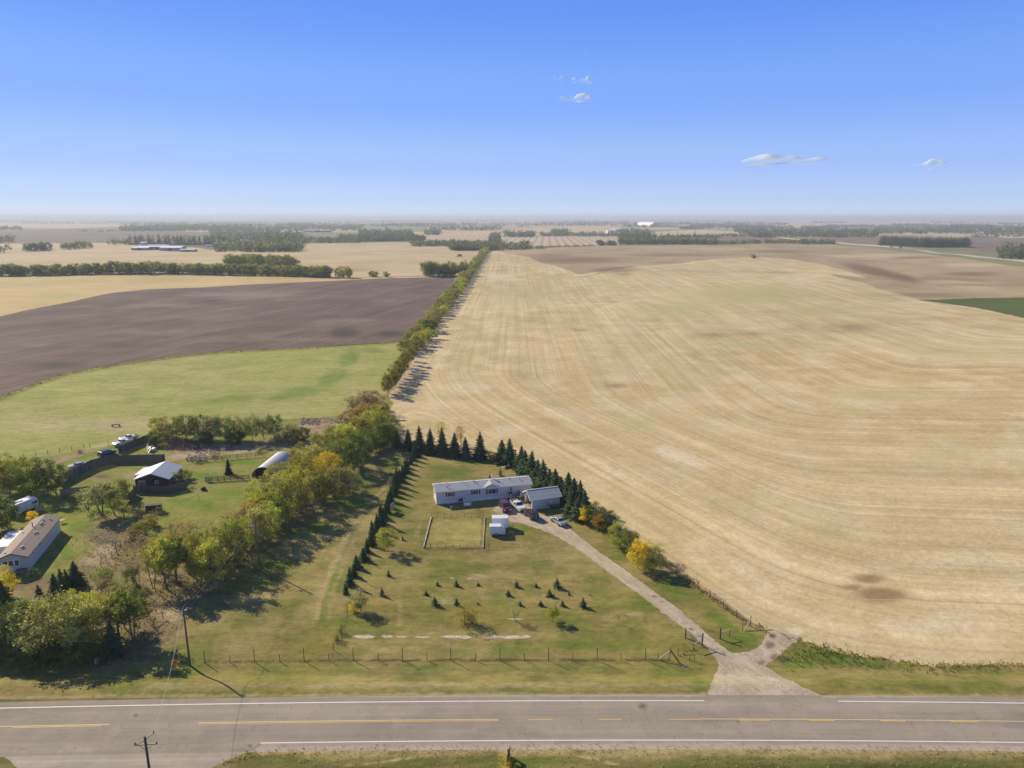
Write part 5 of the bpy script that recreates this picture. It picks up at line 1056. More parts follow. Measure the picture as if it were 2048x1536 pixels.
# --- the open-ended garage
g0 = P(1064, 1020.5); gang = math.atan2(P(1116.5, 1015.5).y-g0.y, P(1116.5, 1015.5).x-g0.x)+R(5); GL, GW = 6.9, 4.8
gr = thing('garage', 'pale garage with open gable front and green-grey shingle roof', 'garage', (g0.x, g0.y, 0), gang)
t_ = .14; ze, zr_ = 2.65, 4.0
mb = MB(); mb.box(0, GL, 0, t_, 0, ze); mb.box(.3, GL, GW-t_, GW, 0, ze); mb.prismx([(t_, 0), (GW-t_, 0), (GW-t_, ze), (GW/2, zr_-.1), (t_, ze)], GL-t_, GL-.002); mb.build('wall', M_SIDING, gr)
mb = MB()
mb.box(-.04, .22, -.04, .24, 0, ze-.02); mb.box(-.04, .22, GW-.24, GW+.04, 0, ze-.02)
mb.build('corner_post', M_TRIM, gr)
mb = MB(); mb.prismx([(0.24, ze-.35), (0.24, ze), (GW/2, zr_-.12), (GW-.24, ze), (GW-.24, ze-.35), (GW-.9, ze-.32), (GW/2, ze+.28), (.9, ze-.32)], 0, .16); mb.build('gable_panel', M_SIDING, gr)
mb = MB(); gable_roof(mb, -.55, GL+.4, -.35, GW+.35, ze-.08, zr_, .12); rf = mb.build('roof', M_SHING2, gr)
for xx in (-.58, GL+.43):
    mb = MB(); mb.beam((xx, -.38, ze-.08), (xx, GW/2, zr_+.01), .05, .24); mb.beam((xx, GW+.38, ze-.08), (xx, GW/2, zr_+.01), .05, .24); mb.build('barge_board', M_TRIM, rf)
mb = MB(); mb.box(-.55, GL+.4, -.40, -.355, ze-.14, ze+.06); mb.build('gutter', M_TRIM, rf)
MB().box(-.55, GL+.4, GW/2-.09, GW/2+.09, zr_+.075, zr_+.15).build('ridge_cap', M_TRIM, rf)
MB().box(.1, GL-.2, .2, GW-.2, .01, .05).build('floor_slab', M_SOIL, gr)
t = thing('workbench', 'dark clutter of a workbench inside the open garage', 'workbench', gr.matrix_basis @ Vector((2.6, GW-1.2, .05)), gang); MB().box(-1, 1, -.4, .4, .85, .92).build('top', M_WOODG, t)
for x in (-.9, .9): MB().box(x-.05, x+.05, -.35, .35, 0, .849).build('leg', M_WOODG, t)

# --- vehicles
def car(name, label, rear, front, kind, col, metal=.3, colname=''):
    r, f = P(*rear), P(*front); c = (r+f)/2; rz = math.atan2(f.y-r.y, f.x-r.x)
    paintm = paint(name+'_paint', col, .28, metal, vary=.05, coat=.6)
    S = {'van': dict(L=4.9, W=1.90, belt=1.05, roof=1.75, prof=[(-.98, .35), (-1, .95), (-.97, 1.1), (-.90, 1.72), (-.60, 1.76), (.15, 1.74), (.56, 1.16), (.86, 1.02), (.97, .86), (1, .6), (.97, .35)], ws=((.17, 1.70), (.54, 1.19)), rw=((-.965, 1.13), (-.915, 1.66)), side=[(-.88, 1.62), (-.90, 1.12), (.42, 1.12), (.12, 1.62)], wy=(-.58, .62)),
         'suv': dict(L=4.7, W=1.90, belt=1.1, roof=1.80, prof=[(-.97, .45), (-1, .8), (-.98, 1.12), (-.88, 1.74), (-.6, 1.80), (.02, 1.78), (.32, 1.24), (.82, 1.14), (.97, 1.0), (1, .7), (.97, .42)], ws=((.04, 1.73), (.30, 1.27)), rw=((-.972, 1.16), (-.895, 1.68)), side=[(-.84, 1.66), (-.9, 1.2), (.22, 1.2), (0.0, 1.66)], wy=(-.60, .60)),
         'sedan': dict(L=4.7, W=1.80, belt=.92, roof=1.42, prof=[(-.97, .32), (-1, .7), (-.97, .95), (-.62, 1.0), (-.36, 1.38), (-.1, 1.43), (.12, 1.40), (.46, .98), (.86, .86), (.98, .68), (1, .5), (.97, .3)], ws=((.14, 1.37), (.44, 1.01)), rw=((-.60, 1.03), (-.375, 1.34)), side=[(-.36, 1.32), (-.54, 1.0), (.36, 1.0), (.1, 1.32)], wy=(-.58, .62)),
         'pickup': dict(L=5.4, W=1.90, belt=1.08, roof=1.78, prof=[(-.98, .5), (-1, 1.08), (-.17, 1.10), (-.14, 1.70), (-.1, 1.76), (.16, 1.76), (.36, 1.18), (.86, 1.10), (.98, .95), (1, .6), (.96, .42)], ws=((.175, 1.71), (.345, 1.21)), rw=((-.157, 1.2), (-.143, 1.6)), side=[(-.1, 1.64), (-.12, 1.18), (.3, 1.18), (.14, 1.64)], wy=(-.60, .62))}[kind]
    t = thing(name, label, kind if kind in ('pickup', 'van') else 'car', (c.x, c.y, c.z+.02), rz); L2, W2 = S['L']/2, S['W']/2
    def yw(z_): return W2*(1-.24*max(0, (z_-S['belt'])/(S['roof']-S['belt']))) if z_ > S['belt'] else W2*(1-.04*max(0, (.5-z_)))
    pr = S['prof']; vs = [(x*L2, -yw(z_)*(1-.10*(abs(x) > .94)), z_) for x, z_ in pr]+[(x*L2, yw(z_)*(1-.10*(abs(x) > .94)), z_) for x, z_ in pr]; n = len(pr)
    # sides triangulated from a belt line so the cabin leans inward
    mb = MB(); mb.add(vs, [tuple(range(n)), tuple(range(n, 2*n))[::-1]]+[((i+1) % n, i, n+i, n+(i+1) % n) for i in range(n)])
    body = mb.build('body', paintm, t, bevel=.05)
    def slab(pts, nm, m, par=t, off=.012):
        mb = MB(); mb.add(pts, [tuple(range(len(pts)))]); o = mb.build(nm, m, par); so = o.modifiers.new('thick', 'SOLIDIFY'); so.thickness = .012; so.offset = 0; return o
    (xa_, za), (xb_, zb) = S['ws']; w1, w2 = yw(za)*.92, yw(zb)*.92
    def pane(a, b, nm, sgn):
        (x1, z1), (x2, z2) = a, b; d = Vector(((x2-x1)*L2, 0, z2-z1)); nrm = Vector((-d.z, 0, d.x)).normalized()*.025
        if nrm.x*sgn < 0: nrm = -nrm
        slab([(x1*L2+nrm.x, -yw(z1)*.9, z1+nrm.z), (x1*L2+nrm.x, yw(z1)*.9, z1+nrm.z), (x2*L2+nrm.x, yw(z2)*.9, z2+nrm.z), (x2*L2+nrm.x, -yw(z2)*.9, z2+nrm.z)], nm, M_GLASS)
    pane(S['ws'][0], S['ws'][1], 'windshield', 1); pane(S['rw'][0], S['rw'][1], 'rear_window', -1)
    sd_ = S['side']; xs = [p[0] for p in sd_]
    for s in (-1, 1):
        slab([(x*L2, s*(yw(z_)+.02), z_) for x, z_ in sd_], 'side_window', M_GLASS)
        for pil in ((-.35, -.1) if kind != 'pickup' else ()):
            slab([((pil-.02)*L2, s*(yw(S['belt'])+.035), S['belt']+.03), ((pil+.02)*L2, s*(yw(S['belt'])+.035), S['belt']+.03), ((pil+.02)*L2, s*(yw(S['roof']-.1)+.035), S['roof']-.12), ((pil-.02)*L2, s*(yw(S['roof']-.1)+.035), S['roof']-.12)], 'pillar', paintm)
    for wx in S['wy']:
        for s in (-1, 1):
            r_ = .36 if kind != 'sedan' else .32; wo = thing_part('wheel', t, (wx*L2, s*(W2-.09), r_))
            mb = MB(); mb.tube((0, -.115, 0), (0, .115, 0), r_, r_, 16); mb.build('tyre', M_BLACK, wo); mb = MB(); mb.tube((0, s*.116, 0), (0, s*.13, 0), r_*.62, r_*.55, 12); mb.build('rim', M_STEEL, wo)
    hl_ = paint('headlight_glass', (.7, .7, .68), .2); tl_ = paint('taillight_red', (.35, .02, .02), .3)
    for s in (-1, 1):
        zf = .78 if kind == 'sedan' else .92
        MB().box(L2*.965, L2*1.004, s*W2*.68-.17, s*W2*.68+.17, zf-.16, zf-.02).build('headlight', hl_, t)
        MB().box(-L2*1.006, -L2*.97, s*W2*.74-.10, s*W2*.74+.10, zf-.1, zf+.12).build('taillight', tl_, t)
        MB().box(L2*(xs[2]-.04)-.08, L2*(xs[2]-.04)+.08, s*(W2+.02)-(.0 if s > 0 else .16), s*(W2+.02)+(.16 if s > 0 else 0), S['belt']+.02, S['belt']+.18).build('mirror', paintm, t)
    MB().box(L2*.99, L2*1.012, -W2*.42, W2*.42, .5, .76).build('grille', M_SHUT, t)
    MB().box(-L2*1.012, -L2*.99, -.26, .26, .62, .76).build('number_plate', M_TRIM, t)
    if kind == 'pickup':
        mb = MB(); mb.box(-L2*.965, -L2*.19, -W2*.86, W2*.86, 1.085, 1.112); mb.build('cargo_bed', M_DARK, t)
        mb = MB()
        for s in (-1, 1): mb.box(-L2*.99, -L2*.17, s*W2*.93-.05, s*W2*.93+.05, 1.09, 1.24)
        mb.box(-L2*.995, -L2*.965, -W2*.9, W2*.9, 1.09, 1.24); mb.build('bed_side', paintm, t)
        mb = MB(); mb.box(-L2*.62, -L2*.36, -.55, .5, 1.115, 1.34); mb.build('load', M_TRIM, t)
    if kind in ('suv', 'van'):
        mb = MB()
        for s in (-1, 1): mb.beam((-L2*.78, s*W2*.62, S['roof']+.04), (L2*.0, s*W2*.62, S['roof']+.03), .05)
        mb.build('roof_rail', M_SHUT, t)
    return t
def thing_part(name, parent, loc):
    o = bpy.data.objects.new(name, None); COL.objects.link(o); o.parent = parent; o.location = loc; o.empty_display_size = .1; return o
car('minivan', 'maroon minivan parked nearest the house lawn', (1004, 1008), (1017, 1030), 'van', (.16, .035, .045))
car('pickup_truck', 'white pickup truck parked beside the garage pillar', (1027, 1009), (1045, 1025), 'pickup', (.74, .75, .73), 0)
car('suv', 'dark purple-black sport utility car parked on the gravel before the garage', (1071, 1041), (1053, 1027), 'suv', (.045, .022, .035))
car('sedan', 'silver sedan parked at the edge of the driveway', (1127, 1053), (1106, 1039), 'sedan', (.55, .55, .58), .5)
# white cargo trailers beside the pen
M_WHP = paint('white_trailer_skin', (.74, .75, .77), .4, vary=.04)
def cargo_trailer(label, loc, L, Wd, h, z0, rounded, rz=0.03):
    t = thing('cargo_trailer', label, 'trailer', loc, rz)
    pr = [(0, z0), (L*.95, z0), (L, z0+.35), (L, z0+h*.55), (L*.9, z0+h*.80), (L*.72, z0+h), (0, z0+h)] if rounded else [(0, z0), (L, z0), (L, z0+h), (0, z0+h)]
    MB().prism(pr, 0, Wd).build('body', M_WHP, t, bevel=.04)
    for y in (-.12, Wd+.12):
        w_ = thing_part('wheel', t, (L*.42, y, .34)); MB().tube((0, -.1, 0), (0, .1, 0), .34, .34, 14).build('tyre', M_BLACK, w_); MB().tube((0, -.11, 0), (0, .11, 0), .19, .19, 10).build('rim', M_STEEL, w_)
        MB().prism([(L*.42-.48, .45), (L*.42-.40, .72), (L*.42+.40, .72), (L*.42+.48, .45), (L*.42+.42, .45), (L*.42+.36, .67), (L*.42-.36, .67), (L*.42-.42, .45)], y-.13, y+.13).build('mudguard', M_STEEL, t)
    mb = MB(); mb.beam((L*.9, .15, .45), (L+1.5, Wd/2, .45), .07); mb.beam((L*.9, Wd-.15, .45), (L+1.5, Wd/2, .45), .07); mb.box(L+1.35, L+1.7, Wd/2-.06, Wd/2+.06, .4, .52); mb.box(L+1.05, L+1.13, Wd/2-.04, Wd/2+.04, .05, .95); mb.build('tow_bar', M_STEEL, t)
    MB().box(-.02, L+.0, .02, Wd-.02, z0-.12, z0-.003).build('chassis', M_STEEL, t)
    if not rounded: MB().box(L+.002, L+.03, .3, .62, z0+1.1, z0+1.5).build('window', M_GLASS, t)
    return t
cargo_trailer('small white rounded-nose cargo trailer beside the pen, nearest the road', P(979, 1073), 3.4, 1.6, 1.75, .5, True)
cargo_trailer('taller boxy white cargo trailer behind the rounded one', P(984, 1060), 3.5, 1.9, 2.25, .45, False)

# --- wire pen on the lawn
pk = [P(862.5, 1035), P(846.6, 1096), P(965.5, 1097), P(969.5, 1035)]
fn = thing('pen_fence', 'square lawn pen of timber rails and wire mesh before the house', 'fence', pk[1])
def rel(p, root): return Vector(p)-root.location
mb = MB()
for a, b in ((pk[0], pk[1]), (pk[2], pk[3])):
    a_, b_ = rel(a, fn), rel(b, fn); mb = MB(); mb.beam(a_+Vector((0, 0, .16)), b_+Vector((0, 0, .16)), .24, .12); mb.build('base_board', M_PLANK, fn)
def posts(root, a, b, n, h, w=.09, mat=None, ends=True, name='post', hs_=None):
    for i in range(n+1 if ends else n):
        p = rel(a.lerp(b, i/n), root); hh = h if hs_ is None else hs_[i % len(hs_)]
        o = MB().tube(p+Vector((0, 0, -.1)), p+Vector((PR.uniform(-.03, .03), PR.uniform(-.03, .03), hh)), w/2, w/2*.9, 6).build(name, mat or M_WOODP, root)
def wires(root, a, b, zs, r=.012, mat=None, name='wire', n=1, sag=0.0):
    mb = MB()
    for z_ in zs: mb.tube(rel(a, root)+Vector((0, 0, z_)), rel(b, root)+Vector((0, 0, z_)), r, r, 3)
    return mb.build(name, mat or M_WIRE, root)
for a, b, n in ((pk[0], pk[3], 8), (pk[1], pk[2], 8), (pk[0], pk[1], 6), (pk[2], pk[3], 6)):
    posts(fn, a, b, n, 1.15, .09, ends=False)
    wires(fn, a, b, (.35, .6, .85), .012, name='mesh'); wires(fn, a, b, (.05, 1.12), .018, name='rail')
t = thing('survey_stake', 'thin dark stake right of the pen by the trailers', 'stake', P(978, 1100)); MB().tube((0, 0, 0), (0, 0, 2.2), .03, .025).build('stake', M_WOODP, t)
t = thing('trampoline', 'grey leaning lattice panel among the young spruces', 'panel', P(785, 1024), R(70)); MB().box(-.8, .8, -.04, .04, .5, 2.2).build('panel', M_STEEL, t)
for x in (-.75, .75): MB().box(x-.04, x+.04, -.06, .06, 0, .5).build('leg', M_WOODP, t)
t.name = 'lattice_panel'

# --- wire fence along the highway
xs_ = [410, 460.5, 509.4, 560, 608.6, 658, 707, 756, 805, 854, 902, 951, 1000, 1048.5, 1096.7, 1145, 1194, 1242, 1291, 1339]
fe = thing('wire_fence', 'long wire fence with alternating tall and short posts along the highway', 'fence', P(410, 1325))
fp = [P(x, 1326-5*min(1, (x-410)/300)) for x in xs_]
for i, p in enumerate(fp):
    hgt_ = (2.25 if i % 2 == 0 else 1.3)+PR.uniform(-.06, .06)
    if i == len(fp)-1: hgt_ = 2.3
    q = rel(p, fe); MB().tube(q-Vector((0, 0, .2)), q+Vector((PR.uniform(-.04, .04), 0, hgt_)), .065 if i % 2 == 0 else .05, .055, 7).build('post', M_CREO, fe)
for a, b in zip(fp[:-1], fp[1:]): wires(fe, a, b, (.25, .6, .95, 1.2), .009)
q = rel(fp[-1], fe); s0 = rel(P(1318, 1320), fe); MB().beam(s0+Vector((0, 0, .1)), q+Vector((0, 0, 1.6)), .13).build('brace', M_WOODL, fe)
MB().tube(rel(P(1316, 1320), fe), rel(P(1316, 1320), fe)+Vector((0, 0, 1.2)), .05, .05, 6).build('post', M_CREO, fe)
# wing fence and gate posts at the drive
wf = thing('wing_fence', 'short braced fence between the highway fence and the drive gate post', 'fence', P(1339, 1320))
wp = [P(1339, 1319), P(1356, 1311), P(1386, 1302), P(1404, 1293)]
for p, h_, w_ in ((wp[1], 1.3, .1), (wp[2], 1.35, .12), (wp[3], 2.3, .24)): q = rel(p, wf); MB().tube(q, q+Vector((0, 0, h_)), w_/2, w_/2, 8).build('post', M_CREO, wf)
q2, q3 = rel(wp[2], wf), rel(wp[3], wf); MB().beam(q2+Vector((0, 0, 1.15)), q3+Vector((0, 0, 1.45)), .11).build('rail', M_WOODL, wf)
qa, qb = rel(wp[0], wf), rel(P(1360, 1327), wf); MB().beam(qa+Vector((0, 0, 1.7)), qb, .14).build('brace', M_CREO, wf)
for a, b in zip(wp[:-1], wp[1:]): wires(wf, a, b, (.3, .65, 1.0), .009)
t = thing('post_pair', 'two short dark posts with a rail in the grass by the gate', 'posts', P(1384, 1321))
for dx in (-.35, .35): MB().tube((dx, 0, 0), (dx, 0, 1.2), .06, .05, 7).build('post', M_CREO, t)
MB().beam((-.35, 0, .9), (.35, 0, .9), .06).build('rail', M_CREO, t)
def tube_gate(label, a, b, h=1.3):
    t = thing('field_gate', label, 'gate', a); d = rel(b, t); mb = MB()
    for i in range(5): z_ = .25+i*(h-.25)/4; mb.tube(Vector((0, 0, z_)), d+Vector((0, 0, z_)), .025, .025, 6)
    for f in (0, .33, .66, 1): mb.tube(d*f+Vector((0, 0, .25)), d*f+Vector((0, 0, h)), .025, .025, 6)
    mb.build('gate_frame', M_STEEL, t); return t
tube_gate('grey tube gate standing open beside the driveway', P(1403, 1290), P(1372, 1275))
t = thing('gate_post', 'short dark post at the free end of the open gate', 'post', P(1370.6, 1276)); MB().tube((0, 0, 0), (0, 0, 1.8), .1, .09, 8).build('post', M_CREO, t)
# fence up the field edge
ff = thing('field_fence', 'post and wire fence along the stubble field right of the driveway', 'fence', P(1500, 1252))
fq = [(1186, 1022), (1212, 1042), (1240, 1064), (1290, 1096), (1311, 1110), (1331, 1126), (1352, 1145), (1373, 1163), (1395.6, 1178), (1420, 1196), (1446.6, 1215), (1473, 1235), (1500, 1252)]
fq = [P(*p) for p in fq]
for i, p in enumerate(fq): q = rel(p, ff); MB().tube(q-Vector((0, 0, .1)), q+Vector((PR.uniform(-.05, .05), 0, 1.45 if i < len(fq)-1 else 1.9)), .075, .06, 7).build('post', M_CREO, ff)
for a, b in zip(fq[:-1], fq[1:]): wires(ff, a, b, (.4, .8, 1.15), .009)
MB().beam(rel(P(1489, 1262), ff)+Vector((0, 0, .1)), rel(P(1500, 1252), ff)+Vector((0, 0, 1.3)), .13).build('brace', M_WOODL, ff)
rg = thing('braced_gate_post', 'heavy braced gate post with a pale rail right of the driveway', 'gate post', P(1440, 1278))
MB().tube((0, 0, 0), (0, 0, 2.1), .13, .12, 8).build('post', M_CREO, rg); q = rel(P(1459, 1274), rg); MB().tube(q, q+Vector((0, 0, 1.35)), .06, .06, 7).build('post', M_CREO, rg)
MB().beam((0, 0, 1.15), q+Vector((0, 0, 1.3)), .11).build('rail', M_WOODL, rg); q5 = rel(P(1485, 1263), rg); MB().tube(q5, q5+Vector((0, 0, 1.2)), .05, .05, 7).build('post', M_CREO, rg)
wires(rg, P(1459, 1274), P(1485, 1263), (.4, .8, 1.1), .009)
# short cross fence on the lawn side
cf = thing('cross_fence', 'short old wire fence running uphill from the highway fence by the spruce row', 'fence', P(658, 1321))
cq = [P(658, 1321), P(667, 1301), P(675, 1285), P(684, 1264), P(695, 1237), P(702, 1218)]
for p in cq[1:]: q = rel(p, cf); MB().tube(q, q+Vector((0, 0, 1.5)), .05, .045, 6).build('post', M_CREO, cf)
for a, b in zip(cq[:4], cq[1:5]): wires(cf, a, b, (.3, .7, 1.1), .012)
# fence along the grove
lf = thing('yard_boundary_fence', 'old post and wire fence crossing the brown clearing on the left', 'fence', P(343, 1215))
lq = [P(x, y) for x, y in ((377, 1330), (309, 1262), (290, 1280), (326, 1238), (343, 1215), (388, 1176))]
lq = [P(x, y) for x, y in ((290, 1282), (309, 1260), (326, 1238), (343, 1218), (388, 1178))]; lq2 = [P(x, y) for x, y in ((182, 1158), (193, 1145), (203, 1136), (213, 1126), (224, 1117), (233, 1106), (242, 1097), (252, 1090))]
for L_ in (lq, lq2):
    for p in L_: q = rel(p, lf); MB().tube(q, q+Vector((0, 0, 1.6)), .06, .05, 6).build('post', M_CREO, lf)
    for a, b in zip(L_[:-1], L_[1:]): wires(lf, a, b, (.4, .8, 1.2), .009)
pf = thing('pasture_fence', 'thin wire fence along the near edge of the green pasture', 'fence', P(22, 922))
pq = [P(x, y) for x, y in ((-40, 925), (-10, 923), (22, 921), (48, 917), (72, 913), (96, 909), (120, 905), (144, 901), (168, 897), (180, 895), (217, 891), (240, 887))]
for p in pq: q = rel(p, pf); MB().tube(q, q+Vector((0, 0, 1.4)), .07, .06, 6).build('post', M_CREO, pf)
for a, b in zip(pq[:-1], pq[1:]): wires(pf, a, b, (.5, .9, 1.25), .012)

# --- board fences of the farm
def board_fence(label, pts, h, gapped=False):
    q = [P(*p) for p in pts]; t = thing('board_fence', label, 'fence', q[0])
    for a, b in zip(q[:-1], q[1:]):
        a_, b_ = rel(a, t), rel(b, t); L = (b_-a_).length; n = max(1, int(L/2.4)); d = (b_-a_).normalized(); nr = Vector((-d.y, d.x, 0))
        m = MB(); nb = int(L/.16)
        for i in range(nb):
            p0 = a_+d*(L*i/nb+.005); p1 = a_+d*(L*(i+1)/nb-.012); hh = h+PR.uniform(-.06, .05)
            vs = [p0, p1, p1+Vector((0, 0, hh)), p0+Vector((0, 0, hh))]; m.add([v-nr*.012 for v in vs]+[v+nr*.012 for v in vs], [(0, 1, 2, 3), (7, 6, 5, 4), (0, 1, 5, 4), (1, 2, 6, 5), (2, 3, 7, 6), (3, 0, 4, 7)])
        m.build('board_panel', M_WOODG, t)
        for i in range(n+1): p0 = a_.lerp(b_, i/n)+nr*.06; MB().box(p0.x-.05, p0.x+.05, p0.y-.05, p0.y+.05, p0.z-.1, p0.z+h+.08).build('post', M_WOODP, t)
    return t
board_fence('long grey board fence slanting up past the wrecked car to the pen corner', [(118, 972), (150, 955), (185, 938), (222, 927)], 2.6)
board_fence('grey board fence across the back of the fenced pen', [(222, 927), (330, 925)], 2.4)
board_fence('grey board fence in front of the two parked white trucks', [(238, 907), (270, 894), (299, 882)], 2.2)
board_fence('grey board fence running from the pen down behind the dark barn', [(330, 925), (312, 938), (298, 948)], 2.3)
board_fence('weathered board fence left of the gap before the pen', [(122, 996), (196, 988)], 2.3)
board_fence('weathered board fence right of the gap before the pen', [(208, 986), (255, 984)], 1.9)
board_fence('dark board fence along the front of the barn', [(268, 986), (330, 988), (374, 978)], 2.0)
board_fence('dark board fence slanting from the barn down to the trough', [(272, 990), (252, 1014)], 2.2)
# rail fence before the arched shed
t = thing('corral_fence', 'dark rail fence left of the arched shed opening', 'fence', P(411, 964)); e_ = rel(P(499, 959), t)
for i in range(8): p = e_*(i/7); MB().tube(p, p+Vector((0, 0, 1.4)), .08, .07, 6).build('post', M_CREO, t)
mb = MB()
for z_ in (.25, .5, .75, 1.0, 1.25): mb.beam(Vector((0, 0, z_)), e_+Vector((0, 0, z_)), .04, .12)
mb.build('rails', M_CREO, t); MB().box(-.1, 1.4, -.05, .05, .1, 1.2).build('panel', M_STEEL, t)
t = thing('corral_fence', 'grey rail fence along the top of the green yard', 'fence', P(385, 925)); pts_ = [(385, 925), (430, 922), (475, 917), (530, 913)]
for a, b in zip(pts_[:-1], pts_[1:]):
    for f in (0, .33, .66): p = rel(P(*a).lerp(P(*b), f), t); MB().tube(p, p+Vector((0, 0, 1.4)), .07, .06, 6).build('post', M_WOODP, t)
    mb = MB()
    for z_ in (.5, .9, 1.25): mb.beam(rel(P(*a), t)+Vector((0, 0, z_)), rel(P(*b), t)+Vector((0, 0, z_)), .04, .09)
    mb.build('rails', M_WOODP, t)

# --- dark barn with the pale sheet roof
def Pz(px, py, zt):
    d = ray(px, py); t_ = (zt-H)/d[2]; return Vector((d[0]*t_, d[1]*t_, zt))
A_, B_, C_ = Pz(271, 958, 2.7), Pz(337, 957.5, 2.7), Pz(364, 933.5, 2.7)
ax_ = math.atan2(C_.y-B_.y, C_.x-B_.x); BL = (C_-B_).length; BW = abs((A_-B_).dot(Vector((-math.sin(ax_), math.cos(ax_), 0))))
bn = thing('barn', 'dark board barn with pale sheet-metal gable roof in the left yard', 'barn', (B_.x, B_.y, 0), ax_)      # local x runs back, local y to the left
mb = MB(); gable_body(mb, 0, BL, 0, BW, 0, 2.75, 4.15); mb.build('wall', M_DKWALL, bn)
mb = MB(); gable_roof(mb, -.35, BL+.3, -.35, BW+.35, 2.65, 4.2, .1); rf = mb.build('roof', M_TINR, bn)
mb = MB(); mb.beam((-.38, -.36, 2.68), (-.38, BW/2, 4.26), .05, .2); mb.beam((-.38, BW+.36, 2.68), (-.38, BW/2, 4.26), .05, .2); mb.build('barge_board', M_TRIM, rf)
window(bn, 0, BW*.36, 1.6, .7, .6, -1, 'x', bars=1); d_ = window(bn, 0, BW*.80, .5, 1.5, 1.75, -1, 'x', bars=2, name='patio_door')
MB().add([(BL*.55, BW+.3, 2.4), (BL+1.5, BW+.3, 2.4), (BL+1.5, BW+2.4, 2.0), (BL*.55, BW+2.4, 2.0), (BL*.55, BW+.3, 2.5), (BL+1.5, BW+.3, 2.5), (BL+1.5, BW+2.4, 2.1), (BL*.55, BW+2.4, 2.1)], [(0, 3, 2, 1), (4, 5, 6, 7), (0, 1, 5, 4), (1, 2, 6, 5), (2, 3, 7, 6), (3, 0, 4, 7)]).build('lean_to_roof', M_TINR, bn)
for x in (BL*.6, BL+1.4): MB().box(x-.06, x+.06, BW+2.25, BW+2.37, 0, 2.0).build('lean_to_post', M_WOODP, bn)
# --- arched metal shed
q0, q1_, q2_ = P(503, 958), P(551, 957), Pz(565, 899, 3.6); mid = (q0+q1_)/2; QR = (q1_-q0).length/2; dirv = Vector((q2_.x-mid.x, q2_.y-mid.y, 0)); QL = dirv.length; qa_ = math.atan2(dirv.y, dirv.x)
qs = thing('arched_shed', 'rusting arched white metal shed with a dark open end in the left yard', 'shed', mid, qa_)
def arch(r, n=18): return [(r*math.cos(math.pi*i/n), r*1.02*math.sin(math.pi*i/n)) for i in range(n+1)]
mb = MB(); nn = 40; pr = arch(QR)
for k in range(nn+1):
    rr = 1+.012*(k % 2)
    mb.v += [(QL*k/nn, y*rr, z_*rr) for y, z_ in pr]
m_ = len(pr); mb.f += [(k*m_+i, k*m_+i+1, (k+1)*m_+i+1, (k+1)*m_+i) for k in range(nn) for i in range(m_-1)]; mb.m += [0]*len(mb.f)
def patched_metal():
    m, nt, b = new_mat('stained_arch_metal'); tc = nt.nodes.new('ShaderNodeTexCoord'); s = sepxyz(nt, tc.outputs['Object'])
    n = noise(nt, comb(nt, math_n(nt, 'MULTIPLY', s[0], .55), math_n(nt, 'MULTIPLY', s[1], .16), s[2]), 1.0, 4, .7)
    c = mixc(nt, ramp(nt, n, .60, .66), (.50, .51, .55), (.12, .085, .075)); nt.links.new(c, b.inputs['Base Color']); b.inputs['Roughness'].default_value = .45; b.inputs['Metallic'].default_value = .15; return m
sh = mb.build('shell', patched_metal(), qs, smooth=False); so = sh.modifiers.new('thick', 'SOLIDIFY'); so.thickness = .06
pa_ = arch(QR*.985); MB().prismx(pa_, QL-.2, QL-.1).build('end_wall', M_DKWALL, qs); MB().prismx(arch(QR*.96), 1.2, 1.3).build('interior_shade', M_DARK, qs)  # dark sheet inside the open end stands in for the shade within
mb = MB(); 
for i in range(m_-1): mb.beam((-.03, pr[i][0]*1.01, pr[i][1]*1.01), (-.03, pr[i+1][0]*1.01, pr[i+1][1]*1.01), .1, .14)
mb.build('arch_rim', M_WOODP, qs)
# --- brown-roofed home at the left
n0 = P(58, 1141); n1 = P(122, 1061); ra = math.atan2(n1.y-n0.y, n1.x-n0.x); RL = (n1-n0).length; RW = 4.9
rh = thing('mobile_home', 'long brown-roofed white home cut by the left photo edge', 'house', (n0.x, n0.y, 0), ra)
MB().box(0, RL, 0, RW, .6, 2.95).build('wall', M_WSIDE, rh); MB().box(-.02, RL+.02, -.02, RW+.02, 0, .598).build('skirting', M_SKIRT, rh)
mb = MB(); mb.prismx([(0, 2.95), (RW, 2.95), (RW/2, 3.85)], 0, .1); mb.prismx([(0, 2.95), (RW, 2.95), (RW/2, 3.85)], RL-.1, RL); mb.build('gable_end', M_WSIDE, rh)
mb = MB(); gable_roof(mb, -.4, RL+.35, -.3, RW+.3, 2.9, 3.95, .1); rf = mb.build('roof', M_SHBR, rh)
mb = MB(); mb.box(-.4, RL+.35, -.35, -.305, 2.83, 3.0); mb.build('gutter', M_SHUT, rf); mb = MB(); mb.beam((-.43, -.32, 2.93), (-.43, RW/2, 3.98), .05, .18); mb.beam((-.43, RW+.32, 2.93), (-.43, RW/2, 3.98), .05, .18); mb.build('barge_board', M_SHUT, rf)
for i in range(3): window(rh, 0, RW*.32+.95*i+.2, 1.3, .7, 1.1, -1, 'x', bars=0)
for x, w_ in ((6.6, .5), (7.4, .4), (3.2, .45)): window(rh, x, 0, 1.9, w_, .5, -1, 'y', bars=0)
for x, y in ((1.2, 3.9), (2.6, 1.6), (3.1, 1.5), (9.2, 1.5), (9.8, 1.3), (13.5, 1.8), (14.1, 1.7), (15.6, 2.0), (10.5, 4.0), (16.5, 1.0)):
    zr = 2.9+1.05*(1-abs(y-RW/2)/(RW/2+.3))+.08; mb = MB(); mb.tube((x, y, zr-.1), (x, y, zr+.22), .13, .13, 8); mb.tube((x, y, zr+.22), (x, y, zr+.3), .2, .12, 8); mb.build('roof_vent', M_STEEL, rf)
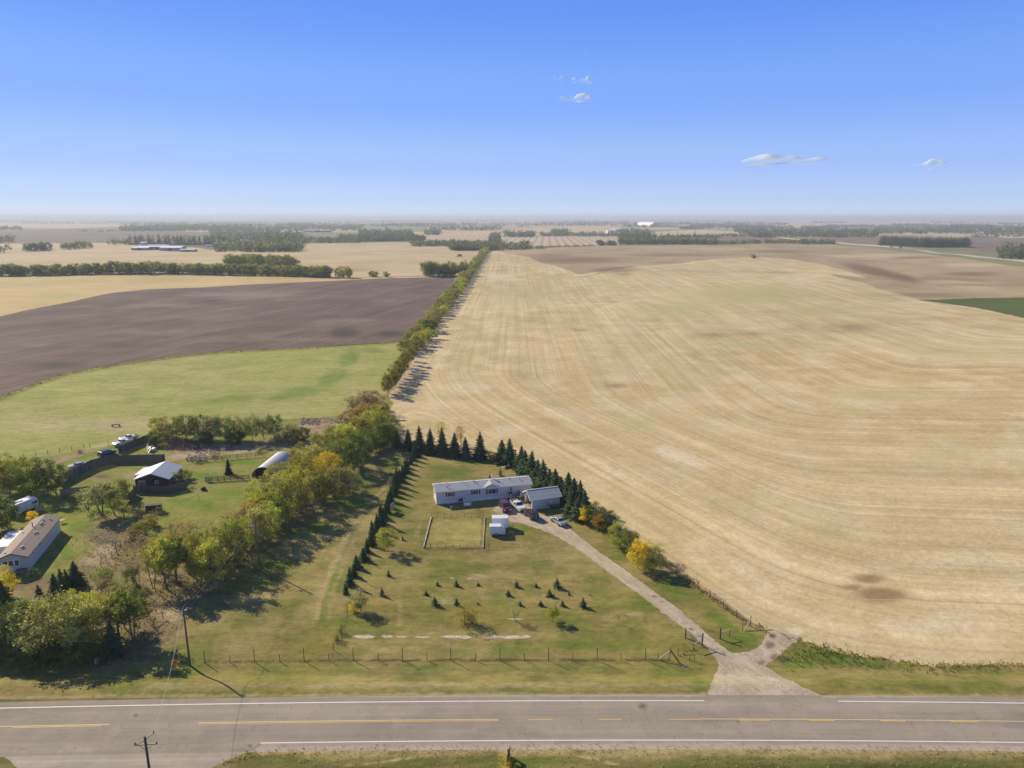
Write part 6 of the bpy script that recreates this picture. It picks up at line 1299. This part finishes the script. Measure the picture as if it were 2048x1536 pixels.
mb = MB(); mb.tube((12.4, 2.9, 3.7), (12.4, 2.9, 4.9), .09, .09, 8); mb.build('stove_pipe', M_DARK, rf)
mb = MB(); mb.box(-2.0, -.02, .0, 2.0, .55, .65); mb.build('porch', M_WOODP, rh)
t = thing('lean_to', 'flat white-roofed lean-to against the far side of the brown-roofed home', 'shed', rh.matrix_basis @ Vector((RL*.42, RW+.4, 0)), ra)
MB().box(0, 7.0, .06, 2.8, 0, 2.2).build('wall', M_SKIRT, t); MB().box(-.3, 7.3, 0, 3.1, 2.202, 2.3).build('roof', M_WHP, t)
t = thing('patio_table', 'small round pale table at the far corner of the brown-roofed home', 'table', P(124, 1046)); MB().tube((0, 0, .7), (0, 0, .76), .6, .6, 14).build('table_top', M_WOODL, t); MB().tube((0, 0, 0), (0, 0, .7), .06, .06, 8).build('leg', M_WOODP, t)
# --- travel trailer
c0, c1 = P(30, 1036), P(75, 1017); ta = math.atan2(c1.y-c0.y, c1.x-c0.x); TL = (c1-c0).length+.5
t = thing('travel_trailer', 'white travel trailer with dark windows under the trees at the left', 'caravan', (c0.x, c0.y, 0), ta)
MB().prism([(0, .6), (TL*.98, .6), (TL, 1.1), (TL, 2.1), (TL*.93, 2.85), (0.25, 2.9), (0, 2.6)], 0, 2.3).build('body', M_WHP, t, bevel=.06)
window(t, TL*.85, 0, 1.5, 1.3, .6, -1, 'y', bars=1); window(t, TL*.12, 0, 1.4, .4, .7, -1, 'y', bars=0); MB().box(TL*.58, TL*.58+.65, -.02, .02, .7, 2.3).build('door', M_TRIM, t); MB().box(0.3, TL*.9, -.012, -.002, 1.0, 1.12).build('stripe', M_STEEL, t)
mb = MB(); mb.box(TL*.35, TL*.35+.9, .8, 1.4, 2.9, 3.1); mb.build('roof_unit', M_TRIM, t); 
for x in (TL*.40, TL*.5): w_ = thing_part('wheel', t, (x, .0, .34)); MB().tube((0, -.1, 0), (0, .15, 0), .34, .34, 12).build('tyre', M_BLACK, w_); MB().tube((0, -.12, 0), (0, -.1, 0), .18, .18, 10).build('rim', M_STEEL, w_)
t = thing('wooden_crate', 'brown board screen standing right of the travel trailer', 'screen', P(80, 1022), R(20)); MB().box(-.9, .9, -.05, .05, 0, 1.3).build('board_panel', M_WOODL, t); t.name = 'board_screen'
for x in (-.85, .85): MB().box(x-.05, x+.05, .051, .15, 0, 1.4).build('post', M_WOODP, t)
# --- vehicles beyond the board fence
car('pickup_truck', 'white pickup truck nearest the board fence behind the farm', (262, 885), (229, 894), 'pickup', (.72, .72, .74), 0)
car('pickup_truck', 'white pickup truck farthest behind the board fence', (274, 877), (243, 884), 'pickup', (.70, .71, .74), 0)
car('old_car', 'dark blue old car left of the white trucks behind the fence', (206, 914), (224, 908), 'van', (.05, .06, .10))
car('wrecked_car', 'pale wrecked car among weeds outside the slanting board fence', (175, 932), (138, 938), 'sedan', (.42, .43, .40), 0)
# --- yard clutter
def rock_mesh(rs, flat=.6):
    bm = bmesh.new(); bmesh.ops.create_icosphere(bm, subdivisions=1, radius=1)
    for v in bm.verts: v.co *= rs.uniform(.7, 1.2); v.co.z *= flat
    me = bpy.data.meshes.new('stone'); bm.to_mesh(me); bm.free(); me.materials.append(M_ROCK); return me
RK = [rock_mesh(np.random.default_rng(700+i)) for i in range(5)]
def scatter_pile(name, label, cat, areas, n, s0, s1, mat=None, sticks=False, seed=0):
    """heap nobody could count: one object"""
    rs = np.random.default_rng(seed); mb = MB()
    for i in range(n):
        x0, x1, y0, y1, hh = areas[i % len(areas)]; p = P(rs.uniform(x0, x1), rs.uniform(y0, y1)); s = rs.uniform(s0, s1); z_ = p.z+hh*rs.random()**2
        if sticks:
            d = Vector((rs.normal(), rs.normal(), rs.normal()*.3)).normalized(); c = Vector((p.x, p.y, z_+.1)); mb.tube(c-d*s, c+d*s, .05*rs.uniform(.4, 1.3), .03, 4)
        else:
            me = RK[i % 5]; o = len(mb.v); rot = Matrix.Rotation(rs.uniform(0, 6.28), 3, 'Z'); mb.v += [tuple(rot @ (v.co*s)+Vector((p.x, p.y, z_))) for v in me.vertices]; mb.f += [tuple(j+o for j in f.vertices) for f in me.polygons]; mb.m += [0]*len(me.polygons)
    return tag(mb.build(name, mat or M_ROCK), label, cat, None, 'stuff')
scatter_pile('rock_pile', 'pale fieldstones heaped along the top of the dirt bank', 'stones', [(605, 720, 836, 846, .5), (600, 640, 838, 850, .4)], 420, .12, .34, seed=3)
scatter_pile('rubble', 'stones and rubble scattered below the brown-roofed home lawn', 'rubble', [(170, 240, 1070, 1110, .1), (180, 230, 1058, 1085, .3), (200, 250, 1080, 1100, .1)], 420, .05, .15, seed=4)
scatter_pile('brush_pile', 'grey heap of cut branches in the far yard', 'branches', [(340, 410, 884, 900, 1.2)], 420, .8, 2.2, M_TWIG, True, 5)
scatter_pile('stone_row', 'row of pale stones at the foot of the branch heap', 'stones', [(392, 440, 900, 908, .2)], 60, .15, .4, seed=6)
scatter_pile('scrap_heap', 'white scrap and boards at the left end of the top yard fence', 'scrap', [(372, 412, 912, 924, .8)], 160, .08, .32, M_ROCK, seed=7)
scatter_pile('scrap_heap', 'scrap sheet metal beside the dark shrub by the truck fence', 'scrap', [(294, 312, 893, 905, .8)], 70, .15, .6, M_STEEL, seed=8)
scatter_pile('fallen_branches', 'fallen branches below the dark red trough', 'branches', [(258, 310, 1022, 1040, .3)], 110, .6, 2.0, M_TWIG, True, 9)
scatter_pile('fallen_branches', 'dry sticks under the dense tree row', 'branches', [(340, 460, 1170, 1215, .1), (230, 330, 1200, 1290, .1), (360, 420, 1080, 1120, .8)], 300, .3, 1.4, M_TWIG, True, 10)
t = thing('cattle_shelter', 'dark red open-fronted trough shelter beside the slanting board fence', 'shelter', P(307, 1024), R(6)); MB().prism([(-1.6, 0), (1.6, 0), (1.6, 1.6), (-1.6, 1.4)], .9, 1.0).build('back_wall', M_RUST, t); MB().add([(-1.8, -.3, 1.55), (1.8, -.3, 1.75), (1.8, 1.2, 1.6), (-1.8, 1.2, 1.42), (-1.8, -.3, 1.62), (1.8, -.3, 1.82), (1.8, 1.2, 1.67), (-1.8, 1.2, 1.49)], [(0, 3, 2, 1), (4, 5, 6, 7), (0, 1, 5, 4), (1, 2, 6, 5), (2, 3, 7, 6), (3, 0, 4, 7)]).build('roof', M_DKWALL, t)
for x in (-1.6, 1.6): MB().box(x-.06, x+.06, -.06, .9, 0, 1.42).build('side_wall', M_RUST, t)
bare(P(459, 947), 5.6, 'dead_spruce', 'dark ragged dead spruce standing alone in the green yard', 'dead tree', .55, True)
plant(P(457, 948), 'spruce', 4.6, 2.2, (.06, .04, .03), 'dead_spruce', 'dark rusty spruce trunk with dead needles in the green yard', 'dead tree')
t = thing('stock_feeder', 'small dark feeder on the open green yard', 'feeder', P(407, 980)); MB().tube((0, 0, .2), (0, 0, .8), .7, .5, 10).build('tub', M_SHUT, t); MB().tube((0, 0, .8), (0, 0, 1.1), .1, .1, 8).build('cap', M_STEEL, t)
t = thing('marker_post', 'thin lone post standing in the green yard', 'post', P(397.5, 999)); MB().tube((0, 0, 0), (0, 0, 1.3), .05, .05, 6).build('post', M_CREO, t)
t = thing('feed_bunk', 'dark low feeding rack alone on the pasture', 'rack', P(232, 853), R(8)); MB().box(-1.3, 1.3, -.3, .3, .5, .72).build('tray', M_DKWALL, t)
for x in (-1.1, 1.1): MB().box(x-.05, x+.05, -.3, .3, 0, .5).build('leg', M_DKWALL, t)
t = thing('yard_plank', 'dark plank lying in the fenced pen', 'plank', P(209, 968)); MB().box(-1.5, 1.5, -.15, .15, 0, .2).build('plank', M_WOODP, t)
o = bpy.data.objects.new('lawn_stone', RK[1]); COL.objects.link(o); o.location = P(1370, 1333); o.scale = (.5, .3, .3); tag(o, 'flat pale stone in the grass by the drive entrance', 'stone')
o = bpy.data.objects.new('lawn_stone', RK[2]); COL.objects.link(o); o.location = P(622, 1091); o.scale = (.6, .4, .3); tag(o, 'small dark heap on the mown strip beside the trees', 'heap')
o = bpy.data.objects.new('white_drum', RK[3]); COL.objects.link(o)
bpy.data.objects.remove(o)
t = thing('mail_tub', 'small white tub at the foot of the roadside grove', 'tub', P(194, 1326)); MB().tube((0, 0, 0), (0, 0, .8), .35, .3, 10).build('tub', M_TRIM, t); MB().tube((0, 0, .8), (0, 0, .86), .37, .2, 10).build('lid', M_TRIM, t)

# --- power poles, lamp and wires
def arm(root, z_, L, rz, n=3, mat=None):
    d = Vector((math.cos(rz), math.sin(rz), 0)); MB().beam(-d*L/2+Vector((0, 0, z_)), d*L/2+Vector((0, 0, z_)), .12, .12).build('cross_arm', mat or M_WOODL, root)
    for i in range(n): p = d*(L*(i/(n-1)-.5)*.92)+Vector((0, 0, z_+.06)); MB().tube(p, p+Vector((0, 0, .22)), .06, .04, 7).build('insulator', M_DARK, root)
pp1 = thing('utility_pole', 'tall wooden utility pole beside the highway fence', 'utility pole', P(380, 1331)); MB().tube((0, 0, -.3), (0, 0, 9.9), .17, .11, 10).build('pole', M_CREO, pp1); MB().box(.05, .6, -.05, .05, 9.3, 9.42).build('bracket', M_TRIM, pp1); MB().tube((.5, 0, 9.42), (.5, 0, 9.7), .08, .05, 8).build('insulator', M_TRIM, pp1)
pp2 = thing('lamp_pole', 'utility pole with a small lamp rising from the dense tree row', 'utility pole', P(518, 1134)); MB().tube((0, 0, -.3), (0, 0, 10.0), .17, .11, 10).build('pole', M_WOODP, pp2); MB().beam((0, 0, 8.6), (-.7, -.1, 8.8), .06).build('lamp_arm', M_STEEL, pp2); MB().tube((-.7, -.1, 8.55), (-.7, -.1, 8.85), .2, .1, 10).build('lamp_head', M_TRIM, pp2)
T3 = Pz(290, 1478, 9.6); pp3 = thing('utility_pole', 'near utility pole with crossed arms at the bottom edge', 'utility pole', (T3.x, T3.y, 0)); MB().tube((0, 0, -.3), (0, 0, 9.9), .17, .13, 10).build('pole', M_CREO, pp3)
arm(pp3, 8.9, 2.5, R(5)); arm(pp3, 9.6, 2.3, R(62), 3)
mb = MB(); mb.beam((0, -.1, 8.2), (.7, 0, 8.86), .04); mb.beam((0, -.1, 8.2), (-.7, -.1, 8.86), .04); mb.build('arm_brace', M_STEEL, pp3)
def cable(label, a, b, sag, r, mat, n=24):
    mb = MB(); pts_ = [a.lerp(b, i/n)+Vector((0, 0, -4*sag*(i/n)*(1-i/n))) for i in range(n+1)]
    for p, q in zip(pts_[:-1], pts_[1:]): mb.tube(p, q, r, r, 4, cap=False)
    return tag(mb.build('power_line', mat), label, 'cable')
b1, b2, b3 = [Vector(o.location) for o in (pp1, pp2, pp3)]
cable('power line from the near pole across the highway to the fence pole', b3+Vector((.6, .9, 9.8)), b1+Vector((0, 0, 9.85)), .9, .022, M_WIREP)
cable('left one of two power lines from the fence pole to the lamp pole', b1+Vector((-.1, 0, 9.8)), b2+Vector((-.1, 0, 9.8)), 1.2, .014, M_WIREP)
cable('right one of two power lines from the fence pole to the lamp pole', b1+Vector((.4, 0, 9.5)), b2+Vector((.1, 0, 9.2)), 1.3, .014, M_WIREP)
# orange diamond sign
sg = thing('road_sign', 'orange diamond warning sign on a post by the roadside grove', 'road sign', P(352, 1345), R(4)); MB().tube((0, 0, 0), (0, 0, 1.9), .045, .045, 8).build('post', M_STEEL, sg)
dm = MB(); dm.prism([(-.62, 1.75), (0, 1.13), (.62, 1.75), (0, 2.37)], -.09, -.06); dd = dm.build('sign_panel', paint('orange_sheeting', (.80, .26, .02), .5, vary=.06), sg)
mk = MB(); mk.prism([(-.34, 1.71), (.08, 1.71), (.08, 1.60), (.34, 1.75), (.08, 1.90), (.08, 1.79), (-.34, 1.79)], -.097, -.092); mk.build('arrow', M_SHUT, dd)
# near sign seen edge-on at the bottom
T4 = Pz(1016, 1497, 3.0); s4 = thing('roadside_sign', 'dark roadside sign seen edge-on at the bottom edge', 'sign', (T4.x, T4.y, 0), R(78)); MB().box(-.05, .05, -.05, .05, 0, 3.0).build('post', M_WOODP, s4); MB().box(-.9, .9, -.085, -.055, 1.3, 2.7).build('sign_panel', M_WOODG, s4)

# ------------------------------------------------------------------ far farms and machines
M_FW = paint('white_farm_roof', (.86, .86, .86), .5, vary=.05); M_FB = paint('blue_grey_wall', (.28, .34, .40), .7)
def far_barn(name, label, px, py, L, W_, h, rz, roofm=None, wallm=None, round_=False, cat='barn'):
    t = thing(name, label, cat, P(px, py), rz); mb = MB()
    if round_:
        n = 14; pr = [(W_/2*math.cos(math.pi*i/n), h*math.sin(math.pi*i/n)) for i in range(n+1)]; mb.prismx(pr, -L/2, L/2); mb.build('shell', roofm or M_FW, t); MB().box(-L/2-.1, -L/2-.02, -2.5, 2.5, 0, h*.5).build('door', M_DARK, t)
    else:
        gable_body(mb, -L/2, L/2, -W_/2, W_/2, 0, h, h+W_*.06); mb.build('wall', wallm or M_FB, t); mb = MB(); gable_roof(mb, -L/2-.6, L/2+.6, -W_/2-.6, W_/2+.6, h-.05, h+W_*.07, .25); mb.build('roof', roofm or M_FW, t)
        MB().box(-L*.1, L*.1, -W_/2-.12, -W_/2-.02, 0, h*.8).build('door', M_DARK, t)
    return t
far_barn('livestock_barn', 'longest white-roofed barn of the far white farm', 325, 499, 95, 20, 6, R(-3)); far_barn('livestock_barn', 'bright roofed barn at the right of the long one on the far farm', 345, 501, 46, 18, 6, R(-6)); far_barn('livestock_barn', 'left barn of the far white farm, below the domes', 284, 500, 34, 22, 5, R(4))
far_barn('machine_shed', 'low flat shed right of the far white farm', 377, 503, 30, 12, 4, R(0)); far_barn('livestock_barn', 'long barn behind the main barn of the far farm', 310, 496, 70, 14, 6, R(-4))
for i, dx in enumerate((285, 289, 293)):
    t = thing('grain_silo', 'white-domed silo of the far farm, %s from left' % ORD[i], 'silo', P(dx, 497)); MB().tube((0, 0, 0), (0, 0, 12), 3.3, 3.3, 16).build('silo_wall', M_STEEL, t)
    mb = MB()
    for k in range(5): a1_, a2_ = k*math.pi/10, (k+1)*math.pi/10; mb.tube((0, 0, 12+3.3*math.sin(a1_)), (0, 0, 12+3.3*math.sin(a2_)), 3.5*math.cos(a1_), max(.02, 3.5*math.cos(a2_)), 16, cap=False)
    mb.build('dome', M_FW, t)
far_barn('dome_barn', 'big bright white arched building far off near the horizon', 1296, 453, 170, 70, 34, R(118), round_=True); far_barn('farmhouse', 'small white house left of the tall far conifers', 1222, 467, 40, 24, 14, R(10), M_FW, M_FW, cat='house'); far_barn('farmhouse', 'second small white house left of the tall far conifers', 1236, 463, 60, 26, 12, R(30), M_FW, M_FW, cat='house')
far_barn('poultry_barn', 'long flat white roof on the right near the horizon', 1414, 449, 300, 60, 14, 0, cat='barn'); far_barn('poultry_barn', 'far long pale barn above the tan field left of centre', 636, 464, 120, 24, 8, 0); far_barn('farmhouse', 'tiny white farmhouse among woods at far right', 1838, 462, 60, 22, 8, R(5), M_FW, M_FW, cat='house')
far_barn('farmhouse', 'tiny farmhouse with reddish roof near the right edge', 2020, 468, 26, 16, 6, 0, paint('red_roof', (.35, .12, .09), .7), M_FW, cat='house'); far_barn('farmhouse', 'small house hidden right of the white farm wood', 418, 494, 14, 9, 4, 0, M_FW, M_FW, cat='house'); far_barn('farmhouse', 'small pale house in the hedge below the striped field', 1205, 491, 14, 9, 4, 0, M_STEEL, M_FW, cat='house')
# combine working the tan field
cb = thing('combine_harvester', 'tiny dark combine harvester working the far tan field', 'combine', P(920, 513), R(200)); MB().box(-3, 3, -1.6, 1.6, 1.2, 3.6).build('body', M_RUST, cb); MB().box(2.0, 3.8, -1.1, 1.1, 2.4, 4.1).build('cab', M_GLASS, cb); MB().box(4.2, 5.4, -4.5, 4.5, .3, 1.2).build('header', M_RUST, cb); MB().tube((-2, 1.2, 3.6), (-1, 5, 4.4), .25, .2, 8).build('unloading_auger', M_STEEL, cb)
for x, r_ in ((2.2, .95), (-2.2, .6)):
    for y in (-1.7, 1.7): MB().tube((x, y-.3, r_), (x, y+.3, r_), r_, r_, 14).build('wheel', M_BLACK, cb)

# ------------------------------------------------------------------ clouds (outside the haze)
def cloud(name, label, px, py, wpx, hpx, dist, seed, thick=.5, dens=.0022):
    rs = np.random.default_rng(seed); d = Vector(ray(px, py)); d /= d.y; c = Vector((0, 0, H))+d*dist; s = dist/FPX; Lx, Lz = wpx*s/2, hpx*s/2; Ly = Lx*.5
    nx, ny = 64, 24; ph = rs.uniform(0, 6.28, 12); vs = []; idx = {}
    def lump(u, v): return .60+.30*math.sin(5*u+ph[0]+1.2*v)+.16*math.sin(11*u+ph[1])*math.cos(2*v+ph[2])+.05*math.sin(19*u+ph[3]+1.5*v)
    for j in range(ny+1):
        for i in range(nx+1):
            u = i/nx*2-1; v = j/ny*2-1; rim = max(0, 1-(u*u)**1.2-(v*v)); e = rim**.6; t = max(0, lump(u, v))*e
            vs.append((u*Lx*(1+.06*math.sin(9*v+ph[5])), v*Ly*(1+.2*math.sin(7*u+ph[6])), t*Lz*1.5)); 
    top = len(vs)
    for j in range(ny+1):
        for i in range(nx+1):
            u = i/nx*2-1; v = j/ny*2-1; rim = max(0, 1-(u*u)**1.2-(v*v)); vs.append((vs[j*(nx+1)+i][0], vs[j*(nx+1)+i][1], -.22*vs[j*(nx+1)+i][2]-.5))
    q = lambda i, j, o=0: o+j*(nx+1)+i
    fs = [(q(i, j), q(i+1, j), q(i+1, j+1), q(i, j+1)) for j in range(ny) for i in range(nx)]+[(q(i, j, top), q(i, j+1, top), q(i+1, j+1, top), q(i+1, j, top)) for j in range(ny) for i in range(nx)]
    for i in range(nx): fs += [(q(i, 0), q(i, 0, top), q(i+1, 0, top), q(i+1, 0)), (q(i, ny), q(i+1, ny), q(i+1, ny, top), q(i, ny, top))]
    for j in range(ny): fs += [(q(0, j), q(0, j+1), q(0, j+1, top), q(0, j, top)), (q(nx, j), q(nx, j, top), q(nx, j+1, top), q(nx, j+1))]
    me = bpy.data.meshes.new(name); me.from_pydata(vs, [], fs)
    at = me.attributes.new('thin', 'FLOAT', 'POINT'); zt = np.array([v[2] for v in vs]); n1 = (nx+1)*(ny+1); th_ = np.concatenate([zt[:n1]-zt[n1:]]*2)/Lz
    at.data.foreach_set('value', th_.astype(np.float32))
    m = bpy.data.materials.new('cloud_vapour'); m.use_nodes = True; nt = m.node_tree; nt.nodes.remove(nt.nodes['Principled BSDF'])
    tc = nt.nodes.new('ShaderNodeTexCoord'); nz = noise(nt, comb(nt, math_n(nt, 'MULTIPLY', sepxyz(nt, tc.outputs['Object'])[0], .35), sepxyz(nt, tc.outputs['Object'])[1], sepxyz(nt, tc.outputs['Object'])[2]), 3.0/Lz, 5, .7); aa = nt.nodes.new('ShaderNodeAttribute'); aa.attribute_name = 'thin'
    al = ramp(nt, math_n(nt, 'ADD', aa.outputs['Fac'], math_n(nt, 'MULTIPLY', math_n(nt, 'SUBTRACT', nz, .5), 1.6)), .15, 1.9)
    al = math_n(nt, 'MULTIPLY', al, dens*150, True)
    d1 = nt.nodes.new('ShaderNodeBsdfDiffuse'); d1.inputs[0].default_value = (.84, .93, 1, 1); t1 = nt.nodes.new('ShaderNodeBsdfTranslucent'); t1.inputs[0].default_value = (.84, .93, 1, 1)
    m1 = nt.nodes.new('ShaderNodeMixShader'); m1.inputs[0].default_value = .5; nt.links.new(d1.outputs[0], m1.inputs[1]); nt.links.new(t1.outputs[0], m1.inputs[2])
    tp = nt.nodes.new('ShaderNodeBsdfTransparent'); m2 = nt.nodes.new('ShaderNodeMixShader'); nt.links.new(al, m2.inputs[0]); nt.links.new(tp.outputs[0], m2.inputs[1]); nt.links.new(m1.outputs[0], m2.inputs[2])
    nt.links.new(m2.outputs[0], nt.nodes['Material Output'].inputs['Surface']); me.materials.append(m); me.polygons.foreach_set('use_smooth', [True]*len(me.polygons))
    o = bpy.data.objects.new(name, me); COL.objects.link(o); o.location = c; return tag(o, label, 'cloud')
cloud('cloud', 'largest flat white cloud, right of centre above the horizon', 1565, 326, 190, 24, 16000, 1, dens=.0065)
cloud('cloud', 'small wispy cloud near the right edge', 1867, 334, 92, 20, 16000, 2, dens=.0045)
cloud('cloud', 'small white cloud right of centre, lower of the upper pair', 1158, 200, 78, 18, 9000, 3, dens=.006)
cloud('cloud', 'small faint cloud right of centre, upper of the upper pair', 1166, 164, 50, 15, 9000, 4, dens=.003)
cloud('cloud', 'tiny faint cloud left of the upper pair', 1118, 160, 24, 12, 9000, 5, dens=.002)
cloud('cloud', 'tiny faint cloud puff beside the right edge cloud', 1943, 327, 12, 6, 16000, 6, dens=.002)
cloud('cloud', 'faint low cloud wisp below the centre pair', 1182, 346, 24, 5, 16000, 7, dens=.0015)
cloud('cloud', 'tiny pale wisp at the top above the centre pair', 1174, 109, 14, 7, 9000, 8, dens=.0012)
cloud('cloud', 'tiny pale wisp right of the upper pair', 1256, 147, 12, 8, 9000, 9, dens=.0012)

# ------------------------------------------------------------------ haze: even thin air round camera and ground
HZ = 31500.0
mb = MB(); mb.box(-HZ, HZ, -HZ, HZ, -12.0, 95.0); hz = mb.build('haze', [])
m = bpy.data.materials.new('thin_haze'); m.use_nodes = True; nt = m.node_tree; nt.nodes.remove(nt.nodes['Principled BSDF']); pv = nt.nodes.new('ShaderNodeVolumePrincipled')
pv.inputs['Color'].default_value = (.84, .92, 1.0, 1); pv.inputs['Density'].default_value = HAZE; pv.inputs['Anisotropy'].default_value = .12
nt.links.new(pv.outputs[0], nt.nodes['Material Output'].inputs['Volume']); hz.data.materials.append(m); hz['kind'] = 'stuff'; hz['label'] = 'pale blue haze thickening towards the horizon'; hz['category'] = 'haze'
